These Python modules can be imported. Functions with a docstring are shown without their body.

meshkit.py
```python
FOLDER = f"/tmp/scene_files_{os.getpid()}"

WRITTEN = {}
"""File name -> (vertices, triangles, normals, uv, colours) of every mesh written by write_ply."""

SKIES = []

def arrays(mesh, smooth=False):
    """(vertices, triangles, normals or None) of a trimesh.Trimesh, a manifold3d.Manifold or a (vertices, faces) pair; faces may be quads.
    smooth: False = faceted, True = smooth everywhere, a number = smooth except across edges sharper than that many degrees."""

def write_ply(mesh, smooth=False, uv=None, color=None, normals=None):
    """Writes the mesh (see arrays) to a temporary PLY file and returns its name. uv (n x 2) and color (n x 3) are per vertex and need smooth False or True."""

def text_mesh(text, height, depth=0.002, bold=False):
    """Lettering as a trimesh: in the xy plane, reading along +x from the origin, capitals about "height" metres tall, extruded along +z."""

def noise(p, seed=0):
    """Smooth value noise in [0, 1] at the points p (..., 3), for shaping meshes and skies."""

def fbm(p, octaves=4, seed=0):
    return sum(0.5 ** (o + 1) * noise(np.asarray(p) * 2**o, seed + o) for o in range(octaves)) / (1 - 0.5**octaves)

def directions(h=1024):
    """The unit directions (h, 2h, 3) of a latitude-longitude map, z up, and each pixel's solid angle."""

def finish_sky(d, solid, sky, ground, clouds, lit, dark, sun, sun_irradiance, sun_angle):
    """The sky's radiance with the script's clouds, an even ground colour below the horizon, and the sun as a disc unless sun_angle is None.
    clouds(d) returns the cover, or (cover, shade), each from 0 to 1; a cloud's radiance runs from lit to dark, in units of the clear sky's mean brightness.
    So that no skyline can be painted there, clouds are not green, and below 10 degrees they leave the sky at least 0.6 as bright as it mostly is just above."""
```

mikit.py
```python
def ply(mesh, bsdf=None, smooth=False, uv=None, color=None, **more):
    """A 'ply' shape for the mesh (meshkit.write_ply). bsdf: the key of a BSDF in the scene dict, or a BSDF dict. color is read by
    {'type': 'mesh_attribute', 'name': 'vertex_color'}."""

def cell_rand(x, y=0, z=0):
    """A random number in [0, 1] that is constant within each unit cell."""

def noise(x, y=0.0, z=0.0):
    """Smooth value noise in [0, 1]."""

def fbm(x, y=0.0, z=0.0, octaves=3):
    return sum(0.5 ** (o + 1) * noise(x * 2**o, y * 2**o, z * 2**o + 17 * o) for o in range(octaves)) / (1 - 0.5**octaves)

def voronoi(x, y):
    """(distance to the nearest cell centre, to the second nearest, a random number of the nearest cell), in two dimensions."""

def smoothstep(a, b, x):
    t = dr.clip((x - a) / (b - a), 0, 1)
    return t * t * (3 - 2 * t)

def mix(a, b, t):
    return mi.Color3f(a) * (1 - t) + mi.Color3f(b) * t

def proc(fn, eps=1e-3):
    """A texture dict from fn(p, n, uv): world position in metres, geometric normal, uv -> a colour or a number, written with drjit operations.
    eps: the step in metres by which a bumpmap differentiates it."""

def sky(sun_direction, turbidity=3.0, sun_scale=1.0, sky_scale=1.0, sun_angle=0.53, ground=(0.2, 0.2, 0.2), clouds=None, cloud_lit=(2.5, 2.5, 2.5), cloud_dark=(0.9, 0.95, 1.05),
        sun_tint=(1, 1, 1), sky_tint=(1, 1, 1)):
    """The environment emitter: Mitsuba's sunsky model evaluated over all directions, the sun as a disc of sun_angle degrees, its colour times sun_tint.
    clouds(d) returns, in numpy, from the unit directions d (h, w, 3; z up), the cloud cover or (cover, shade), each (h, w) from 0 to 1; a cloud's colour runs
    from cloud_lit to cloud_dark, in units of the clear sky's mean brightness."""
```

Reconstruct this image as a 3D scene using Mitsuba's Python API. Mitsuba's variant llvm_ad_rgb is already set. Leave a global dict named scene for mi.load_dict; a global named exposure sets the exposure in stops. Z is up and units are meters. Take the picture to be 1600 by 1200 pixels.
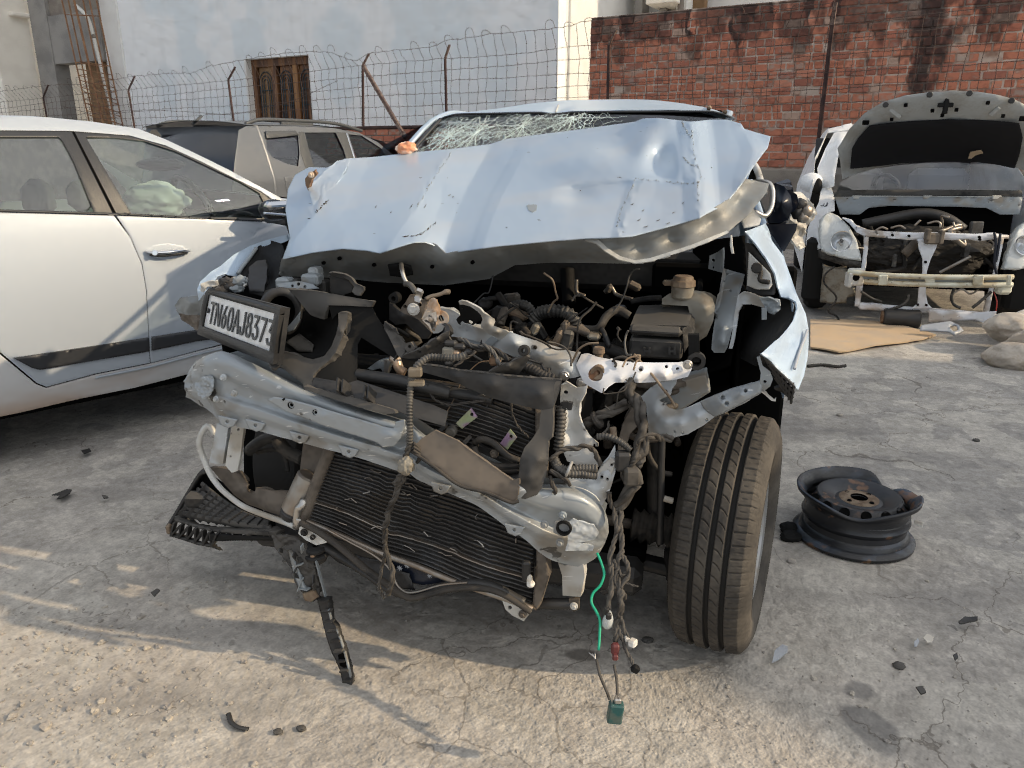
import math, random
import numpy as np, trimesh, drjit as dr, mitsuba as mi, mikit, meshkit
import shapely
from shapely.geometry import Polygon, Point, LineString
from scipy.spatial import Delaunay
from scipy.interpolate import RBFInterpolator, PchipInterpolator
from mikit import noise, fbm, voronoi, smoothstep, mix, cell_rand

rng = np.random.default_rng(7)
random.seed(7)
scene, labels = {}, {}

# ---------------------------------------------------------------- camera, sky, exposure
FOC, PITCH, CAMH = 1200.0, math.atan(365 / 1200), 1.28          # for a picture 1600 x 1200
CAM = np.array([0, 0, CAMH])
T = mi.ScalarTransform4f
scene['camera'] = {
    'type': 'perspective', 'fov': math.degrees(2 * math.atan(800 / FOC)), 'fov_axis': 'x',
    'near_clip': 0.05, 'far_clip': 3000.0,
    'to_world': T().look_at(origin=CAM.tolist(), target=[0, math.cos(PITCH), CAMH - math.sin(PITCH)], up=[0, 0, 1])}
SUN = np.array([1.9, -0.5, 1.0])


def cloud_cover(d):
    q = d[..., :2] / np.maximum(d[..., 2:3] + 0.12, 0.05)
    p3 = np.concatenate([q * np.array([0.9, 1.6]), np.zeros_like(q[..., :1])], -1)
    c = meshkit.fbm(p3 + 3.7, 5, 3)
    k = np.clip((c - 0.36) / 0.3, 0, 1)
    glare = np.clip((d @ (SUN / np.linalg.norm(SUN)) + 0.1) / 1.1, 0, 1)        # thin high cloud, brighter towards the sun
    return 0.42 + 0.5 * k * k * (3 - 2 * k), np.clip(1 - 0.9 * glare**1.5 - 0.35 * k + 0.25 * np.clip((c - 0.55) / 0.2, 0, 1), 0, 1)


scene['sky'] = mikit.sky(SUN, turbidity=4, sun_scale=0.58, sky_scale=1.0, sun_angle=0.7, clouds=cloud_cover,
                         cloud_lit=(3.6, 3.5, 3.4), cloud_dark=(1.25, 1.32, 1.42), sun_tint=(0.97, 0.99, 1.02))
exposure = 2.3

# ---------------------------------------------------------------- frames: where a thing stands


class Frame:
    """Upright frame of a thing: r = to its right, a = away, both level; O on the ground."""

    def __init__(s, O, yaw):
        s.O = np.array([O[0], O[1], 0.0])
        s.a = np.array([math.sin(yaw), math.cos(yaw), 0])
        s.r = np.array([math.cos(yaw), -math.sin(yaw), 0])

    def w(s, u, d, z):
        u, d, z = np.broadcast_arrays(*(np.asarray(q, float) for q in (u, d, z)))
        return s.O + u[..., None] * s.r + d[..., None] * s.a + z[..., None] * np.array([0, 0, 1.0])

    def loc(s, P):
        P = np.asarray(P, float)
        return (P - s.O) @ s.r, (P - s.O) @ s.a, P[..., 2]

    def at(s, x, y, d):
        """The point at depth d of this frame that the sight line of a picture point meets."""
        x, y, d = np.broadcast_arrays(*(np.asarray(q, float) for q in (x, y, d)))
        D = sight(x, y)
        t = (d - (CAM - s.O) @ s.a) / (D @ s.a)
        return CAM + t[..., None] * D


def sight(x, y):
    X, Y = (np.asarray(x, float) - 800) / FOC, (600 - np.asarray(y, float)) / FOC
    c, q = math.cos(PITCH), math.sin(PITCH)
    return np.stack([X, c + Y * q, -q + Y * c], -1)


def ground_at(x, y, z=0.0):
    D = sight(x, y)
    return CAM + ((z - CAMH) / D[..., 2])[..., None] * D


CAR = Frame((-.227, 1.5625), math.radians(14))
WALL = Frame((1.13, 12.02), math.radians(29.5))
ZOOM = dict(A=(250, 380, 3.529), B=(600, 420, 3.529), C=(900, 350, 3.4275), D=(250, 620, 2.5), E=(550, 680, 2.553), F=(980, 620, 2.727),
            G=(420, 130, 3.636), H=(820, 130, 3.478), I=(1230, 280, 4.324), J=(600, 440, 7.273), K=(860, 600, 3.333), L=(0, 0, 3.478),
            M=(240, 0, 3.478), N=(0, 320, 3.333), Q=(1200, 130, 2.927), R=(0, 0, 6.0), S=(1250, 0, 4.571), U=(0, 0, 1.0))


def Z(k, pts):
    x0, y0, f = ZOOM[k]
    return [(x0 + p[0] / f, y0 + p[1] / f) + tuple(p[2:]) for p in pts]


# ---------------------------------------------------------------- mesh helpers
def dens(poly, step, closed=True):
    poly = [np.asarray(p, float) for p in poly]
    out = []
    n = len(poly)
    for i in range(n if closed else n - 1):
        a, b = poly[i], poly[(i + 1) % n]
        k = max(1, int(math.ceil(np.hypot(*(b - a)[:2]) / step)))
        out += [a + (b - a) * j / k for j in range(k)]
    if not closed:
        out.append(poly[-1])
    return np.array(out)


def tri_area(poly, step):
    """Triangles of a shapely polygon, with points inside at spacing step."""
    rings = [np.array(poly.exterior.coords)[:-1]] + [np.array(h.coords)[:-1] for h in poly.interiors]
    B = np.vstack([dens(r, step) for r in rings])
    x0, y0, x1, y1 = poly.bounds
    gx, gy = np.meshgrid(np.arange(x0 + step / 2, x1, step), np.arange(y0 + step / 2, y1, step * .87))
    gx = gx + (np.arange(gx.shape[0])[:, None] % 2) * step / 2
    G = np.stack([gx.ravel(), gy.ravel()], -1)
    inner = poly.buffer(-step * .45)
    if len(G) and not inner.is_empty:
        G = G[shapely.contains_xy(inner, G[:, 0], G[:, 1])]
    else:
        G = np.zeros((0, 2))
    P = np.vstack([B, G])
    P = P + np.random.default_rng(1).normal(0, step * 1e-4, P.shape)
    F = Delaunay(P).simplices
    c = P[F].mean(1)
    F = F[shapely.contains_xy(poly.buffer(step * .01), c[:, 0], c[:, 1])]
    e1, e2 = P[F[:, 1]] - P[F[:, 0]], P[F[:, 2]] - P[F[:, 0]]
    ar = e1[:, 0] * e2[:, 1] - e1[:, 1] * e2[:, 0]
    F = F[np.abs(ar) > step * step * 1e-3]
    ar = ar[np.abs(ar) > step * step * 1e-3]
    F[ar < 0] = F[ar < 0][:, ::-1]
    return P, F


def vnormals(V, F):
    n = np.zeros_like(V)
    fn = np.cross(V[F[:, 1]] - V[F[:, 0]], V[F[:, 2]] - V[F[:, 0]])
    for k in range(3):
        np.add.at(n, F[:, k], fn)
    return n / np.maximum(np.linalg.norm(n, axis=1, keepdims=True), 1e-12)


def shell(V, F, t):
    """A sheet of thickness t: front V, back behind it, rim closed."""
    N = vnormals(V, F)
    n = len(V)
    e = np.vstack([F[:, [0, 1]], F[:, [1, 2]], F[:, [2, 0]]])
    key = np.sort(e, 1)
    _, idx, cnt = np.unique(key, axis=0, return_index=True, return_counts=True)
    b = e[idx[cnt == 1]]
    rim = np.vstack([np.stack([b[:, 1], b[:, 0], b[:, 0] + n], 1), np.stack([b[:, 1], b[:, 0] + n, b[:, 1] + n], 1)])
    return np.vstack([V, V - N * t]), np.vstack([F, F[:, ::-1] + n, rim])


def face_camera(V, F):
    N = vnormals(V, F)
    if np.sum((N * (CAM - V)).sum(1)) < 0:
        F = F[:, ::-1]
    return F


def sheet(pts, fr=None, t=.003, inner=(), holes=(), step=None, nz=0.0, nf=18.0, sfun=None, smooth_it=2, seed=0, sxy=None):
    """A bent sheet-metal part: outline and inner points given as picture point + depth in the frame, thickness t."""
    fr = fr or CAR
    pts = [tuple(p) for p in pts]
    poly = Polygon([p[:2] for p in pts]).buffer(0)
    if poly.geom_type != 'Polygon':
        poly = max(poly.geoms, key=lambda g: g.area)
    for h in holes:
        hp = Point(h[0], h[1]).buffer(h[2], 5) if len(h) == 3 and np.isscalar(h[0]) else Polygon([q[:2] for q in h])
        poly = poly.difference(hp)
    if poly.geom_type != 'Polygon':
        poly = max(poly.geoms, key=lambda g: g.area)
    step = step or float(np.clip(math.sqrt(poly.area) / 9, 1.6, 7))
    P, F = tri_area(poly, step)
    if sxy is not None:
        s = sxy(P)
    elif sfun is None:
        d = dens(pts, max(step * 2, 4))
        cp = np.vstack([d, np.array([list(p) for p in inner]).reshape(-1, 3)])
        _, ui = np.unique(np.round(cp[:, :2], 1), axis=0, return_index=True)
        cp = cp[np.sort(ui)]
        s = RBFInterpolator(cp[:, :2], cp[:, 2], kernel='linear')(P) if np.ptp(cp[:, 2]) > 1e-6 else np.full(len(P), cp[0, 2])
        if smooth_it:
            e = np.vstack([F[:, [0, 1]], F[:, [1, 2]], F[:, [2, 0]]])
            for _ in range(smooth_it):
                acc, c = np.zeros(len(P)), np.zeros(len(P))
                for i, j in ((0, 1), (1, 0)):
                    np.add.at(acc, e[:, i], s[e[:, j]])
                    np.add.at(c, e[:, i], 1)
                s = .5 * s + .5 * acc / np.maximum(c, 1)
    else:
        s = np.zeros(len(P))
        for _ in range(6):
            u, _d, z = fr.loc(fr.at(P[:, 0], P[:, 1], s))
            s = sfun(u, z)
    V = fr.at(P[:, 0], P[:, 1], s)
    if nz:
        V = V + fr.a * (meshkit.fbm(V * nf + seed, 3, seed) - .5)[:, None] * 2 * nz
    F = face_camera(V, F)
    return shell(V, F, t) if t else (V, F)


def grid_mesh(G):
    """G (m, n, 3) -> vertices, triangles."""
    m, n = G.shape[:2]
    i, j = np.meshgrid(np.arange(m - 1), np.arange(n - 1), indexing='ij')
    a = (i * n + j).ravel()
    F = np.vstack([np.stack([a, a + 1, a + n + 1], 1), np.stack([a, a + n + 1, a + n], 1)])
    return G.reshape(-1, 3), F


def spline(pts, n=None, step=None):
    """Smooth curve through the points."""
    p = np.asarray(pts, float)
    L = np.concatenate([[0], np.cumsum(np.linalg.norm(np.diff(p, axis=0), axis=1))])
    keep = np.concatenate([[True], np.diff(L) > 1e-9])
    p, L = p[keep], L[keep]
    n = n or max(2, int(L[-1] / step) + 1)
    q = np.linspace(0, L[-1], n)
    if len(p) == 2:
        return p[0] + (p[1] - p[0]) * (q / L[-1])[:, None]
    # Catmull-Rom (chord length)
    ext = np.vstack([2 * p[0] - p[1], p, 2 * p[-1] - p[-2]])
    Lx = np.concatenate([[-(L[1])], L, [2 * L[-1] - L[-2]]])
    k = np.clip(np.searchsorted(L, q, side='right') - 1, 0, len(p) - 2)
    t0, t1, t2, t3 = Lx[k], Lx[k + 1], Lx[k + 2], Lx[k + 3]
    p0, p1, p2, p3 = ext[k], ext[k + 1], ext[k + 2], ext[k + 3]
    h = (t2 - t1)
    m1 = ((p2 - p0) / (t2 - t0)[:, None]) * h[:, None]
    m2 = ((p3 - p1) / (t3 - t1)[:, None]) * h[:, None]
    x = ((q - t1) / h)[:, None]
    return (2 * x**3 - 3 * x**2 + 1) * p1 + (x**3 - 2 * x**2 + x) * m1 + (-2 * x**3 + 3 * x**2) * p2 + (x**3 - x**2) * m2


def tube(p, r, sides=8, cap=True, flat=1.0):
    p = np.asarray(p, float)
    n = len(p)
    r = np.broadcast_to(np.asarray(r, float), (n,))
    tg = np.gradient(p, axis=0)
    tg /= np.linalg.norm(tg, axis=1, keepdims=True) + 1e-12
    a = np.cross(tg[0], [0, 0, 1.0] if abs(tg[0, 2]) < .9 else [1.0, 0, 0])
    a /= np.linalg.norm(a)
    A = np.zeros_like(p)
    for i in range(n):
        a = a - tg[i] * (a @ tg[i])
        a /= np.linalg.norm(a) + 1e-12
        A[i] = a
    B = np.cross(tg, A)
    th = np.arange(sides) * 2 * math.pi / sides
    G = p[:, None] + r[:, None, None] * (np.cos(th)[None, :, None] * A[:, None] + flat * np.sin(th)[None, :, None] * B[:, None])
    i, j = np.meshgrid(np.arange(n - 1), np.arange(sides), indexing='ij')
    q = [i * sides + j, i * sides + (j + 1) % sides, (i + 1) * sides + (j + 1) % sides, (i + 1) * sides + j]
    F = np.vstack([np.stack([q[0], q[1], q[2]], -1).reshape(-1, 3), np.stack([q[0], q[2], q[3]], -1).reshape(-1, 3)])
    V = G.reshape(-1, 3)
    if cap:
        V = np.vstack([V, p[:1], p[-1:]])
        k = np.arange(sides)
        F = np.vstack([F, np.stack([k * 0 + n * sides, (k + 1) % sides, k], 1),
                       np.stack([k * 0 + n * sides + 1, (n - 1) * sides + k, (n - 1) * sides + (k + 1) % sides], 1)])
    return V, F


def hose(p, r, pitch=.006, sides=10, amp=.16):
    """Corrugated conduit along the curve."""
    c = spline(p, step=pitch / 3)
    k = np.arange(len(c)) % 3
    return tube(c, r * np.where(k == 0, 1 + amp, np.where(k == 1, 1 - amp * .3, 1 - amp)), sides)


def taped(p, r, sides=6, step=.006, amp=.14, seed=0):
    """A loom: strands laid round each other, loosely taped."""
    c = spline(p, step=max(step, .004))
    n = len(c)
    if n < 4:
        return tube(c, r, sides)
    q = np.stack([np.arange(n) * .30, np.full(n, seed * 1.7), np.zeros(n)], 1)
    c = c + (np.stack([meshkit.noise(q + 31 * k, 5) for k in range(3)], 1) - .5) * r * .9
    tg = np.gradient(c, axis=0)
    tg /= np.linalg.norm(tg, axis=1, keepdims=True) + 1e-12
    A = np.cross(tg, [.31, .17, .93])
    A /= np.linalg.norm(A, axis=1, keepdims=True) + 1e-9
    B = np.cross(tg, A)
    out, m = [], 3 if r > .004 else 2
    L = np.arange(n) * step
    for k in range(m):
        ph = L / (r * 9) * 2 * math.pi + k * 2 * math.pi / m + 2.5 * meshkit.noise(q * .6 + 7 * k, 3)
        off = r * .46 * (np.cos(ph)[:, None] * A + np.sin(ph)[:, None] * B)
        w = r * .56 * (1 + 2 * amp * (meshkit.noise(q * 2 + 13 * k, 2) - .5))
        out.append(tube(c + off, w, sides))
    return cat(*out)


def cat(*ms):
    V, F, o = [], [], 0
    for m in ms:
        v, f = (np.asarray(m.vertices), np.asarray(m.faces)) if hasattr(m, 'vertices') else m
        V.append(v)
        F.append(np.asarray(f) + o)
        o += len(v)
    return np.vstack(V), np.vstack(F)


def box(c, size, bev=0.0, R=None):
    """Chamfered box."""
    h = np.asarray(size, float) / 2
    b = min(bev, h.min() * .8)
    if b > 0:
        pts = []
        for sx in (-1, 1):
            for sy in (-1, 1):
                for sz in (-1, 1):
                    sg = np.array([sx, sy, sz])
                    for k in range(3):
                        q = h - b
                        q[k] = h[k]
                        pts.append(sg * q)
        m = trimesh.convex.convex_hull(np.array(pts))
        V, F = np.array(m.vertices), np.array(m.faces)
    else:
        m = trimesh.creation.box(size)
        V, F = np.array(m.vertices), np.array(m.faces)
    if R is not None:
        V = V @ np.asarray(R).T
    return V + np.asarray(c, float), F


def fbox(fr, u, d, z, bev=0.0, rot=0.0):
    """Box in a frame from ranges (u0,u1),(d0,d1),(z0,z1)."""
    c = np.array([sum(u) / 2, sum(d) / 2, sum(z) / 2])
    V, F = box((0, 0, 0), (u[1] - u[0], d[1] - d[0], z[1] - z[0]), bev)
    if rot:
        cr, sr = math.cos(rot), math.sin(rot)
        V = np.stack([V[:, 0] * cr - V[:, 1] * sr, V[:, 0] * sr + V[:, 1] * cr, V[:, 2]], 1)
    V = V + c
    W = fr.w(V[:, 0], V[:, 1], V[:, 2])
    return W, F[:, ::-1] if np.dot(np.cross(fr.r, fr.a), [0, 0, 1]) < 0 else F


def bar(p, q, w, h, up=(0, 0, 1), bev=0.0):
    """Straight bar of section w x h from p to q."""
    p, q = np.asarray(p, float), np.asarray(q, float)
    x = q - p
    L = np.linalg.norm(x)
    x = x / L
    up = np.asarray(up, float)
    y = np.cross(up, x)
    if np.linalg.norm(y) < 1e-6:
        y = np.cross([1, 0, 0.0], x)
    y /= np.linalg.norm(y)
    z = np.cross(x, y)
    V, F = box((0, 0, 0), (L, w, h), bev)
    return (p + q) / 2 + V @ np.stack([x, y, z]), F


def lathe(prof, n=48, axis=(0, 0, 1), c=(0, 0, 0), closed=False, warp=None):
    """Revolve profile [(radius, height)...] about the axis."""
    prof = np.asarray(prof, float)
    th = np.arange(n) * 2 * math.pi / n
    m = len(prof)
    V = np.stack([prof[:, None, 0] * np.cos(th), prof[:, None, 0] * np.sin(th), np.repeat(prof[:, 1:2], n, 1)], -1)
    if warp is not None:
        V = warp(V)
    V = V.reshape(-1, 3)
    mm = m if closed else m - 1
    i, j = np.meshgrid(np.arange(mm), np.arange(n), indexing='ij')
    a, b, cc, d = i * n + j, i * n + (j + 1) % n, ((i + 1) % m) * n + (j + 1) % n, ((i + 1) % m) * n + j
    F = np.vstack([np.stack([a, b, cc], -1).reshape(-1, 3), np.stack([a, cc, d], -1).reshape(-1, 3)])
    z = np.asarray(axis, float)
    z = z / np.linalg.norm(z)
    x = np.cross([0, 0, 1.0], z) if abs(z[2]) < .99 else np.array([1.0, 0, 0])
    x /= np.linalg.norm(x)
    y = np.cross(z, x)
    return V @ np.stack([x, y, z]) + np.asarray(c, float), F


def rod(p, q, r, n=14, bev=.15):
    """Short cylinder with softened ends."""
    p, q = np.asarray(p, float), np.asarray(q, float)
    L = np.linalg.norm(q - p)
    b = min(r * bev, L * .3)
    return lathe([(1e-5, 0), (r - b, 0), (r, b), (r, L - b), (r - b, L), (1e-5, L)], n, q - p, p)


def lumpy(c, rad, amp=.2, f=3.0, seed=0, sub=3):
    m = trimesh.creation.icosphere(sub)
    V = np.array(m.vertices)
    V = V * (1 + amp * (meshkit.fbm(V * f + seed * 7.1, 3, seed) * 2 - 1))[:, None]
    return V * np.asarray(rad) + np.asarray(c), np.array(m.faces)


# ---------------------------------------------------------------- adding things
def key_for(base):
    if base not in scene and base not in labels:
        return base
    i = 1
    while f'{base}_{i:03d}' in scene or f'{base}_{i:03d}' in labels:
        i += 1
    return f'{base}_{i:03d}'


def thing(base, label, category, group=None, kind=None):
    k = key_for(base)
    labels[k] = {'label': label, 'category': category}
    if group:
        labels[k]['group'] = group
    if kind:
        labels[k]['kind'] = kind
    return k


def part(parent, base, mesh, mat, smooth=35, label=None, kind=None):
    k = key_for(f'{parent}__{base}')
    scene[k] = mikit.ply(mesh, mat, smooth=smooth)
    if label or kind:
        labels[k] = {**({'label': label} if label else {}), **({'kind': kind} if kind else {})}
    return k


def solid(base, mesh, mat, label, category, smooth=35, group=None, kind=None):
    k = thing(base, label, category, group, kind)
    scene[k] = mikit.ply(mesh, mat, smooth=smooth)
    return k


def structure(base, mesh, mat, smooth=False, label=None):
    scene[base] = mikit.ply(mesh, mat, smooth=smooth)
    labels[base] = {'kind': 'structure', **({'label': label} if label else {})}
    return base
# ---------------------------------------------------------------- materials


def mat(name, base=(.5, .5, .5), rough=.5, metallic=0.0, coat=0.0, spec=.5, fn=None, bump=None, rough_fn=None, coat_gloss=.92, eps=2e-3, **more):
    b = {'type': 'principled', 'base_color': mikit.proc(fn) if fn else {'type': 'rgb', 'value': list(base)},
         'roughness': mikit.proc(rough_fn) if rough_fn else float(rough), 'metallic': float(metallic), 'specular': float(spec), **more}
    if coat:
        b['clearcoat'] = float(coat)
        b['clearcoat_gloss'] = float(coat_gloss)
    if bump:
        b = {'type': 'bumpmap', 'nested': b, 'tex': mikit.proc(bump, eps), 'scale': 1.0}
    scene[name] = {'type': 'twosided', 'bsdf': b}


def dusty(base, dust, freq=14.0, amount=.6, up=.5, fine=90.0):
    """Base colour with dust in patches, more on what faces up."""
    def fn(p, n, uv):
        m = fbm(p.x * freq, p.y * freq, p.z * freq, 3)
        g = noise(p.x * fine, p.y * fine, p.z * fine)
        k = smoothstep(.35, .75, m + up * dr.maximum(n.z, 0) * .5 + (g - .5) * .25) * amount
        return mix(base, dust, k)
    return fn


def scuffed(base, dirt, bare, freq=9.0):
    """Painted sheet with streaks of dirt and scratches down to a paler layer."""
    def fn(p, n, uv):
        m = fbm(p.x * freq, p.y * freq, p.z * freq, 4)
        s = noise(p.x * 25 + p.z * 15, p.y * 25, p.z * 190 - p.x * 60)
        s2 = fbm(p.x * 30, p.y * 30, p.z * 30, 3)
        c = mix(base, dirt, smoothstep(.48, .72, m) * .75)
        c = mix(c, bare, smoothstep(.80, .86, s) * smoothstep(.5, .6, s2) * .8)
        return mix(c, (.03, .028, .025), smoothstep(.70, .76, s2) * smoothstep(.5, .56, m) * .8)
    return fn




def hood_col(p, n, uv):
    m = fbm(p.x * 6, p.y * 6, p.z * 6, 3)
    s = noise(p.x * 60 + p.y * 30, p.y * 12, p.z * 200)
    g = fbm(p.x * 45, p.y * 45, p.z * 45, 2)
    c = mix((.42, .51, .605), (.46, .53, .605), smoothstep(.4, .7, m))
    c = mix(c, (.50, .46, .40), smoothstep(.52, .8, m) * .14)
    return mix(c, (.10, .10, .10), smoothstep(.90, .95, s) * smoothstep(.62, .68, g) * .8)


mat('m_hood', rough=.30, metallic=.4, coat=.8, coat_gloss=.93, fn=hood_col)
mat('m_body_blue', (.42, .52, .63), rough=.33, metallic=.35, coat=.6)
mat('m_inner_paint', rough=.5, metallic=.15, fn=dusty((.20, .215, .22), (.17, .16, .14), 7, .6))
mat('m_beam', rough=.40, metallic=.3, fn=scuffed((.335, .362, .38), (.20, .18, .15), (.62, .63, .63), 12))
mat('m_bracket', rough=.45, metallic=.15, fn=scuffed((.45, .48, .50), (.27, .235, .185), (.66, .67, .68), 13))
mat('m_greymetal', rough=.5, metallic=.2, fn=scuffed((.26, .29, .31), (.22, .18, .13), (.42, .44, .45), 11))
mat('m_ivory', rough=.5, metallic=.05, fn=scuffed((.50, .50, .48), (.28, .24, .18), (.64, .64, .62), 9))
mat('m_brownmetal', rough=.7, fn=dusty((.07, .058, .047), (.15, .125, .10), 12, .8))
mat('m_plastic', rough=.5, fn=dusty((.016, .016, .017), (.082, .078, .072), 11, .28, .9))
mat('m_plastic_dusty', rough=.75, fn=dusty((.022, .021, .020), (.115, .107, .096), 13, .55, 1.2))
mat('m_plastic_dark', (.010, .010, .010), rough=.75, spec=.2)
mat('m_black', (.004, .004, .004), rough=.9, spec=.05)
mat('m_blackgloss', (.012, .012, .014), rough=.12, coat=.5)
mat('m_navy', (.012, .016, .028), rough=.3)
mat('m_rubber', rough=.75, fn=dusty((.014, .014, .014), (.12, .10, .08), 20, .35, .6))
mat('m_tape', rough=.85, fn=dusty((.028, .024, .020), (.125, .114, .100), 30, .55, .5))
mat('m_conduit', rough=.6, fn=dusty((.022, .022, .021), (.155, .143, .125), 26, .55, .8))
mat('m_rust', rough=.85, fn=dusty((.13, .065, .035), (.24, .16, .10), 40, .9, .0))
mat('m_steel', (.52, .5, .47), rough=.34, metallic=.9)
mat('m_alu', rough=.42, metallic=.75, fn=dusty((.36, .34, .31), (.26, .20, .15), 18, .7, .3))
mat('m_fin', rough=.6, metallic=.3, fn=dusty((.035, .03, .026), (.10, .075, .05), 24, .7, .1))
mat('m_goldzinc', rough=.35, metallic=.6, fn=lambda p, n, uv: mix((.45, .52, .30), (.45, .30, .45), smoothstep(.3, .7, noise(p.x * 60, p.y * 60, p.z * 60))))
mat('m_gold', rough=.4, metallic=.5, fn=dusty((.62, .52, .42), (.45, .25, .12), 30, .8, 0))
mat('m_chrome', (.72, .73, .75), rough=.12, metallic=1.0)
mat('m_green', (.01, .36, .20), rough=.45)
mat('m_darkgreen', rough=.5, fn=dusty((.012, .075, .075), (.15, .13, .10), 60, .35, .3))
mat('m_maroon', (.12, .03, .03), rough=.5)
mat('m_whiteplastic', rough=.5, fn=dusty((.68, .67, .63), (.42, .34, .24), 40, .5, .4))
mat('m_reservoir', rough=.55, fn=dusty((.24, .225, .19), (.13, .10, .065), 16, .8, .2))
mat('m_capbrown', rough=.7, fn=dusty((.15, .105, .07), (.26, .20, .14), 40, .8, .4))
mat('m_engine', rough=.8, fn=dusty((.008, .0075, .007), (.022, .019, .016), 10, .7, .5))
mat('m_engine_alu', rough=.55, metallic=.5, fn=dusty((.10, .10, .10), (.05, .045, .04), 16, .8, .4))
mat('m_plate_white', rough=.22, metallic=.1, coat=.4, fn=dusty((.74, .76, .78), (.50, .50, .47), 30, .5, .0))
mat('m_letter', (.06, .065, .07), rough=.4)
scene['m_glass_mid'] = {'type': 'thindielectric', 'int_ior': 1.52, 'specular_transmittance': {'type': 'rgb', 'value': [.38, .42, .44]}}
scene['m_glass_soft'] = {'type': 'thindielectric', 'int_ior': 1.7, 'specular_transmittance': {'type': 'rgb', 'value': [.46, .54, .50]}}


def tyre_col(p, n, uv):
    m = fbm(p.x * 11, p.y * 11, p.z * 11, 3)
    g = noise(p.x * 150, p.y * 150, p.z * 150)
    return mix((.035, .031, .027), (.088, .077, .063), smoothstep(.30, .78, m + (g - .5) * .2) * .8)


mat('m_tyre', rough=.8, fn=tyre_col)
mat('m_tyre_dark', (.018, .017, .016), rough=.85)
mat('m_rimgrey', rough=.4, metallic=.6, fn=dusty((.30, .31, .32), (.24, .21, .17), 18, .7, .3))


def rim_col(p, n, uv):
    m = fbm(p.x * 14, p.y * 14, p.z * 14, 4)
    g = fbm(p.x * 60, p.y * 60, p.z * 60, 2)
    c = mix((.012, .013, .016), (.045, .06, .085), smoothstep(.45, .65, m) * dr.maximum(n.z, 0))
    return mix(c, (.17, .085, .04), smoothstep(.60, .70, m * .7 + g * .3) * .7)


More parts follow.
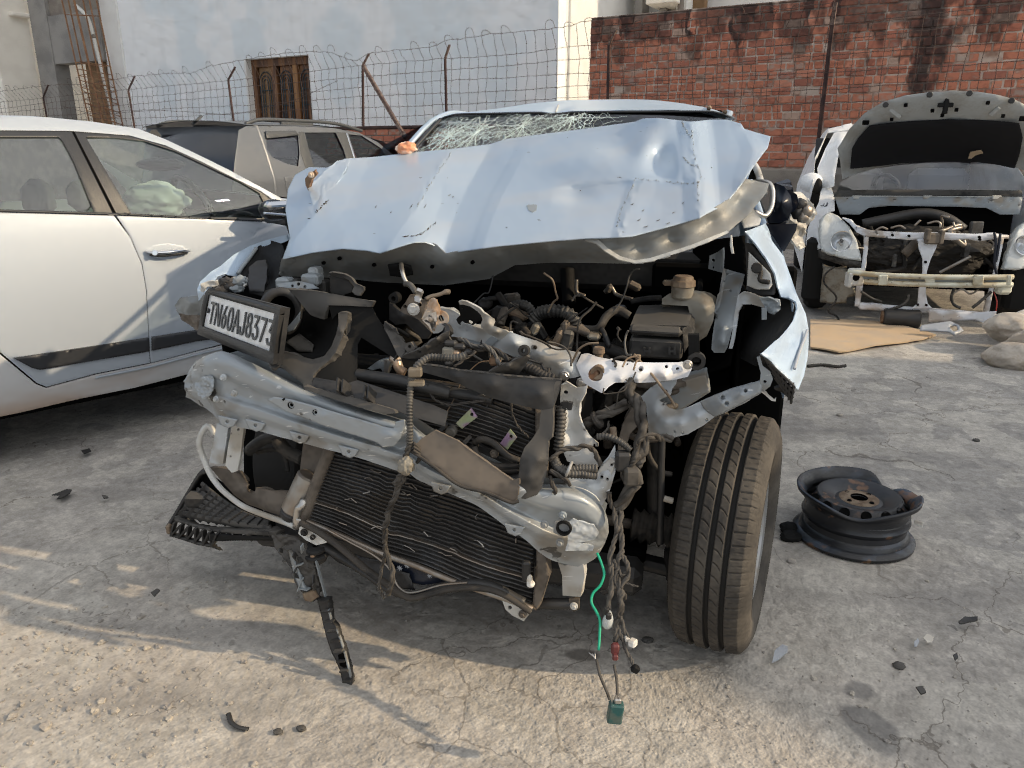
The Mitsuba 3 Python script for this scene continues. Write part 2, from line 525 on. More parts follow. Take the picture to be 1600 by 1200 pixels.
mat('m_blackrim', rough=.38, coat=.2, fn=rim_col)
mat('m_rim_hub', rough=.8, fn=dusty((.10, .065, .04), (.22, .17, .12), 45, .8, .0))
mat('m_silver', (.40, .445, .50), rough=.5, metallic=.2, coat=.35, coat_gloss=.9)
mat('m_silver_dirty', rough=.45, metallic=.2, coat=.3, fn=lambda p, n, uv: mix((.56, .57, .58), (.36, .22, .12), smoothstep(.40, .16, p.z) * smoothstep(.3, .62, fbm(p.x * 4, p.y * 4, p.z * 9, 3)) * .9))
mat('m_trim', (.028, .03, .034), rough=.45)
mat('m_suv', rough=.40, metallic=.25, coat=.4, fn=dusty((.118, .130, .148), (.15, .155, .162), 5, .4, .4))
mat('m_suv_trim', (.06, .065, .07), rough=.5)
mat('m_white', rough=.42, coat=.5, fn=dusty((.74, .76, .78), (.55, .53, .49), 5, .5, .2))
mat('m_white_frame', rough=.45, fn=scuffed((.68, .70, .74), (.34, .27, .20), (.75, .76, .78), 9))
mat('m_hood_under', rough=.55, fn=dusty((.40, .415, .41), (.31, .29, .25), 6, .6, .0))
mat('m_yellowed', rough=.5, metallic=.2, fn=scuffed((.60, .60, .50), (.36, .27, .14), (.72, .72, .66), 8))
mat('m_felt', (.008, .008, .010), rough=.95)
scene['m_glass'] = {'type': 'thindielectric', 'int_ior': 1.5, 'specular_transmittance': {'type': 'rgb', 'value': [.74, .82, .79]}}
scene['m_glass_dark'] = {'type': 'thindielectric', 'int_ior': 1.52, 'specular_transmittance': {'type': 'rgb', 'value': [.16, .17, .22]}}
scene['m_lens'] = {'type': 'thindielectric', 'int_ior': 1.5}
mat('m_crack', (.62, .72, .70), rough=.35, spec=.8)
mat('m_headlens', (.46, .48, .47), rough=.2, coat=.6)
mat('m_dash', (.05, .05, .053), rough=.8)
mat('m_seat', (.16, .16, .165), rough=.9)
mat('m_airbag', (.80, .84, .80), rough=.9)
mat('m_orange', rough=.6, fn=lambda p, n, uv: mix((.80, .62, .50), (.70, .30, .16), smoothstep(.35, .6, fbm(p.x * 30, p.y * 30, p.z * 30, 3))))
mat('m_redlamp', (.35, .03, .03), rough=.25)
mat('m_card', rough=.9, fn=dusty((.42, .31, .20), (.36, .29, .22), 7, .7, 0))
mat('m_tarp', rough=.85, fn=dusty((.40, .36, .31), (.27, .22, .17), 6, .8, .0))


# ground: worn cement, sandy in the middle, greyer right and left
def ground_col(p, n, uv):
    big = fbm(p.x * .5 + 4, p.y * .5 + 9, 0, 3)
    med = fbm(p.x * 3.1, p.y * 3.1, 2.0, 4)
    fine = fbm(p.x * 38, p.y * 38, 5.0, 3)
    grit = noise(p.x * 210, p.y * 210, 1.0)
    sandy = smoothstep(.25, .75, big * .5 + med * .35 + .62 - dr.abs(p.x + .25) * .40 - dr.maximum(p.y - 2.2, 0) * .16)
    c = mix((.285, .270, .252), (.395, .365, .325), sandy)
    c = mix(c, (.40, .375, .335), smoothstep(.54, .68, med) * (.25 + .35 * sandy))
    worn = smoothstep(.535, .56, fbm(p.x * 5.3 + 3, p.y * 5.3, 8.0, 4)) * smoothstep(.45, .6, big + .05)
    c = mix(c, (.43, .405, .36), worn * .6)
    fl = fbm(p.x * 8.5 + 1, p.y * 8.5 + 5, 14.0, 4)
    c = mix(c, (.455, .425, .38), smoothstep(.585, .605, fl) * smoothstep(.40, .6, big + .1 * sandy) * .40)
    c = mix(c, (.21, .195, .175), smoothstep(.415, .39, fl) * .18)
    g2 = noise(p.x * 95, p.y * 95, 3.0)
    c = c * (.77 + .46 * fine) * (.88 + .24 * grit) * (.92 + .16 * g2)
    c = mix(c, (.08, .075, .07), smoothstep(.90, .96, noise(p.x * 46 + 9, p.y * 46, 7.0)) * smoothstep(.5, .7, fine) * .5)
    # oil and damp stains
    w = fbm(p.x * 9, p.y * 9, 3.0, 3) - .5

    def blot(x, y, rx, ry):
        return smoothstep(1.15, .75, dr.sqrt(dr.square((p.x - x) / rx) + dr.square((p.y - y) / ry)) + w * 1.3)
    c = mix(c, (.10, .10, .105), blot(.83, 1.475, .055, .075) * .6)
    c = mix(c, (.10, .10, .105), blot(.86, 1.60, .04, .035) * .5)
    c = mix(c, (.09, .08, .07), blot(.19, 1.74, .05, .03) * .7)
    c = mix(c, (.12, .10, .085), blot(-.15, 1.95, .5, .12) * .35)
    tr = smoothstep(.55, .8, fbm(p.x * 1.2, p.y * 7.0, 6.0, 3))
    c = mix(c, (.16, .15, .145), tr * .3)
    # cracks
    a, b, _ = voronoi(p.x * 1.9 + med * 1.3, p.y * 1.9 + fine * .16)
    a2, b2, _ = voronoi(p.x * 4.2 + med * 1.2, p.y * 4.2 + fine * .25)
    cr = smoothstep(.016, .004, b - a) * smoothstep(.42, .55, fbm(p.x * 1.7, p.y * 1.7, 11.0, 2))
    cr2 = smoothstep(.035, .010, b2 - a2) * smoothstep(.44, .58, fbm(p.x * 1.1 + 7, p.y * 1.1, 21.0, 2)) * sandy
    return mix(c, (.10, .085, .07), dr.maximum(cr * .8, cr2 * .6) * .75)


def ground_bump(p, n, uv):
    a, b, _ = voronoi(p.x * 4.2 + fbm(p.x * 3.1, p.y * 3.1, 2.0, 4) * 1.2, p.y * 4.2)
    return fbm(p.x * 14, p.y * 14, 4.0, 3) * .0035 + fbm(p.x * 60, p.y * 60, 1.0, 3) * .006 + noise(p.x * 230, p.y * 230, 2.0) * .0018


mat('m_ground', rough=.93, spec=.2, fn=ground_col, bump=ground_bump)
mat('m_stone', rough=.9, fn=dusty((.26, .24, .22), (.42, .38, .32), 30, .9, .0))

# brickwork: soot and mould runs have their own places along the wall
WD = WALL.r


STAINS = []
for px_, py_, wd_, pz_ in ((1446, 60, .20, 165), (1162, 40, .14, 75), (1262, 20, .12, 55), (1322, 10, .09, 30), (1085, 40, .10, 55), (985, 45, .16, 60), (1040, 45, .10, 50), (930, 60, .10, 75), (1545, 20, .13, 45), (1210, 15, .08, 35)):
    u_, _d, _z = WALL.loc(WALL.at(px_, py_, 0.0))
    STAINS.append((float(u_), wd_, float(WALL.loc(WALL.at(px_, pz_, 0.0))[2]), float(WALL.loc(WALL.at(px_, pz_, 0.0))[2]) + .75))


def wall_stain(p):
    t = (p.x - WALL.O[0]) * WD[0] + (p.y - WALL.O[1]) * WD[1]
    z = p.z
    j = fbm(t * 7, z * 3.5, 3.0, 4) - .5
    k = mi.Float(0)
    for t0, wd, z0, z1 in STAINS:
        w = wd * (.55 + .6 * smoothstep(z0, z1, z))
        k = dr.maximum(k, smoothstep(1.25, .55, dr.abs(t - t0 + j * .40) / w) * smoothstep(z0 - .25, z0 + .3, z + j * .8))
    top = 2.86 + 0 * t
    k = dr.maximum(k, smoothstep(.30, .02, top - z + j * 1.5) * .7)
    return k * (.75 + .5 * (fbm(t * 22, z * 22, 1.0, 2)))


def brick_fn(base, pale):
    def fn(p, n, uv):
        m = fbm(p.x * 16, p.y * 16, p.z * 22, 3)
        big = fbm(p.x * 2.3, p.y * 2.3, p.z * 3.1, 3)
        c = mix(base, tuple(q * .70 for q in base), smoothstep(.4, .75, m))
        c = mix(c, pale, smoothstep(.54, .70, m * .5 + big * .55) * .7)
        return mix(c, (.030, .024, .024), dr.minimum(wall_stain(p), 1) * .9)
    return fn


BRICKS = []
for i_, (b_, q_) in enumerate((((.47, .185, .118), (.42, .33, .27)), ((.40, .155, .104), (.38, .30, .25)), ((.52, .225, .15), (.45, .36, .30)), ((.34, .14, .10), (.36, .29, .25)), ((.46, .32, .25), (.44, .37, .32)))):
    mat(f'm_brick_{i_}', rough=.9, spec=.2, fn=brick_fn(b_, q_))
    BRICKS.append(f'm_brick_{i_}')
mat('m_mortar', rough=.95, spec=.1, fn=lambda p, n, uv: mix(mix((.50, .41, .345), (.27, .17, .13), smoothstep(.35, .7, fbm(p.x * 9, p.y * 9, p.z * 9, 3))), (.035, .028, .028), dr.minimum(wall_stain(p), 1) * .9),
    bump=lambda p, n, uv: fbm(p.x * 40, p.y * 40, p.z * 40, 2) * .006)
mat('m_plinth', rough=.9, fn=dusty((.20, .175, .155), (.28, .25, .21), 5, .8, 0))


def plaster_col(p, n, uv):
    t = (p.x - WALL.O[0]) * WD[0] + (p.y - WALL.O[1]) * WD[1]
    m = fbm(t * 1.1, p.z * 1.1, 1.0, 4)
    st = fbm(t * 4, p.z * 1.3, 4.0, 3)
    c = mix((.70, .76, .80), (.81, .83, .845), smoothstep(.38, .60, m))
    return mix(c, (.66, .68, .69), smoothstep(.5, .8, st) * .3)


mat('m_plaster', rough=.85, spec=.2, fn=plaster_col, bump=lambda p, n, uv: fbm(p.x * 5, p.y * 5, p.z * 5, 3) * .035, eps=1e-2)
mat('m_cream', rough=.8, fn=dusty((.80, .765, .69), (.68, .64, .57), 3, .5, 0))
mat('m_whitewall', rough=.8, fn=dusty((.70, .70, .68), (.60, .59, .56), 3, .5, 0))
mat('m_concrete', rough=.9, fn=dusty((.30, .29, .275), (.20, .195, .19), 2.2, .9, 0))
mat('m_wood', rough=.6, fn=lambda p, n, uv: mix((.085, .040, .022), (.20, .095, .04), smoothstep(.35, .7, fbm(p.x * 14, p.y * 14, p.z * 1.6, 3))))
mat('m_wood_light', rough=.6, fn=lambda p, n, uv: mix((.17, .075, .028), (.30, .15, .055), smoothstep(.35, .7, fbm(p.x * 14, p.y * 14, p.z * 1.6, 3))))
mat('m_brownboard', rough=.8, fn=dusty((.20, .12, .06), (.28, .17, .09), 4, .8, 0))
mat('m_grille', (.03, .05, .065), rough=.5, metallic=.3)
mat('m_rebar', rough=.85, fn=dusty((.22, .105, .055), (.30, .17, .09), 9, .9, 0))
mat('m_wire', (.105, .072, .06), rough=.7, metallic=.3)
mat('m_post', rough=.85, fn=dusty((.038, .022, .021), (.09, .05, .04), 9, .8, .2))
mat('m_post_pale', rough=.85, fn=dusty((.095, .055, .045), (.22, .17, .14), 30, .8, .2))
mat('m_pvc', (.70, .70, .66), rough=.5)
mat('m_cable', (.03, .03, .03), rough=.6)
mat('m_shard', (.36, .38, .41), rough=.4)
# ---------------------------------------------------------------- ground
def build_ground():
    xs = np.concatenate([[-600, -200, -60, -20], np.linspace(-9, 9, 61), [20, 60, 200, 600]])
    ys = np.concatenate([[-600, -200, -60, -20], np.linspace(-4, 16, 61), [30, 60, 200, 600]])
    X, Y = np.meshgrid(xs, ys)
    near = np.exp(-((X / 9)**2 + ((Y - 5) / 9)**2))
    q = np.stack([X * .7, Y * .7, X * 0], -1)
    Zz = (meshkit.fbm(q, 3, 4) - .5) * .018 * near
    structure('ground', grid_mesh(np.stack([X, Y, Zz], -1)), 'm_ground', True)


build_ground()


# ---------------------------------------------------------------- brick wall (depth 0 of WALL), 5.5 m in view
def wall_pt(x, y, d=0.0):
    u, _, z = WALL.loc(WALL.at(x, y, d))
    return float(u), float(z)


WTOP = wall_pt(918, 28)[1]
WBOT = wall_pt(1200, 262)[1]


def build_brick_wall():
    k = thing('brick_wall', 'tall red brick boundary wall with black mould streaks, behind the car with raised bonnet', 'wall')
    U0, U1 = 0.0, 8.2
    part(k, 'mortar', fbox(WALL, (U0, U1), (.008, .22), (WBOT - .02, WTOP - .03)), 'm_mortar', False)
    part(k, 'plinth', fbox(WALL, (U0 - .02, U1), (-.06, .30), (-.05, WBOT - .012), .02), 'm_plinth')
    part(k, 'coping', fbox(WALL, (U0, U1), (.004, .235), (WTOP - .028, WTOP), .012), 'm_mortar')
    ch, gap = .097, .016
    rows = int((WTOP - .03 - WBOT) / ch)
    ch = (WTOP - .03 - WBOT) / rows
    g = np.random.default_rng(3)
    items = []
    for r in range(rows):
        z0 = WBOT + r * ch
        u = U0 - g.uniform(0, .1)
        kind = g.integers(0, 2)
        while u < U1:
            L = (.232 if (kind == 0) ^ (g.random() < .16) else .120) * g.uniform(.93, 1.07)
            a, b = max(u, U0 + .002), min(u + L - gap * g.uniform(.7, 1.6), U1)
            u += L
            if b - a < .035:
                continue
            if g.random() < .006:
                continue                                   # a put-log hole
            zz = z0 + g.uniform(-.004, .004)
            items.append((a, b, zz + gap * .5, zz + ch - gap * .5 * g.uniform(.8, 1.4), g.uniform(-.007, .007), int(g.choice(5, p=[.37, .25, .21, .12, .05]))))
    # sight: which bricks show, and how large
    sc = []
    for i, (a, b, z0, z1, d, m) in enumerate(items):
        P = WALL.w((a + b) / 2, 0, (z0 + z1) / 2) - CAM
        c, q = math.cos(PITCH), math.sin(PITCH)
        zc = P[1] * c - P[2] * q
        px, py = 800 + FOC * P[0] / zc, 600 - FOC * (P[1] * q + P[2] * c) / zc
        seen = 905 < px < 1605 and -6 < py < 262
        if seen and px > 1310 and py > 150 + abs(px - 1480) * .12:
            seen = False                                   # behind the raised bonnet
        if seen and px < 1160 and py > 160:
            seen = False
        sc.append((b - a) / zc if seen else 0)
    order = np.argsort(sc)[::-1][:300]
    chosen = {int(i) for i in order if sc[i] > 0}
    rest = []
    for i, (a, b, z0, z1, d, m) in enumerate(items):
        V, F = box(((a + b) / 2, .03 + d, (z0 + z1) / 2), (b - a, .066, z1 - z0), .006)
        V = V + (meshkit.noise(V * 31 + i) - .5)[:, None] * np.array([.006, .006, .006])
        M = (WALL.w(V[:, 0], V[:, 1], V[:, 2]), F[:, ::-1])
        if i in chosen:
            part(k, 'brick', M, BRICKS[m], False)
        else:
            rest.append((m, M))
    for m in range(5):
        ms = [x for q, x in rest if q == m]
        if ms and m == 0:
            pass
    part(k, 'far_bricks', cat(*[x for _, x in rest]), BRICKS[0], False, kind='stuff')


build_brick_wall()


# ---------------------------------------------------------------- low wall under the fence
FD = -.38            # depth of the fence plane


def build_low_wall():
    k = thing('low_brick_wall', 'low dark red brick wall under the wire fence, between the grey car and the crushed roof', 'wall')
    ztop = wall_pt(600, 199, FD)[1]
    u0, u1 = -16.0, -.03
    part(k, 'mortar', fbox(WALL, (u0, u1), (FD - .1, FD + .1), (-.05, ztop - .03)), 'm_plinth', False)
    part(k, 'coping', fbox(WALL, (u0, u1), (FD - .14, FD + .14), (ztop - .028, ztop + .02), .01), 'm_post')
    ua, ub = wall_pt(520, 200, FD)[0], wall_pt(700, 200, FD)[0]
    g = np.random.default_rng(5)
    z = ztop - .035
    while z > ztop - .75:
        u = ua - g.uniform(0, .2)
        while u < ub:
            L = .24 * g.uniform(.9, 1.1)
            part(k, 'brick', fbox(WALL, (u, u + L - .014), (FD - .118 + g.uniform(-.005, .005), FD - .05), (z - .088, z), .006), BRICKS[int(g.choice([1, 3, 3, 1, 0]))], False)
            u += L
        z -= .102


build_low_wall()


# ---------------------------------------------------------------- wire fence with bent-arm posts
def build_fence():
    k = thing('wire_fence', 'barbed wire mesh fence on rusty angle-iron posts with bent arms, along the boundary walls', 'fence')
    g = np.random.default_rng(11)

    def P(x, y, d=FD):
        return WALL.at(x, y, d)
    posts = [((73, 183), (67, 152), (75, 133), 0), ((211, 200), (200, 141), (210, 119), 0), ((366, 188), (356, 125), (367, 105), 0), ((566, 204), (566, 103), (576, 84), 1),
             ((697, 172), (695, 91), (702, 70), 2), ((950, 152), (951, 70), (962, 47), 1), ((1276, 240), (1300, 39), (1305, 4), 3)]
    for lo, mid, tip, w in posts:
        a, b, c = P(*lo), P(*mid), P(*tip, FD - .02)
        x, y = (a + b) / 2, None
        base = np.array([b[0], b[1], -.05]) + (a - b) * [1, 1, 0] * 2.0
        wd = .034 if w < 3 else .045
        # an L section: two thin legs
        part(k, 'post', cat(bar(base, b, wd, .006, WALL.a), bar(base + WALL.r * wd / 2, b + WALL.r * wd / 2, .006, wd, WALL.a)), 'm_post', False)
        arm = cat(bar(b, c, wd * .95, .006, WALL.a), bar(b + WALL.r * wd / 2, c + WALL.r * wd / 2, .006, wd * .9, WALL.a))
        part(k, 'post_arm', arm, 'm_post_pale' if w else 'm_post', False)
    part(k, 'brace', bar(P(568, 104, FD - .05), P(634, 216, FD - .35), .06, .05, WALL.a, .006), 'm_post_pale')
    bend = [(-60, 166), (0, 160), (67, 152), (200, 141), (356, 125), (480, 113), (566, 103), (695, 91), (790, 85), (890, 73), (950, 70), (1100, 56), (1300, 37), (1600, 4), (1700, -8)]
    top = [(-60, 150), (0, 143), (75, 133), (140, 131), (210, 119), (260, 115), (300, 114), (330, 103), (362, 97), (385, 93), (430, 84), (485, 80), (520, 83), (558, 96), (577, 84), (620, 78), (668, 75), (700, 62), (745, 57), (790, 51), (830, 49), (880, 42), (918, 32), (962, 46), (1100, 30), (1305, 4)]

    def as_u(line, d):
        q = np.array([WALL.loc(P(x, y, d)) for x, y in line])
        return q[:, 0], q[:, 2]
    bu, bz = as_u(bend, FD)
    tu, tz = as_u(top, FD - .2)
    zl = wall_pt(600, 199, FD)[1]

    def barbs(line, step=.11):
        out = []
        c = spline(line, step=step)
        for q in c[1:-1]:
            v = g.normal(0, 1, 3)
            v = v / np.linalg.norm(v) * .016
            out.append(tube(np.array([q - v, q + v]), .0022, 3, False))
        return out
    # strands
    us = np.arange(bu[0], bu[-1], .12)
    zb = np.interp(us, bu, bz)
    n = 6
    for i in range(n):
        f = i / n
        zz = zb - (zb - zl) * f + .012 * np.sin(us * 1.1 + i * 2) + g.normal(0, .004, len(us))
        line = WALL.w(us, FD + .012 * np.sin(us * .8 + i), zz)
        part(k, 'strand', cat(tube(line, .0038, 5, False), *barbs(line)), 'm_wire', True)
    ut = np.arange(tu[0], tu[-1], .07)
    zt = np.interp(ut, tu, tz) + g.normal(0, .006, len(ut))
    line = WALL.w(ut, FD - .2 + .02 * np.sin(ut * 2), zt)
    part(k, 'strand', cat(tube(line, .0038, 5, False), *barbs(line)), 'm_wire', True)
    slack = [P(95, 165), P(150, 178), P(235, 173), P(300, 175), P(352, 179), P(380, 176), P(450, 160), P(528, 126)]
    part(k, 'slack_wire', tube(spline(slack, step=.15), .0045, 5, False), 'm_wire', True)
    # upright wires; above the bend they lean out, two by two closed by a hairpin
    u, j, prev = bu[0], 0, None
    sp = .165
    while u < bu[-1] - .05:
        zb1 = float(np.interp(u, bu, bz))
        pts = [(u + g.normal(0, .008) + .02 * math.sin(q * 2.1 + u), FD + g.normal(0, .006), zl + .03 + (zb1 - zl - .03) * q) for q in np.linspace(0, 1, 7)]
        pts[-1] = (u, FD, zb1)
        if u < tu[-1]:
            lean = g.uniform(.02, .09)
            zt1 = float(np.interp(u + lean, tu, tz))
            pts += [(u + lean * .5 + g.normal(0, .012), FD - .1, (zb1 + zt1) / 2), (u + lean, FD - .2, zt1)]
            if j % 2 == 0 and g.random() < .75:
                hgt = g.uniform(.02, .12)
                pts += [(u + lean + .03, FD - .22, zt1 + hgt), (u + lean + sp * .7, FD - .22, zt1 + hgt * g.uniform(.7, 1.1)), (u + lean + sp * .95, FD - .2, zt1 + .01)]
        q = np.array(pts)
        line = WALL.w(q[:, 0], q[:, 1], q[:, 2])
        part(k, 'upright_wire', cat(tube(spline(line, step=.04), .0034, 5, False), *barbs(line, .09)), 'm_wire', True)
        u += sp * g.uniform(.93, 1.07)
        j += 1


build_fence()


# ---------------------------------------------------------------- plastered building behind the fence
def build_house():
    D = 1.9
    k = thing('plastered_building', 'tall building wall in pale bluish plaster with one brown wooden window, behind the wire fence', 'building')
    ul, ur = wall_pt(196, 100, D)[0], wall_pt(872, 60, D)[0]
    a0, zt = wall_pt(381, 94, D)
    a1, zt2 = wall_pt(483, 84, D)
    zt = (zt + zt2) / 2
    zs = zt - 1.75
    part(k, 'wall', fbox(WALL, (ul, a0), (D, D + .3), (-.1, 9)), 'm_plaster', False)
    part(k, 'wall', fbox(WALL, (a1, ur), (D, D + .3), (-.1, 9)), 'm_plaster', False)
    part(k, 'wall', fbox(WALL, (a0, a1), (D + .001, D + .3), (zt, 9)), 'm_plaster', False)
    part(k, 'wall', fbox(WALL, (a0, a1), (D + .001, D + .3), (-.1, zs)), 'm_plaster', False)
    part(k, 'side_wall', fbox(WALL, (ul, ur), (D + .3, D + 6), (-.1, 9)), 'm_whitewall', False)
    part(k, 'corner_strip', fbox(WALL, (wall_pt(171, 100, D)[0], ul - .002), (D - .05, D + .3), (-.1, 9)), 'm_whitewall', False)
    part(k, 'window_jamb', fbox(WALL, (a0 + .002, a0 + .05), (D - .01, D + .27), (zs, zt)), 'm_whitewall', False)
    part(k, 'window_jamb', fbox(WALL, (a1 - .03, a1 - .002), (D - .004, D + .27), (zs, zt)), 'm_whitewall', False)
    w = part(k, 'window', fbox(WALL, (a0 + .05, a1 - .03), (D + .262, D + .285), (zs, zt)), 'm_felt', False)
    W = a1 - a0 - .08
    x0 = a0 + .05
    dw = D + .2
    part(w, 'frame', cat(fbox(WALL, (x0, x0 + W), (dw - .05, dw + .06), (zt - .16, zt - .002), .006), fbox(WALL, (x0, x0 + .12), (dw - .05, dw + .06), (zs, zt - .16), .006),
                         fbox(WALL, (x0 + W - .035, x0 + W), (dw - .05, dw + .06), (zs, zt - .16), .006)), 'm_wood')
    for i, (f, mm) in enumerate(((.36, 'm_wood'), (.70, 'm_wood_light'))):
        part(w, 'mullion', fbox(WALL, (x0 + W * f - .07, x0 + W * f + .07), (dw - .055, dw + .055), (zs, zt - .16), .006), mm)
    for f0, f1 in ((.10, .30), (.44, .62), (.76, .97)):
        ua, ub = x0 + W * f0, x0 + W * f1
        part(w, 'leaf', fbox(WALL, (ua - .015, ub + .015), (dw + .01, dw + .04), (zs, zt - .16), .004), 'm_brownboard' if f0 < .4 else 'm_wood')
        gr = []
        cu, ru = (ua + ub) / 2, (ub - ua) / 2
        ztop = zt - .30
        for s in (1.0, .66, .33):
            th = np.linspace(0, math.pi, 13)
            arc = [(cu + ru * s * math.cos(q), ztop - ru + ru * s * math.sin(q) * 1.25) for q in th]
            ln = [(cu + ru * s, zs)] + arc + [(cu - ru * s, zs)]
            q = np.array(ln)
            gr.append(tube(WALL.w(q[:, 0], dw - .012, q[:, 1]), .011, 5))
        for zz in np.arange(zs + .15, ztop - ru, .32):
            gr.append(tube(WALL.w([ua, ub], dw - .012, [zz, zz]), .009, 5))
        part(w, 'grille', cat(*gr), 'm_grille', True)


build_house()


def build_cream():
    """Unfinished building at the far left: cream angled piers, raw concrete beam, an opening."""
    D = 2.0
    k = thing('cream_building', 'half finished cream and raw concrete building at the far left behind the fence', 'building')

    def pier(x0, x1, d, mat, rot, nm):
        u0, u1 = wall_pt(x0, 120, d)[0], wall_pt(x1, 120, d)[0]
        c, hw = (u0 + u1) / 2, abs(u1 - u0) / 2
        V, F = box((0, 0, 0), (hw * 2, hw * 2, 9), .01)
        cr, sr = math.cos(rot), math.sin(rot)
        V = np.stack([V[:, 0] * cr - V[:, 1] * sr, V[:, 0] * sr + V[:, 1] * cr, V[:, 2]], 1)
        part(k, nm, (WALL.w(V[:, 0] + c, V[:, 1] + d + hw, V[:, 2] + 4.4), F[:, ::-1]), mat, False)
        return c, hw
    pier(-190, 22, D + .1, 'm_cream', .0, 'pier')
    part(k, 'pier', fbox(WALL, (wall_pt(-90, 120, D - .9)[0], wall_pt(2, 120, D - .9)[0]), (D - .9, D + .05), (-.1, 9), .01), 'm_cream', False)
    ub = wall_pt(62, 120, D)[0]
    ue = wall_pt(88, 120, D)[0]
    uo = wall_pt(166, 120, D)[0]
    zl = wall_pt(110, 98, D)[1]
    part(k, 'column', fbox(WALL, (ub, ue), (D, D + .4), (-.1, 9)), 'm_concrete', False)
    part(k, 'beam', fbox(WALL, (ue, uo), (D + .02, D + .4), (zl, zl + 1.15)), 'm_concrete', False)
    part(k, 'infill', fbox(WALL, (ue, uo), (D + .10, D + .4), (zl + 1.15, 9)), 'm_plinth', False)
    part(k, 'back_wall', fbox(WALL, (ue, uo + .6), (D + 1.0, D + 1.2), (-.1, zl + .3)), 'm_whitewall', False)
    um, un = wall_pt(120, 120, D)[0], wall_pt(152, 120, D)[0]
    part(k, 'shutter', fbox(WALL, (um, un), (D + .28, D + .36), (-.1, zl - .005), .01), 'm_brownboard')
    part(k, 'panel', fbox(WALL, (un + .004, uo), (D + .3, D + .38), (-.1, zl - .005), .01), 'm_whitewall')
    zb = wall_pt(30, 27, D)[1]
    part(k, 'cornice', fbox(WALL, (wall_pt(-190, 60, D)[0], ub), (D - .45, D + .1), (zb - .05, zb + .05), .02), 'm_cream')
    # rebar cage of a column still to be cast, with its stirrups
    r = thing('rebar_column', 'rusty upright steel reinforcement cage with stirrups at the corner of the unfinished building', 'rebar')
    d0 = D - .55
    lines = [((96, 0), (138, 184), 0), ((106, 0), (146, 184), .3), ((115, 0), (161, 192), 0), ((129, 0), (170, 192), .3), ((139, 0), (180, 196), 0), ((150, 0), (192, 197), .3)]
    for i, (p, q, dd) in enumerate(lines):
        a, b = WALL.at(*p, d0 + dd), WALL.at(*q, d0 + dd)
        v = b - a
        part(r, 'bar', tube(spline([a - v * .5, a + np.array([.01, 0, 0]), (a + b) / 2, b, b + v * 1.0], step=.3), .017 if i != 2 else .026, 7), 'm_rebar', True)
    for i, f in enumerate((.12, .52, .58, .63, .68, .73, .78, .83, .88, .93, .98, 1.03, 1.08)):
        pts = []
        for (p, q, dd) in (lines[0], lines[4], lines[5], lines[1], lines[0]):
            a, b = WALL.at(*p, d0 + dd), WALL.at(*q, d0 + dd)
            pts.append(a + (b - a) * (f + .01 * math.sin(i * 3 + dd * 9)))
        part(r, 'stirrup', tube(np.array(pts), .010, 6), 'm_rebar', True)
    pp = thing('drain_pipe', 'white plastic drain pipe with a kinked upper end behind the rebar', 'pipe')
    part(pp, 'pipe', tube(spline([WALL.at(118, 8, d0 + .4), WALL.at(136, 26, d0 + .4), WALL.at(143, 45, d0 + .4), WALL.at(160, 115, d0 + .4), WALL.at(179, 195, d0 + .4), WALL.at(200, 290, d0 + .4)], step=.12), .042, 12), 'm_pvc', True)
    part(pp, 'collar', rod(WALL.at(145.5, 54, d0 + .4), WALL.at(147, 60, d0 + .4), .05), 'm_plinth')
    cb = thing('cable_bundle', 'row of thin black cables running down the white corner of the plastered building', 'cable')
    for i in range(4):
        a, b = WALL.at(157 + i * 4.2, 0, D - .09), WALL.at(197 + i * 4, 197, D - .09)
        part(cb, 'cable', tube(np.array([a - (b - a) * .6, a, b, b + (b - a)]), .0055, 5), 'm_cable', True)
    part(cb, 'clip', bar(WALL.at(163, 36.5, D - .11), WALL.at(180, 34.5, D - .11), .03, .02), 'm_cable')


build_cream()


def build_right_building():
    D = 5.0
    k = thing('white_building', 'white building with an overhanging slab, rising behind the left end of the brick wall', 'building')

    def bx(nm, x0, x1, d0, d1, za, zb, mat):
        u0, u1 = wall_pt(x0, 20, d0)[0], wall_pt(x1, 20, d0)[0]
        part(k, nm, fbox(WALL, (u0, u1), (d0, d1), (za, zb), .01), mat, False)
    bx('column', 872, 892, 2.3, 2.9, -.1, 9, 'm_whitewall')
    bx('wall', 886, 1700, D + .6, D + 1, -.1, 9, 'm_whitewall')
    bx('column', 893, 932, D - .2, D + .3, -.1, 9, 'm_cream')
    z1 = wall_pt(1040, 4, D - .6)[1]
    bx('slab', 1008, 1055, D - .6, D + .6, z1, z1 + .5, 'm_cream')
    bx('column', 991, 1003, D - .1, D + .3, -.1, 9, 'm_concrete')
    bx('column', 1030, 1040, D - .1, D + .3, -.1, z1 - .002, 'm_concrete')
    bx('column', 1056, 1072, D - .1, D + .3, -.1, 9, 'm_whitewall')
    bx('shutter', 1073, 1100, D + .3, D + .5, -.1, 9, 'm_brownboard')
    za = wall_pt(900, 47, 3.2)[1]
    bx('doorway', 894, 908, D - .215, D - .203, -.1, wall_pt(900, 47, D - .2)[1], 'm_brownboard')
    # pipes on the slab
    u = wall_pt(1064, 5, D - .3)[0]
    part(k, 'pipe', tube(WALL.w([u, u], D - .3, [0, 9]), .06, 10), 'm_plinth', True)


build_right_building()

# the neighbour on the right, out of the picture, whose shade lies over the right half of the yard


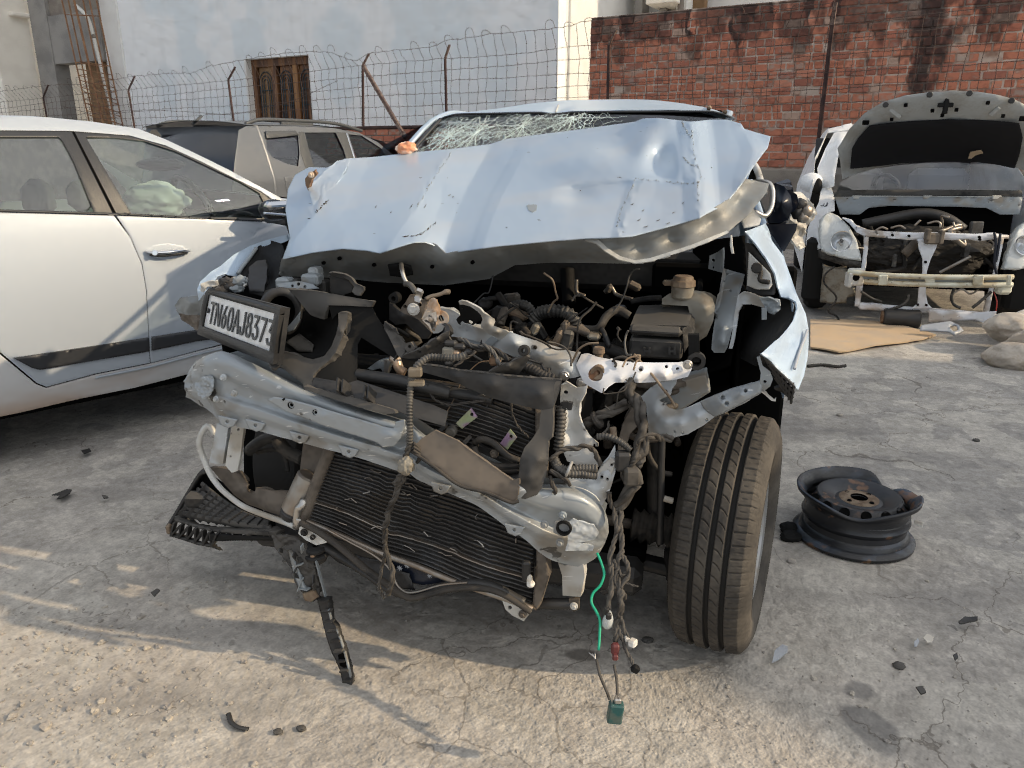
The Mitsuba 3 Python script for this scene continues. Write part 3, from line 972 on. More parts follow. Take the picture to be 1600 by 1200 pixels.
def build_neighbour():
    k = thing('neighbour_building', 'plain rendered building outside the picture on the right, shading the yard', 'building')
    fr = Frame((9.9, -.65), math.radians(45))
    part(k, 'wall', fbox(fr, (-1.5, 7), (0, NB_LEN), (-.1, NB_H)), 'm_whitewall', False)
    part(k, 'roof', fbox(fr, (-1.5, 7.1), (-.0, NB_LEN + .1), (NB_H + .002, NB_H + .12), .02), 'm_concrete')
    for i in range(2):
        part(k, 'window', fbox(fr, (-.03, -.002), (.6 + i * 1.4, 1.4 + i * 1.4), (1.2, 2.4), .01), 'm_wood')


NB_H, NB_LEN = 5.0, 3.0
build_neighbour()
# ---------------------------------------------------------------- silver hatchback on the left
LC = Frame((-2.05, 2.95), math.radians(-46))


def lc_depth(u, z):
    low = .045 * np.clip(np.abs(z - .66) / .42, 0, 1.2)**2
    q = np.clip(z - .95, 0, .6)
    hi = .02146 + .148 * q + .75 * q * q
    return np.where(z < .95, low, hi)


def build_left_car():
    k = thing('silver_hatchback', 'silver hatchback with a deployed white airbag behind its side window, left of the wreck', 'car')

    def sh(nm, pts, mt, off=0.0, t=.004, holes=(), step=9, par=k, sm=True, z=None):
        return part(par, nm, sheet(pts, LC, t, holes=holes, step=step, sfun=lambda u, zz: lc_depth(u, zz) + off), mt, sm)
    frame_top = [(-420, 250), (-250, 222), (-100, 206), (0, 203), (109, 204), (201, 211), (259, 227), (316, 253), (374, 282), (408, 299)]
    roof_top = [(-420, 222), (-250, 196), (-100, 184), (0, 182), (72, 183), (144, 190), (216, 201), (259, 218), (302, 238), (359, 266), (403, 290), (444, 312)]
    belt = [(445, 352), (411, 345), (300, 340), (178, 335), (90, 332), (0, 330), (-200, 326), (-420, 320)]
    # upper side rail, painted
    sh('roof_rail', roof_top + [(446, 322), (425, 311)] + frame_top[::-1], 'm_silver')
    # black window surround with the two panes cut out
    wr = [(-380, 262), (-250, 236), (-100, 219), (0, 214), (92, 214), (98, 221), (115, 253), (147, 332), (0, 328), (-380, 318)]
    wf = [(134, 214), (180, 215), (224, 220), (273, 236), (316, 256), (374, 284), (405, 302), (412, 316), (410, 341), (300, 338), (206, 335), (198, 322)]
    sh('window_surround', frame_top + [(424, 311), (446, 323), (446, 352)] + belt[1:] , 'm_trim', .004, holes=(wr, wf), step=6)
    sh('pane', wr, 'm_glass_soft', .012, t=0, step=20, sm=True)
    sh('pane', wf, 'm_glass_soft', .012, t=0, step=20, sm=True)
    b1, b2 = [(98, 206), (104, 206), (173, 334), (168, 334)], None
    sh('pillar_seam', [(113, 205), (116, 205), (182, 334), (178, 334)], 'm_black', -.001, t=.002, step=5)
    # body: rear quarter, two doors, sill
    seam = [(180, 338), (204, 371), (222, 413), (229, 455), (232, 515), (235, 567)]
    rear_bottom = [(150, 584), (72, 605), (57, 599), (0, 551), (-40, 500), (-60, 420), (-64, 332)]
    trim_r = [(22, 560), (135, 543), (233, 528), (234, 549), (150, 563), (63, 578), (50, 575)]
    trim_f = [(238, 527), (309, 516), (420, 500), (430, 518), (309, 533), (238, 548)]
    g = .55
    sh('rear_door', [(-62, 328), (0, 331), (90, 333), (178 - g, 336.5)] + [(x - g, y) for x, y in seam[1:]] + [(x + 1.2 * g, y - g) for x, y in rear_bottom], 'm_silver', step=6)
    sh('front_door', [(181 + g, 336.5), (300, 341), (411, 346), (447, 353), (470, 420), (470, 505), (315, 546)] + [(x + g, y) for x, y in seam[::-1][:-1]], 'm_silver', step=6)
    sh('sill', [(-2, 552), (56, 600.2), (72, 606.4), (150, 585.4), (235, 568.4), (315, 547.4), (480, 508), (480, 540), (300, 583), (210, 606), (120, 624), (30, 645), (0, 651), (-30, 648), (-60, 600)], 'm_silver_dirty', .002, step=7)
    sh('sill_crease', [(150, 589), (235, 572), (315, 551), (480, 511), (480, 514), (315, 554), (235, 575), (150, 592)], 'm_silver', -.006, t=.006, step=5)
    sh('rear_quarter', [(-66, 330), (-62, 420), (-42, 502), (-3, 552), (-62, 602), (-110, 560), (-240, 560), (-420, 640), (-520, 600), (-540, 420), (-420, 322)], 'm_silver', step=14)
    sh('gap_backing', [(-66, 334), (440, 352), (470, 510), (60, 610), (-10, 560)], 'm_black', .03, t=.002, step=14)
    sh('door_trim', trim_r, 'm_trim', -.010, t=.012, step=5)
    sh('door_trim', trim_f, 'm_trim', -.010, t=.012, step=5)
    sh('belt_trim', [(-62, 324), (0, 327), (178, 332.5), (300, 338), (411, 343), (411, 346), (300, 341), (178, 336), (0, 331), (-62, 328)], 'm_trim', -.006, t=.01, step=4)
    # handle in its cup
    P = lambda x, y, d: LC.at(x, y, d)
    d0 = float(lc_depth(0, .82))
    cup = sheet([(227, 392), (240, 383), (262, 380), (285, 384), (297, 392), (285, 401), (262, 408), (240, 402)], LC, .002, inner=[(262, 394, d0 + .012)] and [(250, 393, d0 + .012), (262, 394, d0 + .014), (276, 393, d0 + .012)],
                step=3, sfun=lambda u, zz: lc_depth(u, zz) - .003)
    h = part(k, 'door_handle', tube(spline([P(228, 393, d0 - .006), P(240, 395, d0 - .028), (P(262, 394, d0 - .036)), P(284, 391.5, d0 - .028), P(296, 392, d0 - .006)], n=18), np.concatenate([np.linspace(.008, .016, 9), np.linspace(.016, .008, 9)]), 10, flat=.6), 'm_chrome', True)
    part(h, 'grip_shadow', tube(spline([P(234, 397, d0 - .012), P(250, 399, d0 - .028), P(276, 397, d0 - .028), P(291, 395, d0 - .012)], n=14), .008, 8), 'm_trim', True)
    part(h, 'cup', cup, 'm_silver', True)
    part(h, 'lock', rod(P(242, 395, d0 - .025), P(242, 395, d0 - .046), .013), 'm_chrome')
    # mirror
    c = P(428, 328, -.12)
    m = part(k, 'door_mirror', cat(box(c, (.13, .10, .085), .03, np.stack([LC.r, LC.a, [0, 0, 1.0]]).T), lumpy(c, (.072, .06, .05), .02, 1.2, 2)), 'm_blackgloss', 40)
    Rm = np.stack([LC.r, LC.a, [0, 0, 1]])
    part(m, 'cap', box(c + np.array([0, 0, .022]) - LC.a * .035, (.125, .06, .04), .018, np.stack([LC.r, LC.a, [0, 0, 1.0]]).T), 'm_chrome')
    part(m, 'turn_lamp', bar(P(412, 333, -.20), P(446, 336, -.19), .02, .012, bev=.004), 'm_chrome')
    part(m, 'foot', bar(P(420, 345, -.02), P(428, 335, -.10), .05, .03, bev=.01), 'm_trim')
    # roof, far side, ends
    top = [(x, y) for x, y in roof_top]
    us, zs = [], []
    for x, y in top:
        s = 0.0
        for _ in range(8):
            u, _d, zz = LC.loc(LC.at(x, y, s))
            s = float(lc_depth(u, zz))
        us.append(float(u))
        zs.append(float(zz))
    us, zs = np.array(us), np.array(zs)
    nose_u = 2.25
    U = np.concatenate([[us[0] - .55], us, [us[-1] + .25, nose_u]])
    Zt = np.concatenate([[1.05], zs, [zs[-1] - .03, .78]])
    W = 1.72
    V_ = np.linspace(0, 1, 15)
    G = []
    for u, z in zip(U, Zt):
        d = float(lc_depth(u, z))
        dd = d + (W - 2 * d) * V_
        G.append(LC.w(u, dd, z + .022 * (1 - (2 * V_ - 1)**2) - .006))
    G = np.array(G)
    i_ws = int(np.argmin(np.abs(us - float(LC.loc(LC.at(259, 218, .25))[0])))) + 1
    part(k, 'roof', shell(*grid_mesh(G[:i_ws + 1]), .004), 'm_silver', True)
    part(k, 'windscreen', grid_mesh(G[i_ws:len(us) + 1]), 'm_glass', True)
    part(k, 'bonnet', shell(*grid_mesh(G[len(us):]), .004), 'm_silver', True)
    far = Polygon([(u, z) for u, z in zip(U, Zt)] + [(nose_u, .3), (U[0], .3)])
    zb = 1.0
    holes = [Polygon([(us[4] + .08, zb), (us[4] + .08, 1.40), (us[6], 1.38), (us[9], 1.15), (us[10], zb)])]
    for hh in holes:
        far = far.difference(hh.buffer(0))
    P2, F2 = tri_area(far, .12)
    d = W - lc_depth(P2[:, 0], P2[:, 1])
    part(k, 'far_side', shell(LC.w(P2[:, 0], d, P2[:, 1]), F2, .004), 'm_silver', True)
    part(k, 'nose', fbox(LC, (nose_u - .03, nose_u), (.05, W - .05), (.25, .80), .01), 'm_silver')
    part(k, 'tail', fbox(LC, (U[0], U[0] + .03), (.05, W - .05), (.3, 1.04), .01), 'm_silver')
    part(k, 'floor', fbox(LC, (U[0] + .05, nose_u - .05), (.12, W - .12), (.20, .30), .01), 'm_black')
    # cabin
    part(k, 'dashboard', fbox(LC, (.95, 1.5), (.18, W - .18), (.62, .93), .06), 'm_dash')
    part(k, 'seat_back', fbox(LC, (-.25, -.08), (.25, .72), (.4, 1.0), .05), 'm_seat')
    part(k, 'seat_back', fbox(LC, (-.25, -.08), (1.0, 1.47), (.4, 1.0), .05), 'm_seat')
    part(k, 'headrest', box(LC.at(60, 310, .45), (.13, .11, .17), .045, np.stack([LC.r, LC.a, [0, 0, 1.0]]).T), 'm_seat', True)
    part(k, 'headrest', box(LC.at(125, 306, 1.2), (.13, .11, .17), .045, np.stack([LC.r, LC.a, [0, 0, 1.0]]).T), 'm_seat', True)
    ab = lumpy((0, 0, 0), (.15, .13, .088), .30, 2.0, 9, 4)
    part(k, 'airbag', (ab[0] + LC.at(242, 316, .42), ab[1]), 'm_airbag', True)
    th = np.linspace(0, 2 * math.pi, 40)
    cst = LC.at(306, 330, .42)
    ax1, ax2 = LC.a, np.array([0, 0, 1.0]) * .93 - LC.r * .36
    part(k, 'steering_wheel', tube(cst + .18 * (np.cos(th)[:, None] * ax1 + np.sin(th)[:, None] * ax2), .016, 8, False), 'm_trim', True)
    part(k, 'inside_mirror', lumpy(LC.at(251, 257, .80), (.13, .05, .035), .05, 1, 3), 'm_trim', True)
    part(k, 'mirror_stalk', bar(LC.at(251, 245, .80), LC.at(251, 257, .80), .02, .02), 'm_trim')
    # wheels
    for u, nm in ((-.44, 'wheel'), (1.86, 'wheel')):
        for d, sg in ((.12, -1), (W - .12, 1)):
            c = LC.w(u, d, .31)
            w = part(k, nm, lathe([(.19, -.09), (.27, -.1), (.30, -.085), (.31, -.05), (.31, .05), (.30, .085), (.27, .1), (.19, .09)], 40, LC.a, c, closed=True), 'm_tyre_dark')
            part(w, 'rim', lathe([(1e-4, .02), (.06, .03), (.16, .0), (.19, .07), (.195, .07), (.195, -.07)], 32, LC.a * sg, c), 'm_rimgrey')
    part(k, 'spoiler', sheet([(232, 209), (236, 203), (244, 202), (252, 212), (248, 216)], LC, .01, sfun=lambda u, z: z * 0 + .86, step=4), 'm_trim')


build_left_car()


# ---------------------------------------------------------------- beige-grey SUV behind, seen from its right rear
SV = Frame((-2.62, 6.75), math.radians(-62))


def sv_depth(u, z):
    return np.where(z < 1.0, .03 * np.clip((1.0 - z) / .6, 0, 1)**2, .20 * np.clip((z - 1.0) / .6, 0, 1.3)**1.2)


def build_suv():
    k = thing('grey_suv', 'dusty grey beige wagon with dark tinted windows and roof rails, behind the silver hatchback', 'car')

    def sh(nm, pts, mt, off=0.0, t=.004, holes=(), step=8, par=k):
        return part(par, nm, sheet(pts, SV, t, holes=holes, step=step, sfun=lambda u, zz: sv_depth(u, zz) + off), mt, True)
    win_q = [(416, 213), (466, 212), (468, 240), (466, 260), (448, 256), (426, 246), (417, 233)]
    win_r = [(476, 207), (525, 207), (532, 220), (540, 244), (543, 262), (490, 262)]
    win_f = [(538, 209), (565, 212), (596, 232), (604, 246), (556, 247), (548, 232)]
    side = [(373, 203), (385, 197), (463, 197), (520, 200), (560, 207), (590, 222), (612, 240), (640, 260), (640, 420), (380, 420), (362, 330), (366, 258)]
    sh('side', side, 'm_suv', holes=(win_q, win_r, win_f), step=6)
    for wn in (win_q, win_r, win_f):
        sh('pane', wn, 'm_glass_dark', .012, t=0, step=20)
    sh('pillar_trim', [(467, 206), (475, 206), (491, 262), (478, 262), (470, 240)], 'm_suv_trim', -.004, t=.006)
    sh('pillar_trim', [(524, 206), (540, 207), (557, 246), (544, 262), (540, 240)], 'm_suv_trim', -.004, t=.006)
    sh('window_visor', [(415, 205), (462, 204), (467, 211), (417, 216)], 'm_suv_trim', -.02, t=.014)
    sh('door_strip', [(541, 208), (544, 209), (557, 246), (553, 247)], 'm_chrome', -.006, t=.006)
    sh('fuel_flap', [(445, 276), (462, 272), (470, 278), (468, 300), (448, 300)], 'm_suv', -.004, t=.004, step=4)
    # roof, rails, back
    W = 1.78
    u0 = float(SV.loc(SV.at(385, 197, .2))[0])
    zr = [float(SV.loc(SV.at(x, y, .2))[2]) for x, y in ((385, 196), (463, 197), (520, 200), (590, 222))]
    ur = [float(SV.loc(SV.at(x, y, .2))[0]) for x, y in ((385, 196), (463, 197), (520, 200), (590, 222))]
    U = np.array([u0 - .02] + ur[1:] + [ur[-1] + .35, ur[-1] + 1.5])
    Zr = np.array([zr[0]] + zr[1:] + [zr[-1] - .18, .95])
    v = np.linspace(0, 1, 13)
    G = np.array([SV.w(u, sv_depth(u, z) + (W - 2 * sv_depth(u, z)) * v, z + .05 * (1 - (2 * v - 1)**2)) for u, z in zip(U, Zr)])
    part(k, 'roof', shell(*grid_mesh(G[:4]), .004), 'm_suv', True)
    part(k, 'windscreen', grid_mesh(G[3:5]), 'm_glass_dark', True)
    part(k, 'bonnet', shell(*grid_mesh(G[4:]), .004), 'm_suv', True)
    # tail: rounded corner, hatch with window
    zt = zr[0]
    hz = np.linspace(.4, zt, 12)
    tail = []
    for z in hz:
        out = .0 + .10 * np.clip((1.0 - z) / .5, 0, 1) - .20 * np.clip((z - 1.0) / (zt - 1.0), 0, 1)**1.4
        d0 = float(sv_depth(0, z))
        row = [(u0 + .10, d0), (u0 + .02, d0 + .02), (u0 - .05 - out * .5, d0 + .09)] + [(u0 - .09 - out - .03 * math.sin(math.pi * q), d0 + .2 + (W - 2 * d0 - .4) * q) for q in np.linspace(0, 1, 9)] + [(u0 + .02, W - d0 - .02)]
        tail.append(SV.w([q[0] for q in row], [q[1] for q in row], z))
    part(k, 'tailgate', shell(*grid_mesh(np.array(tail)), .004), 'm_suv', True)
    rows = []
    for z in np.linspace(1.02, zt - .07, 8):
        out = -.20 * np.clip((z - 1.0) / (zt - 1.0), 0, 1)**1.4
        d0 = float(sv_depth(0, z))
        rows.append(SV.w(u0 - .105 - out - .03 * np.sin(np.pi * np.linspace(.03, .97, 9)), d0 + .20 + (W - 2 * d0 - .4) * np.linspace(.02, .98, 9), z))
    part(k, 'rear_window', grid_mesh(np.array(rows)), 'm_glass_dark', True)
    part(k, 'cabin_dark', fbox(SV, (u0 + .06, u0 + 2.6), (.34, W - .34), (.35, 1.20), .05), 'm_dash')
    for d in (.26, W - .30):
        rail = [(u0 + .05, zt + .005), (u0 + .2, zt + .045), (u0 + .6, zt + .055), (u0 + 1.3, zt + .045), (u0 + 1.75, zt - .02)]
        r = part(k, 'roof_rail', tube(spline(SV.w([q[0] for q in rail], d, [q[1] + .01 for q in rail]), n=24), .018, 8), 'm_suv_trim', True)
        part(r, 'rail_foot', fbox(SV, (u0 + .5, u0 + .95), (d - .02, d + .02), (zt + .0, zt + .05), .01), 'm_suv_trim')
    lamp = lumpy(SV.at(374, 272, .10), (.05, .06, .09), .08, 1.5, 4)
    part(k, 'tail_lamp', lamp, 'm_redlamp', True)
    part(k, 'aerial', bar(SV.w(u0 - .02, W * .5, zt + .02), SV.w(u0 + .1, W * .5, zt + .10), .02, .02), 'm_suv_trim')
    part(k, 'far_side', fbox(SV, (u0, u0 + 3.6), (W - .03, W), (.35, 1.0), .01), 'm_suv')
    part(k, 'underbody', fbox(SV, (u0 + .05, u0 + 3.6), (.08, W - .08), (.25, .36), .01), 'm_black')
    for u in (u0 + .75, u0 + 3.3):
        for d in (.12, W - .12):
            part(k, 'wheel', lathe([(1e-4, -.06), (.2, -.09), (.30, -.1), (.34, -.07), (.34, .07), (.30, .1), (.2, .09), (1e-4, .06)], 32, SV.a, SV.w(u, d, .34)), 'm_tyre_dark')


build_suv()


# ---------------------------------------------------------------- white hatchback on the right: bonnet up, front stripped
WC = Frame((3.02, 5.55), math.radians(17.5))


def build_white_car():
    k = thing('white_hatchback', 'white hatchback with its bonnet propped up and its bumper removed, before the brick wall', 'car')

    def P(pts, key='I'):
        return Z(key, pts)

    def sh(nm, pts, mt, t=.004, par=k, key='I', **kw):
        return part(par, nm, sheet(P(pts, key), WC, t, **kw), mt, True)
    # bonnet underside, propped: hinge at the scuttle, leading edge high and forward
    lead = [(322, 372, .95), (300, 480, .98)]
    outl = [(330, 360, .92), (318, 300, .80), (370, 215, .60), (440, 140, .45), (520, 90, .36), (620, 60, .30), (740, 42, .27), (860, 36, .26), (960, 40, .27), (1060, 56, .31), (1130, 76, .36), (1200, 110, .44), (1300, 220, .62), (1330, 330, .85),
            (1310, 420, .98), (1170, 400, .98), (1100, 372, .98), (1000, 362, .98), (860, 356, .98), (720, 358, .98), (600, 370, .98), (480, 392, .98), (390, 420, .98), (340, 440, .98)]
    bon = part(k, 'bonnet', sheet(P(outl, 'Q'), WC, .012, step=8, inner=P([(800, 250, .63), (600, 250, .64), (1000, 250, .64), (800, 120, .36), (600, 140, .40), (1000, 140, .4)], 'Q')), 'm_hood_under', True)
    felt = [(376, 392, .90), (384, 300, .73), (410, 255, .63), (465, 195, .49), (560, 184, .445), (650, 176, .425), (820, 168, .40), (960, 170, .41), (1090, 178, .44), (1150, 185, .47), (1165, 250, .63), (1150, 330, .80), (1128, 390, .92), (1040, 372, .9), (960, 362, .9), (860, 357, .9), (760, 358, .9), (620, 366, .9), (500, 380, .9)]
    part(bon, 'liner', sheet(P(felt, 'Q'), WC, .008, step=8, nz=.003), 'm_felt', True)
    for x, y, d, r in ((537, 99, .345, 7), (738, 53, .265, 7), (920, 47, .25, 7), (1112, 80, .35, 7)):
        c = WC.at(*P([(x, y)], 'Q')[0], d)
        part(bon, 'buffer', rod(c, c - WC.a * .02, .020), 'm_plastic')
    for x, y, d in ((447, 180, .47), (630, 100, .33), (1006, 90, .32), (1165, 162, .44), (566, 165, .41), (1075, 150, .38), (797, 147, .36), (752, 126, .34), (862, 122, .34)):
        c = WC.at(*P([(x, y)], 'Q')[0], d)
        big = x in (447, 1165)
        part(bon, 'plug', box(c, (.05 if big else .026, .012, .034 if big else .026), .004), 'm_black')
    c = WC.at(*P([(812, 100)], 'Q')[0], .315)
    part(bon, 'striker', cat(box(c, (.11, .02, .03), .005), box(c + np.array([0, -.004, 0]), (.032, .026, .12), .005)), 'm_plastic_dark')
    for x0, y0, d0, x1, y1, d1 in ((560, 120, .385, 605, 158, .42), (1060, 110, .365, 1015, 148, .40)):
        a, b = WC.at(*P([(x0, y0)], 'Q')[0], d0), WC.at(*P([(x1, y1)], 'Q')[0], d1)
        part(bon, 'rib', bar(a, b, .03, .012, -WC.a, .005), 'm_hood_under')
    leaf = WC.at(*P([(948, 325)], 'Q')[0], .80)
    part(bon, 'torn_patch', sheet(P([(915, 345, .78), (925, 315, .74), (975, 305, .72), (985, 320, .75), (950, 330, .77), (930, 345, .78)], 'Q'), WC, .003, step=2), 'm_card')
    # windscreen and scuttle
    ws = [(318, 490, 1.0), (330, 455, 1.05), (390, 420, 1.2), (480, 393, 1.32), (600, 374, 1.42), (720, 364, 1.46), (860, 362, 1.48), (1000, 372, 1.46), (1100, 400, 1.35), (1150, 440, 1.2), (1160, 490, 1.02), (1000, 492, .98), (700, 488, .98)]
    part(k, 'windscreen', sheet(P(ws, 'Q'), WC, 0, step=14), 'm_glass_mid', True)
    part(k, 'wheel_rim_inside', tube(spline([WC.at(*P([(x, y)], 'Q')[0], 1.75) for x, y in ((480, 470), (500, 430), (540, 420), (580, 440), (600, 470))], n=16), .02, 6), 'm_trim', True)
    part(k, 'scuttle', sheet(P([(300, 520, .9), (318, 489, .99), (700, 486, .97), (1160, 490, .99), (1165, 520, .9), (1000, 515, .88), (700, 512, .87), (400, 512, .88)], 'Q'), WC, .006, step=7), 'm_plastic_dusty', True)
    part(k, 'scuttle_strip', bar(WC.at(*P([(385, 519)], 'Q')[0], .86), WC.at(*P([(1065, 522)], 'Q')[0], .86), .02, .016), 'm_ivory')
    for x in (410, 730, 1045):
        c = WC.at(*P([(x, 522)], 'Q')[0], .85)
        part(k, 'clip', box(c, (.07, .02, .03), .005), 'm_ivory')
    part(k, 'bulkhead', sheet(P([(305, 520, .86), (700, 518, .85), (1165, 520, .86), (1150, 600, .8), (1060, 600, .8), (1000, 570, .82), (880, 565, .82), (560, 560, .82), (460, 570, .82), (420, 600, .8), (330, 600, .8)], 'Q'), WC, .01, step=8, nz=.006), 'm_greymetal', True)
    part(k, 'bay_back', fbox(WC, (-.72, .72), (.95, .98), (.2, .88), .01), 'm_black')
    # front frame
    fr = part(k, 'front_frame', sheet(P([(370, 262, .34), (420, 270, .30), (470, 320, .20), (560, 345, .12), (870, 362, .10), (1030, 358, .10), (1270, 372, .11), (1410, 365, .13), (1440, 372, .16), (1500, 378, .2), (1500, 405, .2), (1430, 402, .15), (1290, 420, .12), (1220, 405, .11), (1120, 412, .10), (880, 405, .10), (830, 412, .10), (700, 400, .10), (520, 385, .13), (470, 360, .2), (420, 300, .3)]), WC, .03, step=4), 'm_white_frame', True)
    part(fr, 'upright', sheet(P([(520, 385, .13), (552, 380, .13), (545, 480, .12), (530, 580, .12), (515, 700, .12), (490, 860, .12), (455, 858, .13), (465, 720, .13), (500, 600, .13), (515, 480, .13)]), WC, .03, step=4), 'm_white_frame', True)
    part(fr, 'upright', sheet(P([(1415, 400, .15), (1465, 400, .16), (1450, 480, .16), (1425, 600, .15), (1395, 740, .14), (1365, 900, .13), (1325, 900, .13), (1370, 740, .14), (1405, 600, .15)]), WC, .03, step=4), 'm_white_frame', True)
    part(fr, 'lower_rail', sheet(P([(455, 830, .13), (600, 845, .12), (860, 868, .11), (1000, 875, .11), (1250, 895, .12), (1330, 900, .13), (1335, 918, .13), (1000, 908, .11), (700, 892, .12), (490, 880, .13)]), WC, .03, step=4), 'm_white_frame', True)
    part(fr, 'latch_stay', sheet(P([(880, 405, .09), (1025, 405, .09), (1005, 470, .08), (970, 540, .08), (945, 620, .08), (935, 760, .08), (950, 840, .08), (985, 875, .08), (840, 875, .08), (880, 840, .08), (890, 740, .08), (915, 620, .08), (915, 540, .08), (890, 470, .08)]), WC, .012, step=4,
                                 inner=P([(950, 450, .095), (935, 560, .095), (925, 700, .095)])), 'm_white_frame', True)
    c = WC.at(*P([(985, 400)])[0], .07)
    part(fr, 'latch', cat(box(c, (.11, .05, .08), .01), box(c + np.array([-.05, -.01, .03]), (.03, .05, .08), .006), box(c + np.array([.05, -.01, .01]), (.03, .05, .10), .006)), 'm_brownmetal')
    for x, y in ((712, 378), (824, 384), (1300, 392), (1302, 408), (935, 560), (882, 848), (940, 850)):
        c = WC.at(*P([(x, y)])[0], .075)
        part(fr, 'plug', rod(c + WC.a * .02, c - WC.a * .008, .009), 'm_black')
    # bumper bar: two tubes with bridges
    bb = part(k, 'bumper_bar', tube(spline([WC.at(*P([q[:2]])[0], q[2]) for q in ((410, 625, .02), (640, 648, -.03), (960, 660, -.05), (1280, 664, -.03), (1525, 660, .02))], n=24), .020, 10), 'm_yellowed', True)
    part(bb, 'lower_tube', tube(spline([WC.at(*P([q[:2]])[0], q[2]) for q in ((520, 692, .0), (640, 700, -.03), (960, 712, -.05), (1280, 716, -.03), (1520, 712, .02))], n=24), .020, 10), 'm_yellowed', True)
    part(bb, 'web', sheet(P([(500, 640, .02), (960, 672, -.03), (1510, 668, .03), (1510, 708, .03), (960, 708, -.03), (520, 690, .02)]), WC, .004, step=5), 'm_greymetal', True)
    for x in (650, 966, 1293, 1500):
        part(bb, 'bridge', bar(WC.at(*P([(x, 648)])[0], -.055), WC.at(*P([(x - 4, 716)])[0], -.055), .065 if x < 1400 else .03, .02, -WC.a, .006), 'm_yellowed')
    c = WC.at(*P([(462, 660)])[0], .04)
    part(bb, 'mount', cat(box(c, (.12, .05, .13), .012), box(c + np.array([-.05, 0, -.02]), (.03, .08, .11), .008)), 'm_ivory')
    part(bb, 'mount_hole', rod(c - WC.a * .02, c - WC.a * .034, .026), 'm_black')
    c = WC.at(*P([(1460, 735)])[0], .05)
    part(bb, 'mount', box(c, (.10, .08, .09), .02), 'm_yellowed')
    # head lamps
    for pts, bowls in (([(215, 400, .20), (222, 310, .24), (240, 250, .30), (290, 220, .38), (350, 250, .34), (420, 320, .24), (470, 410, .14), (500, 530, .08), (500, 552, .08), (380, 535, .06), (260, 500, .12), (228, 470, .16)], ((365, 415, .14, 66),)),
                       ([(1600, 290, .30), (1660, 270, .36), (1720, 300, .30), (1730, 480, .2), (1650, 590, .10), (1560, 612, .06), (1460, 610, .06), (1480, 520, .09), (1520, 420, .15), (1560, 340, .22)], ((1610, 440, .14, 62),))):
        h = part(k, 'head_lamp', sheet(P([(x, y, d + .05) for x, y, d in pts]), WC, .06, step=4), 'm_headlens', True)
        part(h, 'lens', sheet(P([(x, y, d - .005) for x, y, d in pts]), WC, 0, step=6, inner=P([(b[0], b[1], b[2] - .05) for b in bowls[:1]])), 'm_lens', True)
        for bx_, by_, bd, br in bowls:
            c = WC.at(*P([(bx_, by_)])[0], bd + .05)
            r = br / 4.324 / FOC * 5.7
            part(h, 'reflector', lathe([(1e-4, .06), (r * .3, .055), (r * .75, .03), (r, -.01), (r * 1.06, -.012), (r * 1.06, .02)], 28, WC.a, c - WC.a * .03), 'm_chrome')
            part(h, 'bulb', rod(c, c - WC.a * .04, r * .18), 'm_black')
    # wing, pillars, side
    sh('wing', [(125, 440, .62), (140, 330, .66), (180, 230, .72), (215, 150, .95), (230, 60, 1.15), (300, 60, 1.1), (318, 120, 1.0), (322, 215, .62), (290, 218, .44), (240, 248, .36), (215, 320, .30), (212, 400, .25), (225, 470, .22), (150, 490, .5)], 'm_white', step=5)
    for x0, y0, x1, y1 in ((225, 180, 250, 165), (232, 200, 275, 165), (250, 185, 270, 155), (215, 212, 270, 180)):
        part(k, 'pen_mark', tube(spline([WC.at(*P([(x0, y0)])[0], .70), WC.at(*P([((x0 + x1) / 2 + 5, (y0 + y1) / 2 + 6)])[0], .70), WC.at(*P([(x1, y1)])[0], .72)], n=6), .004, 5), 'm_navy')
    sh('pillar', [(225, 390, 1.35), (262, 300, 1.75), (300, 230, 2.0), (345, 190, 2.15), (382, 183, 2.15), (384, 200, 2.1), (345, 260, 1.75), (322, 330, 1.4), (305, 430, 1.08), (302, 470, 1.0), (285, 480, 1.05), (260, 490, 1.1), (236, 470, 1.2)], 'm_white', key='Q', step=5)
    sh('side_window', [(236, 400, 1.5), (275, 290, 1.9), (310, 235, 2.1), (325, 240, 2.05), (300, 310, 1.75), (270, 400, 1.4), (250, 440, 1.3)], 'm_glass_dark', key='Q', t=0, step=6)
    m = part(k, 'door_mirror', lumpy(WC.at(*P([(198, 455)], 'Q')[0], 1.15), (.10, .08, .085), .06, 1.2, 3), 'm_white', True)
    part(m, 'glass_side', lumpy(WC.at(*P([(222, 470)], 'Q')[0], 1.12), (.045, .06, .07), .05, 1.2, 4), 'm_plastic_dark', True)
    # shell behind
    zt, W2 = 1.50, .82
    st = [(1.0, .98, .98), (1.5, 1.22, .90), (2.0, 1.44, .80), (2.5, 1.5, .76), (3.2, 1.46, .76), (3.55, 1.2, .80), (3.65, .9, .80)]
    v = np.linspace(-1, 1, 11)
    roof = np.array([WC.w(w * v * .82, d, z + .05 * (1 - v**2)) for d, z, w in st[2:]])
    part(k, 'roof', shell(*grid_mesh(roof), .004), 'm_white', True)
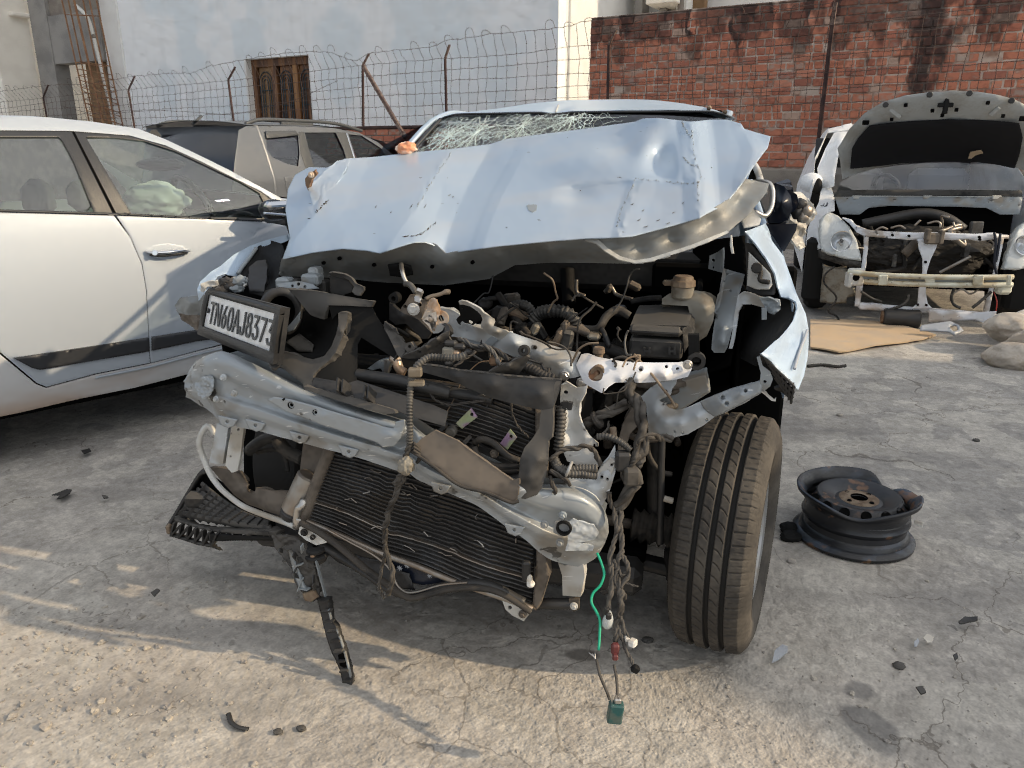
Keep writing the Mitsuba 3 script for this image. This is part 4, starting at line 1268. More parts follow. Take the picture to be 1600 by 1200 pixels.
    for sg in (-1, 1):
        rows = []
        for d, z, w in [(.85, .95, .8)] + st[1:]:
            zz = np.linspace(.28, z, 9)
            wid = np.where(zz < .92, W2, W2 - (W2 - w * .82) * np.clip((zz - .92) / .55, 0, 1))
            rows.append(WC.w(sg * wid, d + 0 * zz, zz))
        part(k, 'side', shell(*grid_mesh(np.array(rows)), .004), 'm_white', True)
        for d in (.72, 3.1):
            part(k, 'wheel', lathe([(.17, -.08), (.26, -.09), (.29, -.06), (.30, 0), (.29, .06), (.26, .09), (.17, .08)], 32, WC.r, WC.w(sg * .70, d, .30), closed=True), 'm_tyre_dark')
            part(k, 'wheel_rim', lathe([(1e-4, .02), (.06, .03), (.15, 0), (.17, .07), (.175, -.06)], 24, WC.r * sg, WC.w(sg * .70, d, .30)), 'm_blackrim')
        part(k, 'wheel_liner', fbox(WC, (-.83, -.60) if sg < 0 else (.60, .83), (.30, .46), (.12, .62), .03), 'm_plastic_dark')
    part(k, 'cabin_back', fbox(WC, (-.72, .72), (2.6, 2.66), (.3, 1.40), .01), 'm_dash')
    part(k, 'floor', fbox(WC, (-.75, .75), (.75, 3.5), (.2, .3), .02), 'm_black')
    part(k, 'dashboard', fbox(WC, (-.7, .7), (1.25, 1.6), (.6, .93), .05), 'm_dash')
    for u in (-.36, .36):
        part(k, 'seat', fbox(WC, (u - .25, u + .25), (2.0, 2.2), (.5, 1.12), .06), 'm_seat')
    # engine, hoses, tank
    eng = part(k, 'engine', lumpy(WC.w(.05, .5, .52), (.5, .2, .2), .3, 3, 6, 4), 'm_engine', False)
    g = np.random.default_rng(21)
    for i in range(26):
        u, z = g.uniform(-.5, .5), g.uniform(.3, .74)
        d = g.uniform(.22, .4)
        if i % 3 == 0:
            c = WC.w(u, d, z)
            part(eng, 'fitting', box(c, g.uniform(.03, .11, 3), .008), 'm_engine_alu' if g.random() < .5 else 'm_engine')
        else:
            pts = [WC.w(u, d, z)]
            for _ in range(3):
                pts.append(pts[-1] + g.normal(0, .09, 3) * [1, .4, .7])
            part(eng, 'hose', tube(spline(pts, n=14), g.uniform(.006, .02), 7), ['m_rubber', 'm_engine', 'm_alu'][i % 3], True)
    part(eng, 'intake_hose', tube(spline([WC.at(*P([q[:2]])[0], q[2]) for q in ((510, 305, .5), (650, 275, .5), (860, 235, .5), (980, 235, .5), (1090, 270, .5), (1190, 340, .5))], n=24), .04, 10), 'm_plastic', True)
    part(eng, 'heat_pipe', tube(spline([WC.at(*P([q[:2]])[0], q[2]) for q in ((790, 510, .2), (830, 470, .2), (880, 420, .2))], n=8), .035, 8), 'm_brownmetal', True)
    part(eng, 'dip_rod', tube([WC.at(*P([(1030, 630)])[0], .2), WC.at(*P([(1240, 520)])[0], .2)], .012, 6), 'm_alu', True)
    for pts in (((860, 315), (900, 275)), ((945, 300), (1010, 285), (1035, 300), (1030, 335)), ((1120, 290), (1140, 340), (1170, 365)), ((700, 330), (760, 315), (800, 335)), ((600, 345), (640, 325), (680, 340))):
        part(eng, 'wire', tube(spline([WC.at(*P([q])[0], .25) for q in pts], n=10), .009, 6), 'm_alu', True)
    for pts in (((1400, 360), (1410, 450), (1400, 560), (1415, 640)), ((1440, 365), (1425, 480), (1410, 560)), ((1395, 760), (1415, 820), (1412, 890))):
        part(eng, 'wire', tube(spline([WC.at(*P([q])[0], .09) for q in pts], n=14), .009 if pts[0][0] != 1395 else .004, 6), 'm_navy' if pts[0][0] != 1395 else 'm_redlamp', True)
    for pts in (((500, 760), (570, 805), (640, 830)), ((820, 780), (810, 820), (780, 850), (700, 880)), ((1130, 735), (1110, 800), (1130, 850), (1170, 870)), ((1380, 760), (1300, 830), (1250, 870))):
        part(eng, 'low_wire', tube(spline([WC.at(*P([q])[0], .09) for q in pts], n=14), .011, 6), 'm_conduit', True)
    w = part(k, 'washer_tank', sheet(P([(245, 590, .22), (400, 600, .18), (410, 720, .18), (460, 735, .18), (460, 790, .18), (405, 800, .18), (400, 838, .18), (300, 842, .2), (220, 830, .24), (230, 700, .24)]), WC, .10, step=5, nz=.008), 'm_reservoir', True)
    part(w, 'tank_hose', tube(spline([WC.at(*P([q])[0], .14) for q in ((320, 590), (260, 640), (250, 700), (330, 790), (325, 830), (275, 890), (340, 930), (350, 980))], n=30), .008, 6), 'm_rubber', True)
    part(k, 'lamp_base', sheet(P([(140, 480, .4), (230, 470, .26), (380, 540, .12), (500, 560, .12), (500, 600, .14), (400, 590, .16), (240, 540, .26), (170, 520, .38)]), WC, .05, step=5, nz=.01), 'm_plastic_dusty', True)


build_white_car()


# loose panels lying before the white car
def build_white_bits():
    def gp(pts, dz=0.0):
        return [ground_at(x, y, dz) for x, y in Z('I', pts)]
    k = thing('grey_bumper_piece', 'grey bumper corner piece with a square opening, lying on the ground under the white car', 'car part')
    d = .06
    part(k, 'shell', sheet(Z('I', [(898, 1000, -.25), (910, 985, -.22), (1100, 958, -.2), (1160, 985, -.22), (1195, 1025, -.26), (1130, 1055, -.32), (1090, 1030, -.30), (900, 1022, -.28)]), WC, .012, step=3,
                           holes=(Z('I', [(1092, 995), (1140, 988), (1158, 1018), (1125, 1030)]),)), 'm_shard', True)
    k = thing('pale_door_panel', 'pale grey panel leaning under the front of the white car', 'car part')
    part(k, 'sheet', sheet(Z('I', [(960, 880, .05), (1270, 900, .05), (1415, 890, -.02), (1405, 1000, -.08), (1270, 950, .02), (955, 965, .02)]), WC, .02, step=6), 'm_white_frame', True)
    k = thing('black_roller', 'dusty black cylinder lying on the ground below the white car', 'car part')
    a, b = WC.at(*Z('I', [(645, 962)])[0], .1), WC.at(*Z('I', [(895, 955)])[0], .1)
    a[2] = b[2] = .07
    part(k, 'body', rod(a, b, .07, 20), 'm_plastic')
    part(k, 'end_cap', rod(a - (b - a) * .06, a, .05, 16), 'm_rust')


build_white_bits()
# ---------------------------------------------------------------- the wreck
WR = thing('wrecked_car', 'pale blue car with crushed front and buckled bonnet, in the middle of the yard', 'car')


def wp(nm, key, pts, mt, t=.003, par=WR, inner=(), holes=(), smooth=38, label=None, **kw):
    hl = []
    for h in holes:
        if np.isscalar(h[0]):
            q = Z(key, [(h[0], h[1])])[0]
            hl.append((q[0], q[1], h[2] / ZOOM[key][2]))
        else:
            hl.append(Z(key, h))
    return part(par, nm, sheet(Z(key, pts), CAR, t, inner=Z(key, inner), holes=hl, **kw), mt, smooth, label=label)


def pt(key, x, y, s):
    q = Z(key, [(x, y)])[0]
    if key in 'KE' and s < .136 and 915 < q[0] < 1006 and q[1] > 792:      # the loose loom swings out in front
        s = min(s, .13 - .27 * (q[1] - 792) / 321)
    return CAR.at(q[0], q[1], s)


def pts3(key, L):
    return np.array([pt(key, *q) for q in L])


def bolt(key, x, y, s, r=.010, par=WR, mt='m_steel', h=.012, n=None, nm='bolt'):
    r, h = r * .66, h * .7
    c = pt(key, x, y, s)
    ax = -CAR.a if n is None else np.asarray(n, float)
    washer = rod(c + ax * -.004, c + ax * .003, r * 1.45, 18)
    head = lathe([(1e-4, h), (r * .8, h), (r, h - .002), (r, 0)], 6, ax, c)
    part(par, nm, cat(washer, head), mt, 25)


def plug(key, x, y, s, r, par, mt='m_black', nm='hole_plug', deep=.004):
    c = pt(key, x, y, s)
    part(par, nm, lathe([(1e-4, -deep), (r * .7, -deep), (r * .92, .0015), (r, .0015), (r, -.006)], 16, -CAR.a, c), mt, 30)


def ln(a, b, n=6, ds=0.0):
    return [(a[0] + (b[0] - a[0]) * q, a[1] + (b[1] - a[1]) * q, a[2] + (b[2] - a[2]) * q + ds) for q in np.linspace(0, 1, n)]


# ---- bonnet
def hood():
    o = [(441, 405, .40), (453, 372, .47), (446, 328, .62), (450, 295, .74), (461, 273, .83), (483, 261, .87), (511, 262, .88), (538, 248, .95), (585, 245, 1.0), (654, 237, 1.05), (703, 233, 1.07), (766, 225, 1.10), (791, 217, 1.12), (820, 213, 1.13),
         (906, 202, 1.13), (992, 190, 1.10), (1005, 185, 1.06), (1027, 184, 1.02), (1045, 186, 1.0), (1079, 190, 1.0), (1110, 187, 1.01), (1136, 187, 1.0), (1158, 193, .99), (1163, 201, .98), (1182, 207, .95), (1204, 213, .92), (1200, 230, .85), (1190, 243, .77), (1179, 258, .70), (1160, 285, .61), (1139, 312, .54), (1120, 326, .49), (1093, 340, .45), (1040, 355, .41), (987, 369, .38),
         (950, 371, .37), (915, 372, .365), (860, 376, .355), (777, 384, .345), (715, 393, .34), (696, 398, .335), (688, 391, .34), (681, 384, .345), (665, 378, .345), (648, 378, .34), (630, 383, .335), (612, 389, .33), (593, 395, .33), (574, 391, .335), (535, 388, .345), (489, 394, .36), (462, 400, .38)]

    ob = dens(o, 8)
    _, ui = np.unique(np.round(ob[:, :2], 1), axis=0, return_index=True)
    slope = RBFInterpolator(ob[ui][:, :2], ob[ui][:, 2], kernel='linear', smoothing=2e-4)

    def xl(y, L):                                     # x of a crease at height y
        L = sorted(L, key=lambda q: q[1])
        return np.interp(y, [q[1] for q in L], [q[0] for q in L])

    def tent(v, l, r):
        return np.clip(1 - np.where(v < 0, -v / l, v / r), 0, 1)

    def shape(Q):
        """Depth of the bonnet: its raised slope, then flat facets between sharp folds, one swelling and one hollow."""
        x, y = np.asarray(Q)[:, 0], np.asarray(Q)[:, 1]
        s = slope(np.c_[x, y])
        x1, x2 = xl(y, [(703, 234), (668, 290), (652, 322), (620, 366), (604, 392)]), xl(y, [(768, 226), (724, 306), (706, 350), (692, 393)])
        k = np.clip((y - 228) / 30, 0, 1)
        f = np.clip((x - x1) / (x2 - x1), 0, 1)
        s += np.where(x < x1, -.045 * tent(x - x1, 110, 1), np.where(x > x2, .030 * tent(x - x2, 1, 46) - .02 * tent(x - x2 - 60, 20, 120), -.045 + .075 * f)) * (.35 + .65 * k)
        s += .016 * tent(y - 318, 40, 60) * tent(x - xl(y, [(690, 318), (660, 378)]), 36, 30)
        xf = xl(y, [(512, 258), (494, 333), (455, 380)])
        s += np.where(x < xf, .0013 * (xf - x), 0) - .016 * tent(x - xf, 30, 60)
        y4 = np.interp(x, [840, 880, 995, 1085, 1150], [302, 292, 281, 286, 292])
        above = 1 / (1 + np.exp((y - y4) / 1.6))
        s += above * (-.075 * np.exp(-((x - 935) / 78)**2 - ((y - 256) / 30)**2) - .05 * np.exp(-((x - 1008) / 26)**2 - ((y - 222) / 26)**2) + .070 * np.exp(-((x - 1030) / 19)**2 - ((y - 252) / 22)**2) - .035 * np.exp(-((x - 1062) / 16)**2 - ((y - 250) / 30)**2))
        s += (1 - above) * .030 * np.exp(-((x - 900) / 26)**2 - ((y - 304) / 13)**2) - .014 * tent(y - y4, 4, 22) * tent(x - 985, 90, 100)
        x5 = xl(y, [(995, 283), (968, 366)])
        s += -.014 * tent(x - x5, 14, 34) * (y > 280) + .008 * tent(y - 325, 40, 40) * tent(x - 1035, 40, 45)
        x3 = xl(y, [(1078, 188), (1086, 250), (1088, 280), (1093, 338)])
        s += -.034 * tent(x - x3, 22, 26) + .026 * tent(x - x3 - 34, 24, 60)
        x6 = xl(y, [(1160, 200), (1178, 235), (1165, 275)])
        s += -.012 * tent(x - x6, 20, 20)
        q = np.c_[x / 90, y / 60, 0 * x]
        s += (meshkit.fbm(q, 3, 4) - .5) * .012 + (meshkit.fbm(q * 4.5 + 5, 2, 8) - .5) * .0035
        # crumpled lips along the folds
        lip = np.maximum.reduce([tent(x - x3, 10, 12), tent(y - y4, 5, 6) * (x > 985) * (x < 1095), tent(x - x5, 7, 7) * (y > 282), tent(x - x1, 7, 7) * (y < 330), tent(x - xf + 6, 12, 26) * (y < 335)])
        return s + lip * (meshkit.fbm(np.c_[x / 7, y / 7, 0 * x], 3, 2) - .5) * .022
    P = o
    k = part(WR, 'bonnet', sheet(P, CAR, .003, step=3.0, sxy=shape), 'm_hood', True, label='buckled pale blue bonnet')
    # scraped folds: thin dark scratches where the paint is cracked
    for key, L in (('H', [(600, 520), (690, 527), (780, 535), (880, 545), (925, 540)]), ('H', [(598, 525), (570, 590), (540, 650), (520, 700), (505, 780)]), ('H', [(905, 250), (915, 320), (918, 380), (935, 440), (955, 500), (940, 560), (945, 640)]), ('H', [(860, 400), (900, 440), (930, 455)]),
                   ('G', [(1035, 390), (1010, 440), (965, 500), (905, 590), (880, 640), (840, 700)]), ('G', [(265, 735), (300, 700), (340, 660)]), ('G', [(760, 470 + 400), (850, 860), (950, 790)]), ('H', [(850, 210), (880, 260), (905, 300)])):
        q = Z(key, L)
        F_ = [(x, y) for x, y in q]
        ss = []
        c = spline(np.array(F_), n=40)
        g = np.random.default_rng(len(L) + int(L[0][0]))
        c = c + g.normal(0, .55, c.shape)
        V = CAR.at(c[:, 0], c[:, 1], shape(c) - .0035)
        chips = []
        for j in range(len(c) - 1):
            if g.random() < .8:
                e = V[j] + (V[j + 1] - V[j]) * g.uniform(.3, .9)
                chips.append(tube(np.array([V[j], (V[j] + e) / 2 + g.normal(0, .0012, 3), e]), [.0004, abs(g.normal(0, .0011)) + .0004, .0003], 4))
        part(k, 'crease_scar', cat(*chips), 'm_greymetal' if g.random() < .8 else 'm_rubber', True)
    # little grazes
    g = np.random.default_rng(8)
    for x, y, L, ang in [(586, 325, 5, 1.1), (640, 325, 8, .9), (662, 325, 7, 1.0), (480, 341, 6, .1), (610, 333, 4, 1.2), (790, 355, 3, .1), (630, 369, 9, .1), (655, 366, 5, .1), (700, 305, 5, .3), (706, 308, 4, .5), (1002, 330, 6, .5), (1025, 345, 7, .4), (1050, 333, 6, .5), (1005, 355, 9, .3), (1065, 318, 5, .6), (985, 320, 6, .4), (906, 297, 2, 0), (1111, 261, 2, 0), (995, 345, 7, .5), (1040, 350, 8, .4)]:
        c = np.array([[x, y], [x + L * math.cos(ang) * .5, y - L * math.sin(ang) * .5 + .6], [x + L * math.cos(ang), y - L * math.sin(ang)]])
        part(k, 'graze', tube(CAR.at(c[:, 0], c[:, 1], shape(c) - .0035), [.0003, .0010, .0003], 5), 'm_rubber', True)
    # badge bed: a torn grey glue mark
    c = np.array(Z('H', [(10, 665), (22, 658), (35, 664), (45, 658), (66, 662), (62, 690), (40, 700), (20, 690)]))
    Vb = CAR.at(c[:, 0], c[:, 1], shape(c) - .0045)
    Fb = np.array([[0, i, i + 1] for i in range(1, len(c) - 1)])
    part(k, 'badge_glue', shell(Vb, face_camera(Vb, Fb), .001), 'm_greymetal')


hood()
# inner frame of the bonnet under its leading edge
inn = wp('bonnet_inner', 'U', [(441, 404, .41), (489, 392, .375), (535, 386, .36), (574, 389, .35), (593, 393, .345), (612, 387, .345), (640, 377, .35), (665, 376, .36), (681, 382, .36), (696, 396, .35), (777, 382, .36), (860, 374, .37), (905, 372, .38), (930, 382, .40), (955, 398, .42), (985, 412, .43),
         (915, 411, .47), (860, 411, .50), (805, 414, .50), (764, 436, .50), (695, 446, .48), (612, 442, .47), (560, 437, .47), (513, 434, .47), (470, 433, .46), (437, 431, .43), (436, 420, .41)], 'm_inner_paint', .004,
         inner=[(540, 410, .385), (620, 410, .375), (700, 415, .37), (780, 402, .385), (860, 395, .39), (580, 428, .43), (680, 432, .43), (480, 415, .40), (740, 424, .44)], nz=.009, nf=13, step=4)
for x, y in ((530, 404), (505, 411), (584, 414), (612, 402), (675, 417), (738, 410)):
    plug('U', x, y, .375, .0048, inn)
wp('bonnet_inner', 'U', [(905, 370, .385), (987, 367, .39), (1040, 353, .42), (1093, 338, .46), (1139, 311, .55), (1165, 279, .64), (1202, 287, .66), (1198, 300, .62), (1170, 335, .56), (1136, 364, .50), (1107, 378, .46), (1060, 392, .43), (1021, 405, .41), (998, 411, .405), (985, 409, .40), (955, 396, .395), (930, 380, .39)], 'm_inner_paint', .004,
   inner=[(1000, 388, .44), (1050, 372, .47), (1110, 345, .52), (1150, 315, .60), (960, 380, .42)], nz=.006, step=5)
wp('bonnet_roll', 'H', [(330, 838, .385), (400, 850, .385), (450, 895, .385), (520, 940, .39), (600, 962, .395), (680, 950, .40), (760, 925, .41), (900, 880, .43), (1000, 840, .45), (1100, 800, .49), (1110, 812, .485), (1000, 862, .44), (900, 900, .42), (760, 945, .40), (690, 968, .39), (600, 978, .38), (510, 958, .375), (440, 915, .37), (390, 870, .37), (330, 852, .37)], 'm_hood_under', .004, step=3)
part(inn, 'latch_hook', tube(spline(pts3('A', [(1330, 115, .36), (1335, 150, .34), (1350, 200, .33), (1375, 235, .33), (1400, 255, .34)]), n=14), .006, 8), 'm_steel', True)
part(inn, 'hook_pad', sheet(Z('A', [(1255, 120, .37), (1320, 112, .36), (1385, 130, .37), (1395, 175, .39), (1330, 188, .39), (1270, 180, .39)]), CAR, .006, step=4), 'm_plastic_dark', True)
# gusset left under the bonnet corner (crumpled curl)
wp('bonnet_curl', 'G', [(60, 1085, .42), (75, 1005, .40), (110, 985, .39), (150, 1010, .40), (165, 1030, .42), (120, 1060, .43), (90, 1110, .44)], 'm_inner_paint', .004, nz=.01, step=2.2)
# torn patch with hinge at the flap's upper left
fl = wp('hinge', 'G', [(205, 545, .72), (225, 515, .70), (260, 500, .69), (275, 520, .70), (245, 545, .71), (235, 575, .72), (225, 610, .73), (210, 580, .73)], 'm_rust', .012, step=2, nz=.004)
bolt('G', 240, 520, .69, .010, WR, 'm_gold')
wp('torn_fold', 'G', [(225, 590, .735), (340, 480, .86), (390, 440, .93), (470, 425, .96), (430, 500, .85), (370, 600, .74), (330, 670, .66), (265, 735, .60)], 'm_hood', .003, nz=.012, nf=34, step=2.4)

# ---- roof, windscreen, pillars, cabin
UC = .085


def roof_z(u, d):
    q = np.clip((d - 1.62) / 1.0, 0, 1)
    return 1.424 + .092 * np.sin(q * math.pi / 2) * (1 - np.abs((u - UC) / .62)**2.6) - .035 * np.clip((np.abs(u - UC) - .48) / .12, 0, 1.2)**2 - .008 * np.exp(-((u - .0) / .03)**2) * np.exp(-((d - 1.65) / .25)**2)


uu, dd = np.meshgrid(np.linspace(-.50, .67, 53), np.concatenate([np.linspace(1.63, 2.2, 16), np.linspace(2.3, 3.5, 8)]))
zz = roof_z(uu, dd) + .006 * (meshkit.fbm(np.stack([uu * 7, dd * 5, uu * 0], -1), 3, 5) - .5)
edge = .05 * ((uu - UC) / .63)**2
rf = part(WR, 'roof', shell(*grid_mesh(CAR.w(uu, dd + edge * (dd < 2.2), zz)), .004), 'm_body_blue', True)
part(rf, 'dent_line', tube(CAR.w(np.linspace(.0, -.03, 8), np.linspace(1.64, 1.85, 8) + .0, roof_z(np.linspace(.0, -.03, 8), np.linspace(1.64, 1.85, 8)) + .004), .004, 5), 'm_ivory', True)
for x in (1103, 1139):
    us_, ds_ = np.full(6, .575 if x < 1120 else .635), np.linspace(1.66, 2.5, 6)
    part(rf, 'seal', tube(CAR.w(us_, ds_, roof_z(us_, ds_) + .003), .008, 6), 'm_capbrown', True)
# windscreen: cracked laminate
GL = []
for f in np.linspace(0, 1, 15):
    us = np.linspace(-.50 - .20 * (1 - f), .67 + .10 * (1 - f), 25)
    d = 1.02 + (1.63 - 1.02) * f + .05 * ((us - UC) / .63)**2
    z = .99 + (1.420 - .99) * f - .02 * np.abs((us - UC) / .63)**2.6 + .012 * np.sin(us * 7 + f * 5) * np.sin(math.pi * f)
    GL.append(CAR.w(us, d, z))
GL = np.array(GL)
ws = part(WR, 'windscreen', grid_mesh(GL), 'm_glass', True)


def on_glass(f, g):
    i, j = np.clip(f, 0, .9999) * 14, np.clip(g, 0, .9999) * 24
    i0, j0 = np.floor(i).astype(int), np.floor(j).astype(int)
    a, b = (i - i0)[:, None], (j - j0)[:, None]
    return (GL[i0, j0] * (1 - a) + GL[i0 + 1, j0] * a) * (1 - b) + (GL[i0, j0 + 1] * (1 - a) + GL[i0 + 1, j0 + 1] * a) * b - CAR.a * .003 + np.array([0, 0, .003])


def cracks():
    from scipy.spatial import Voronoi
    g = np.random.default_rng(17)
    C0 = [(.82, .20, .16, .085), (.95, .49, .10, .07), (.88, .34, .14, .06), (.80, .11, .12, .05)]
    P = [g.uniform([0, 0], [1, 1], (70, 2))]
    for f, q, a, b in C0:
        P.append(np.c_[g.normal(f, a, 150), g.normal(q, b, 150)])
    P = np.vstack(P)
    P = P[(P > -.05).all(1) & (P < 1.05).all(1)]
    vo = Voronoi(P * [1, 2.4])
    X = vo.vertices / [1, 2.4]
    out = []
    for a, b in vo.ridge_vertices:
        if a < 0 or b < 0:
            continue
        p = X[[a, b]]
        if (p < .01).any() or (p > .99).any():
            continue
        d = min(np.hypot((p[0, 0] - f) / .3, (p[0, 1] - q) / .16) for f, q, _a, _b in C0)
        if g.random() < (.25 if d > 1 else .04):
            continue
        m = p.mean(0) + g.normal(0, .003, 2)
        r = g.uniform(.0004, .0009) * (1.2 if d < .5 else .7)
        out.append(tube(on_glass(np.array([p[0, 0], m[0], p[1, 0]]), np.array([p[0, 1], m[1], p[1, 1]])), r, 4, False))
    for f, q, _a, _b in C0:
        for th in np.linspace(0, 2 * math.pi, 13)[:-1]:
            L = g.uniform(.15, .42)
            k = np.linspace(0, 1, 7)
            ff, qq = f + k * L * math.sin(th) * 1.3 + g.normal(0, .006, 7), q + k * L * math.cos(th) * .6 + g.normal(0, .003, 7)
            ok = (ff > .01) & (ff < .99) & (qq > .01) & (qq < .99)
            n = 7 if ok.all() else int(np.argmin(ok))
            if n > 2:
                out.append(tube(on_glass(ff[:n], qq[:n]), np.linspace(.0016, .0005, n), 4, False))
    part(ws, 'crack', cat(*out), 'm_crack', False, kind='stuff')
    ch = []
    for _ in range(900):
        f0, q0, a, b = C0[g.integers(0, 4)]
        f, q = g.normal(f0, a * .7), g.normal(q0, b * .7)
        if .03 < f < .98 and .02 < q < .98:
            p = on_glass(np.array([f]), np.array([q]))[0]
            e1 = on_glass(np.array([f]), np.array([q + .004]))[0] - p
            e2 = on_glass(np.array([f + .01]), np.array([q]))[0] - p
            v = g.normal(0, 1, (3, 2)) * g.uniform(.15, .8)
            ch.append((p + v[:, :1] * e1 + v[:, 1:] * e2, np.array([[0, 1, 2]])))
    part(ws, 'glass_crumbs', cat(*ch), 'm_crack', False, kind='stuff')


cracks()
part(WR, 'windscreen_trim', tube(CAR.w(np.linspace(-.50, .67, 30), 1.625 + .05 * ((np.linspace(-.50, .67, 30) - UC) / .63)**2, roof_z(np.linspace(-.50, .67, 30), 1.63) - .006), .006, 6, flat=.7), 'm_trim', True)
for sg, u0, u1 in ((-1, -.70, -.505), (1, .80, .655)):
    p = [CAR.w(u0 * 1.0, .98, .97), CAR.w((u0 + u1) / 2, 1.32, 1.18), CAR.w(u1, 1.66, 1.40 if sg < 0 else 1.365), CAR.w(u1 + .01 * sg, 2.3, 1.44), CAR.w(u1, 3.2, 1.42), CAR.w(u0 + .05 * -sg, 3.8, 1.0)]
    part(WR, 'pillar', tube(spline(p, n=40), .013, 8, flat=.8), 'm_body_blue', True)
    part(WR, 'pillar_trim', tube(spline([q + CAR.r * -.030 * sg + CAR.a * -.012 for q in p[:3]], n=16), 0.007, 6), 'm_trim', True)
    # side: wing stub, doors
    rows = []
    for d, w, zt in ((.62, .84, .93), (.9, .85, .98), (1.1, .855, 1.0), (2.0, .855, 1.02), (3.0, .85, 1.03), (3.7, .80, 1.03), (4.05, .70, .98)):
        z = np.linspace(.22, zt, 9)
        rows.append(CAR.w(sg * (w - .05 * ((z - .66) / .42)**2), d + 0 * z, z))
    lo = 0 if sg > 0 else 1
    for nm, i0, i1 in (('front_door', 2, 4), ('rear_quarter', 4, 7), ('wing_rear', 1, 3)):
        part(WR, nm, shell(*grid_mesh(np.array(rows[i0:i1])), .004), 'm_body_blue', True)
    part(WR, 'side_window', grid_mesh(np.array([CAR.w(sg * np.array([.83, .74, .66]), np.full(3, d), np.array([1.01, 1.2, zt_])) for d, zt_ in ((1.5, 1.30), (2.0, 1.40), (2.7, 1.42), (3.2, 1.40))])), 'm_glass_dark', True)
    part(WR, 'rear_wheel', lathe([(.19, -.08), (.27, -.09), (.30, -.07), (.31, 0), (.30, .07), (.27, .09), (.19, .08)], 32, CAR.r, CAR.w(sg * .73, 2.9, .31), closed=True), 'm_tyre_dark')
part(WR, 'tail', fbox(CAR, (-.72, .72), (4.02, 4.06), (.3, .98), .01), 'm_body_blue')
part(WR, 'boot_lid', shell(*grid_mesh(np.array([CAR.w(np.linspace(-.7, .7, 7), d, z - .03 * np.linspace(-1, 1, 7)**2) for d, z in ((3.5, 1.40), (3.75, 1.08), (4.04, .99))])), .004), 'm_body_blue', True)
part(WR, 'floor_pan', fbox(CAR, (-.76, .76), (1.05, 4.0), (.18, .30), .01), 'm_black')
part(WR, 'firewall', fbox(CAR, (-.76, .76), (1.0, 1.05), (.2, .98), .01), 'm_black')
part(WR, 'cowl', fbox(CAR, (-.72, .72), (.92, 1.06), (.86, .985), .02), 'm_plastic')
part(WR, 'rear_bulkhead', fbox(CAR, (-.56, .64), (3.0, 3.05), (.6, 1.485), .01), 'm_black')
part(WR, 'dashboard', fbox(CAR, (-.7, .7), (1.2, 1.55), (.7, .96), .06), 'm_dash')
for u in (-.38, .38):
    part(WR, 'seat', fbox(CAR, (u - .25, u + .25), (2.1, 2.3), (.4, 1.05), .06), 'm_dash')
    part(WR, 'headrest', fbox(CAR, (u - .13, u + .13), (2.16, 2.28), (1.06, 1.24), .04), 'm_dash')
pp = lumpy((0, 0, 0), (.034, .03, .022), .4, 2.4, 4, 3)
part(WR, 'orange_lump', (pp[0] + CAR.at(635, 232, 1.04), pp[1]), 'm_orange', True, label='crumpled orange and white wad at the foot of the windscreen')
part(WR, 'inside_mirror', fbox(CAR, (.0, .2), (1.62, 1.65), (1.25, 1.32), .015), 'm_trim')

# ---- right wing (image right), bent open
wing = wp('wing', 'C', [(905, 40, .60), (960, 20, .66), (1012, 0, .72), (1050, 90, .76), (1110, 170, .74), (1150, 280, .66), (1180, 370, .58), (1230, 480, .54), (1245, 560, .52), (1246, 640, .45), (1240, 720, .38), (1222, 810, .31), (1190, 888, .24), (1165, 868, .22), (1090, 790, .20), (1045, 735, .19), (992, 694, .17),
                       (1045, 645, .24), (1090, 608, .30), (1130, 565, .37), (1162, 518, .43), (1186, 450, .49), (1178, 415, .51), (1140, 395, .52), (1098, 390, .53), (1082, 340, .55), (1066, 265, .56), (1020, 185, .57), (965, 110, .58)], 'm_body_blue', .004,
          inner=[(1100, 700, .25), (1150, 640, .34), (1200, 540, .45), (1190, 720, .30), (1160, 780, .25), (1220, 620, .40), (1180, 810, .25), (1060, 690, .21), (1205, 660, .345)], nz=.004, nf=9, step=3)
part(wing, 'fold_line', tube(spline(pts3('C', [(1170, 775, .242), (1185, 720, .285), (1205, 660, .34), (1225, 610, .395), (1238, 570, .45)]), n=14), .0035, 6), 'm_shard', True)
wp('wing_lining', 'C', [(1000, 690, .19), (1090, 610, .32), (1160, 520, .45), (1180, 450, .51), (1150, 410, .55), (1100, 392, .58), (1000, 400, .66), (860, 590, .78), (880, 720, .6), (960, 760, .34)], 'm_plastic_dark', .004, step=5)
# plastic lattice at its lower tip
lat = wp('wing_lattice', 'C', [(975, 712, .20), (1000, 700, .20), (1040, 740, .215), (1045, 850, .23), (1060, 880, .235), (1020, 800, .22)], 'm_plastic', .004, step=2.4)
for i in range(8):
    f = i / 7
    a = pt('C', 1010 + (1165 - 1010) * f, 712 + (868 - 712) * f, .195 + .02 * f)
    b = pt('C', 1060 + (1150 - 1060) * f, 800 + (945 - 800) * f, .225 + .02 * f)
    part(lat, 'rib', bar(a, b, .004, .02, CAR.a), 'm_plastic')
for i in range(4):
    f = i / 3
    a, b = pt('C', 1008 + 50 * f, 712 + 100 * f, .193 + .03 * f), pt('C', 1168 - 15 * f, 868 + 77 * f, .213 + .03 * f)
    part(lat, 'rib', bar(a, b, .004, .02, CAR.a), 'm_plastic')
wp('wing_tip', 'C', [(1060, 880, .24), (1110, 870, .23), (1160, 900, .22), (1150, 945, .23), (1100, 900, .25), (1070, 890, .25)], 'm_plastic', .006, step=2.4)
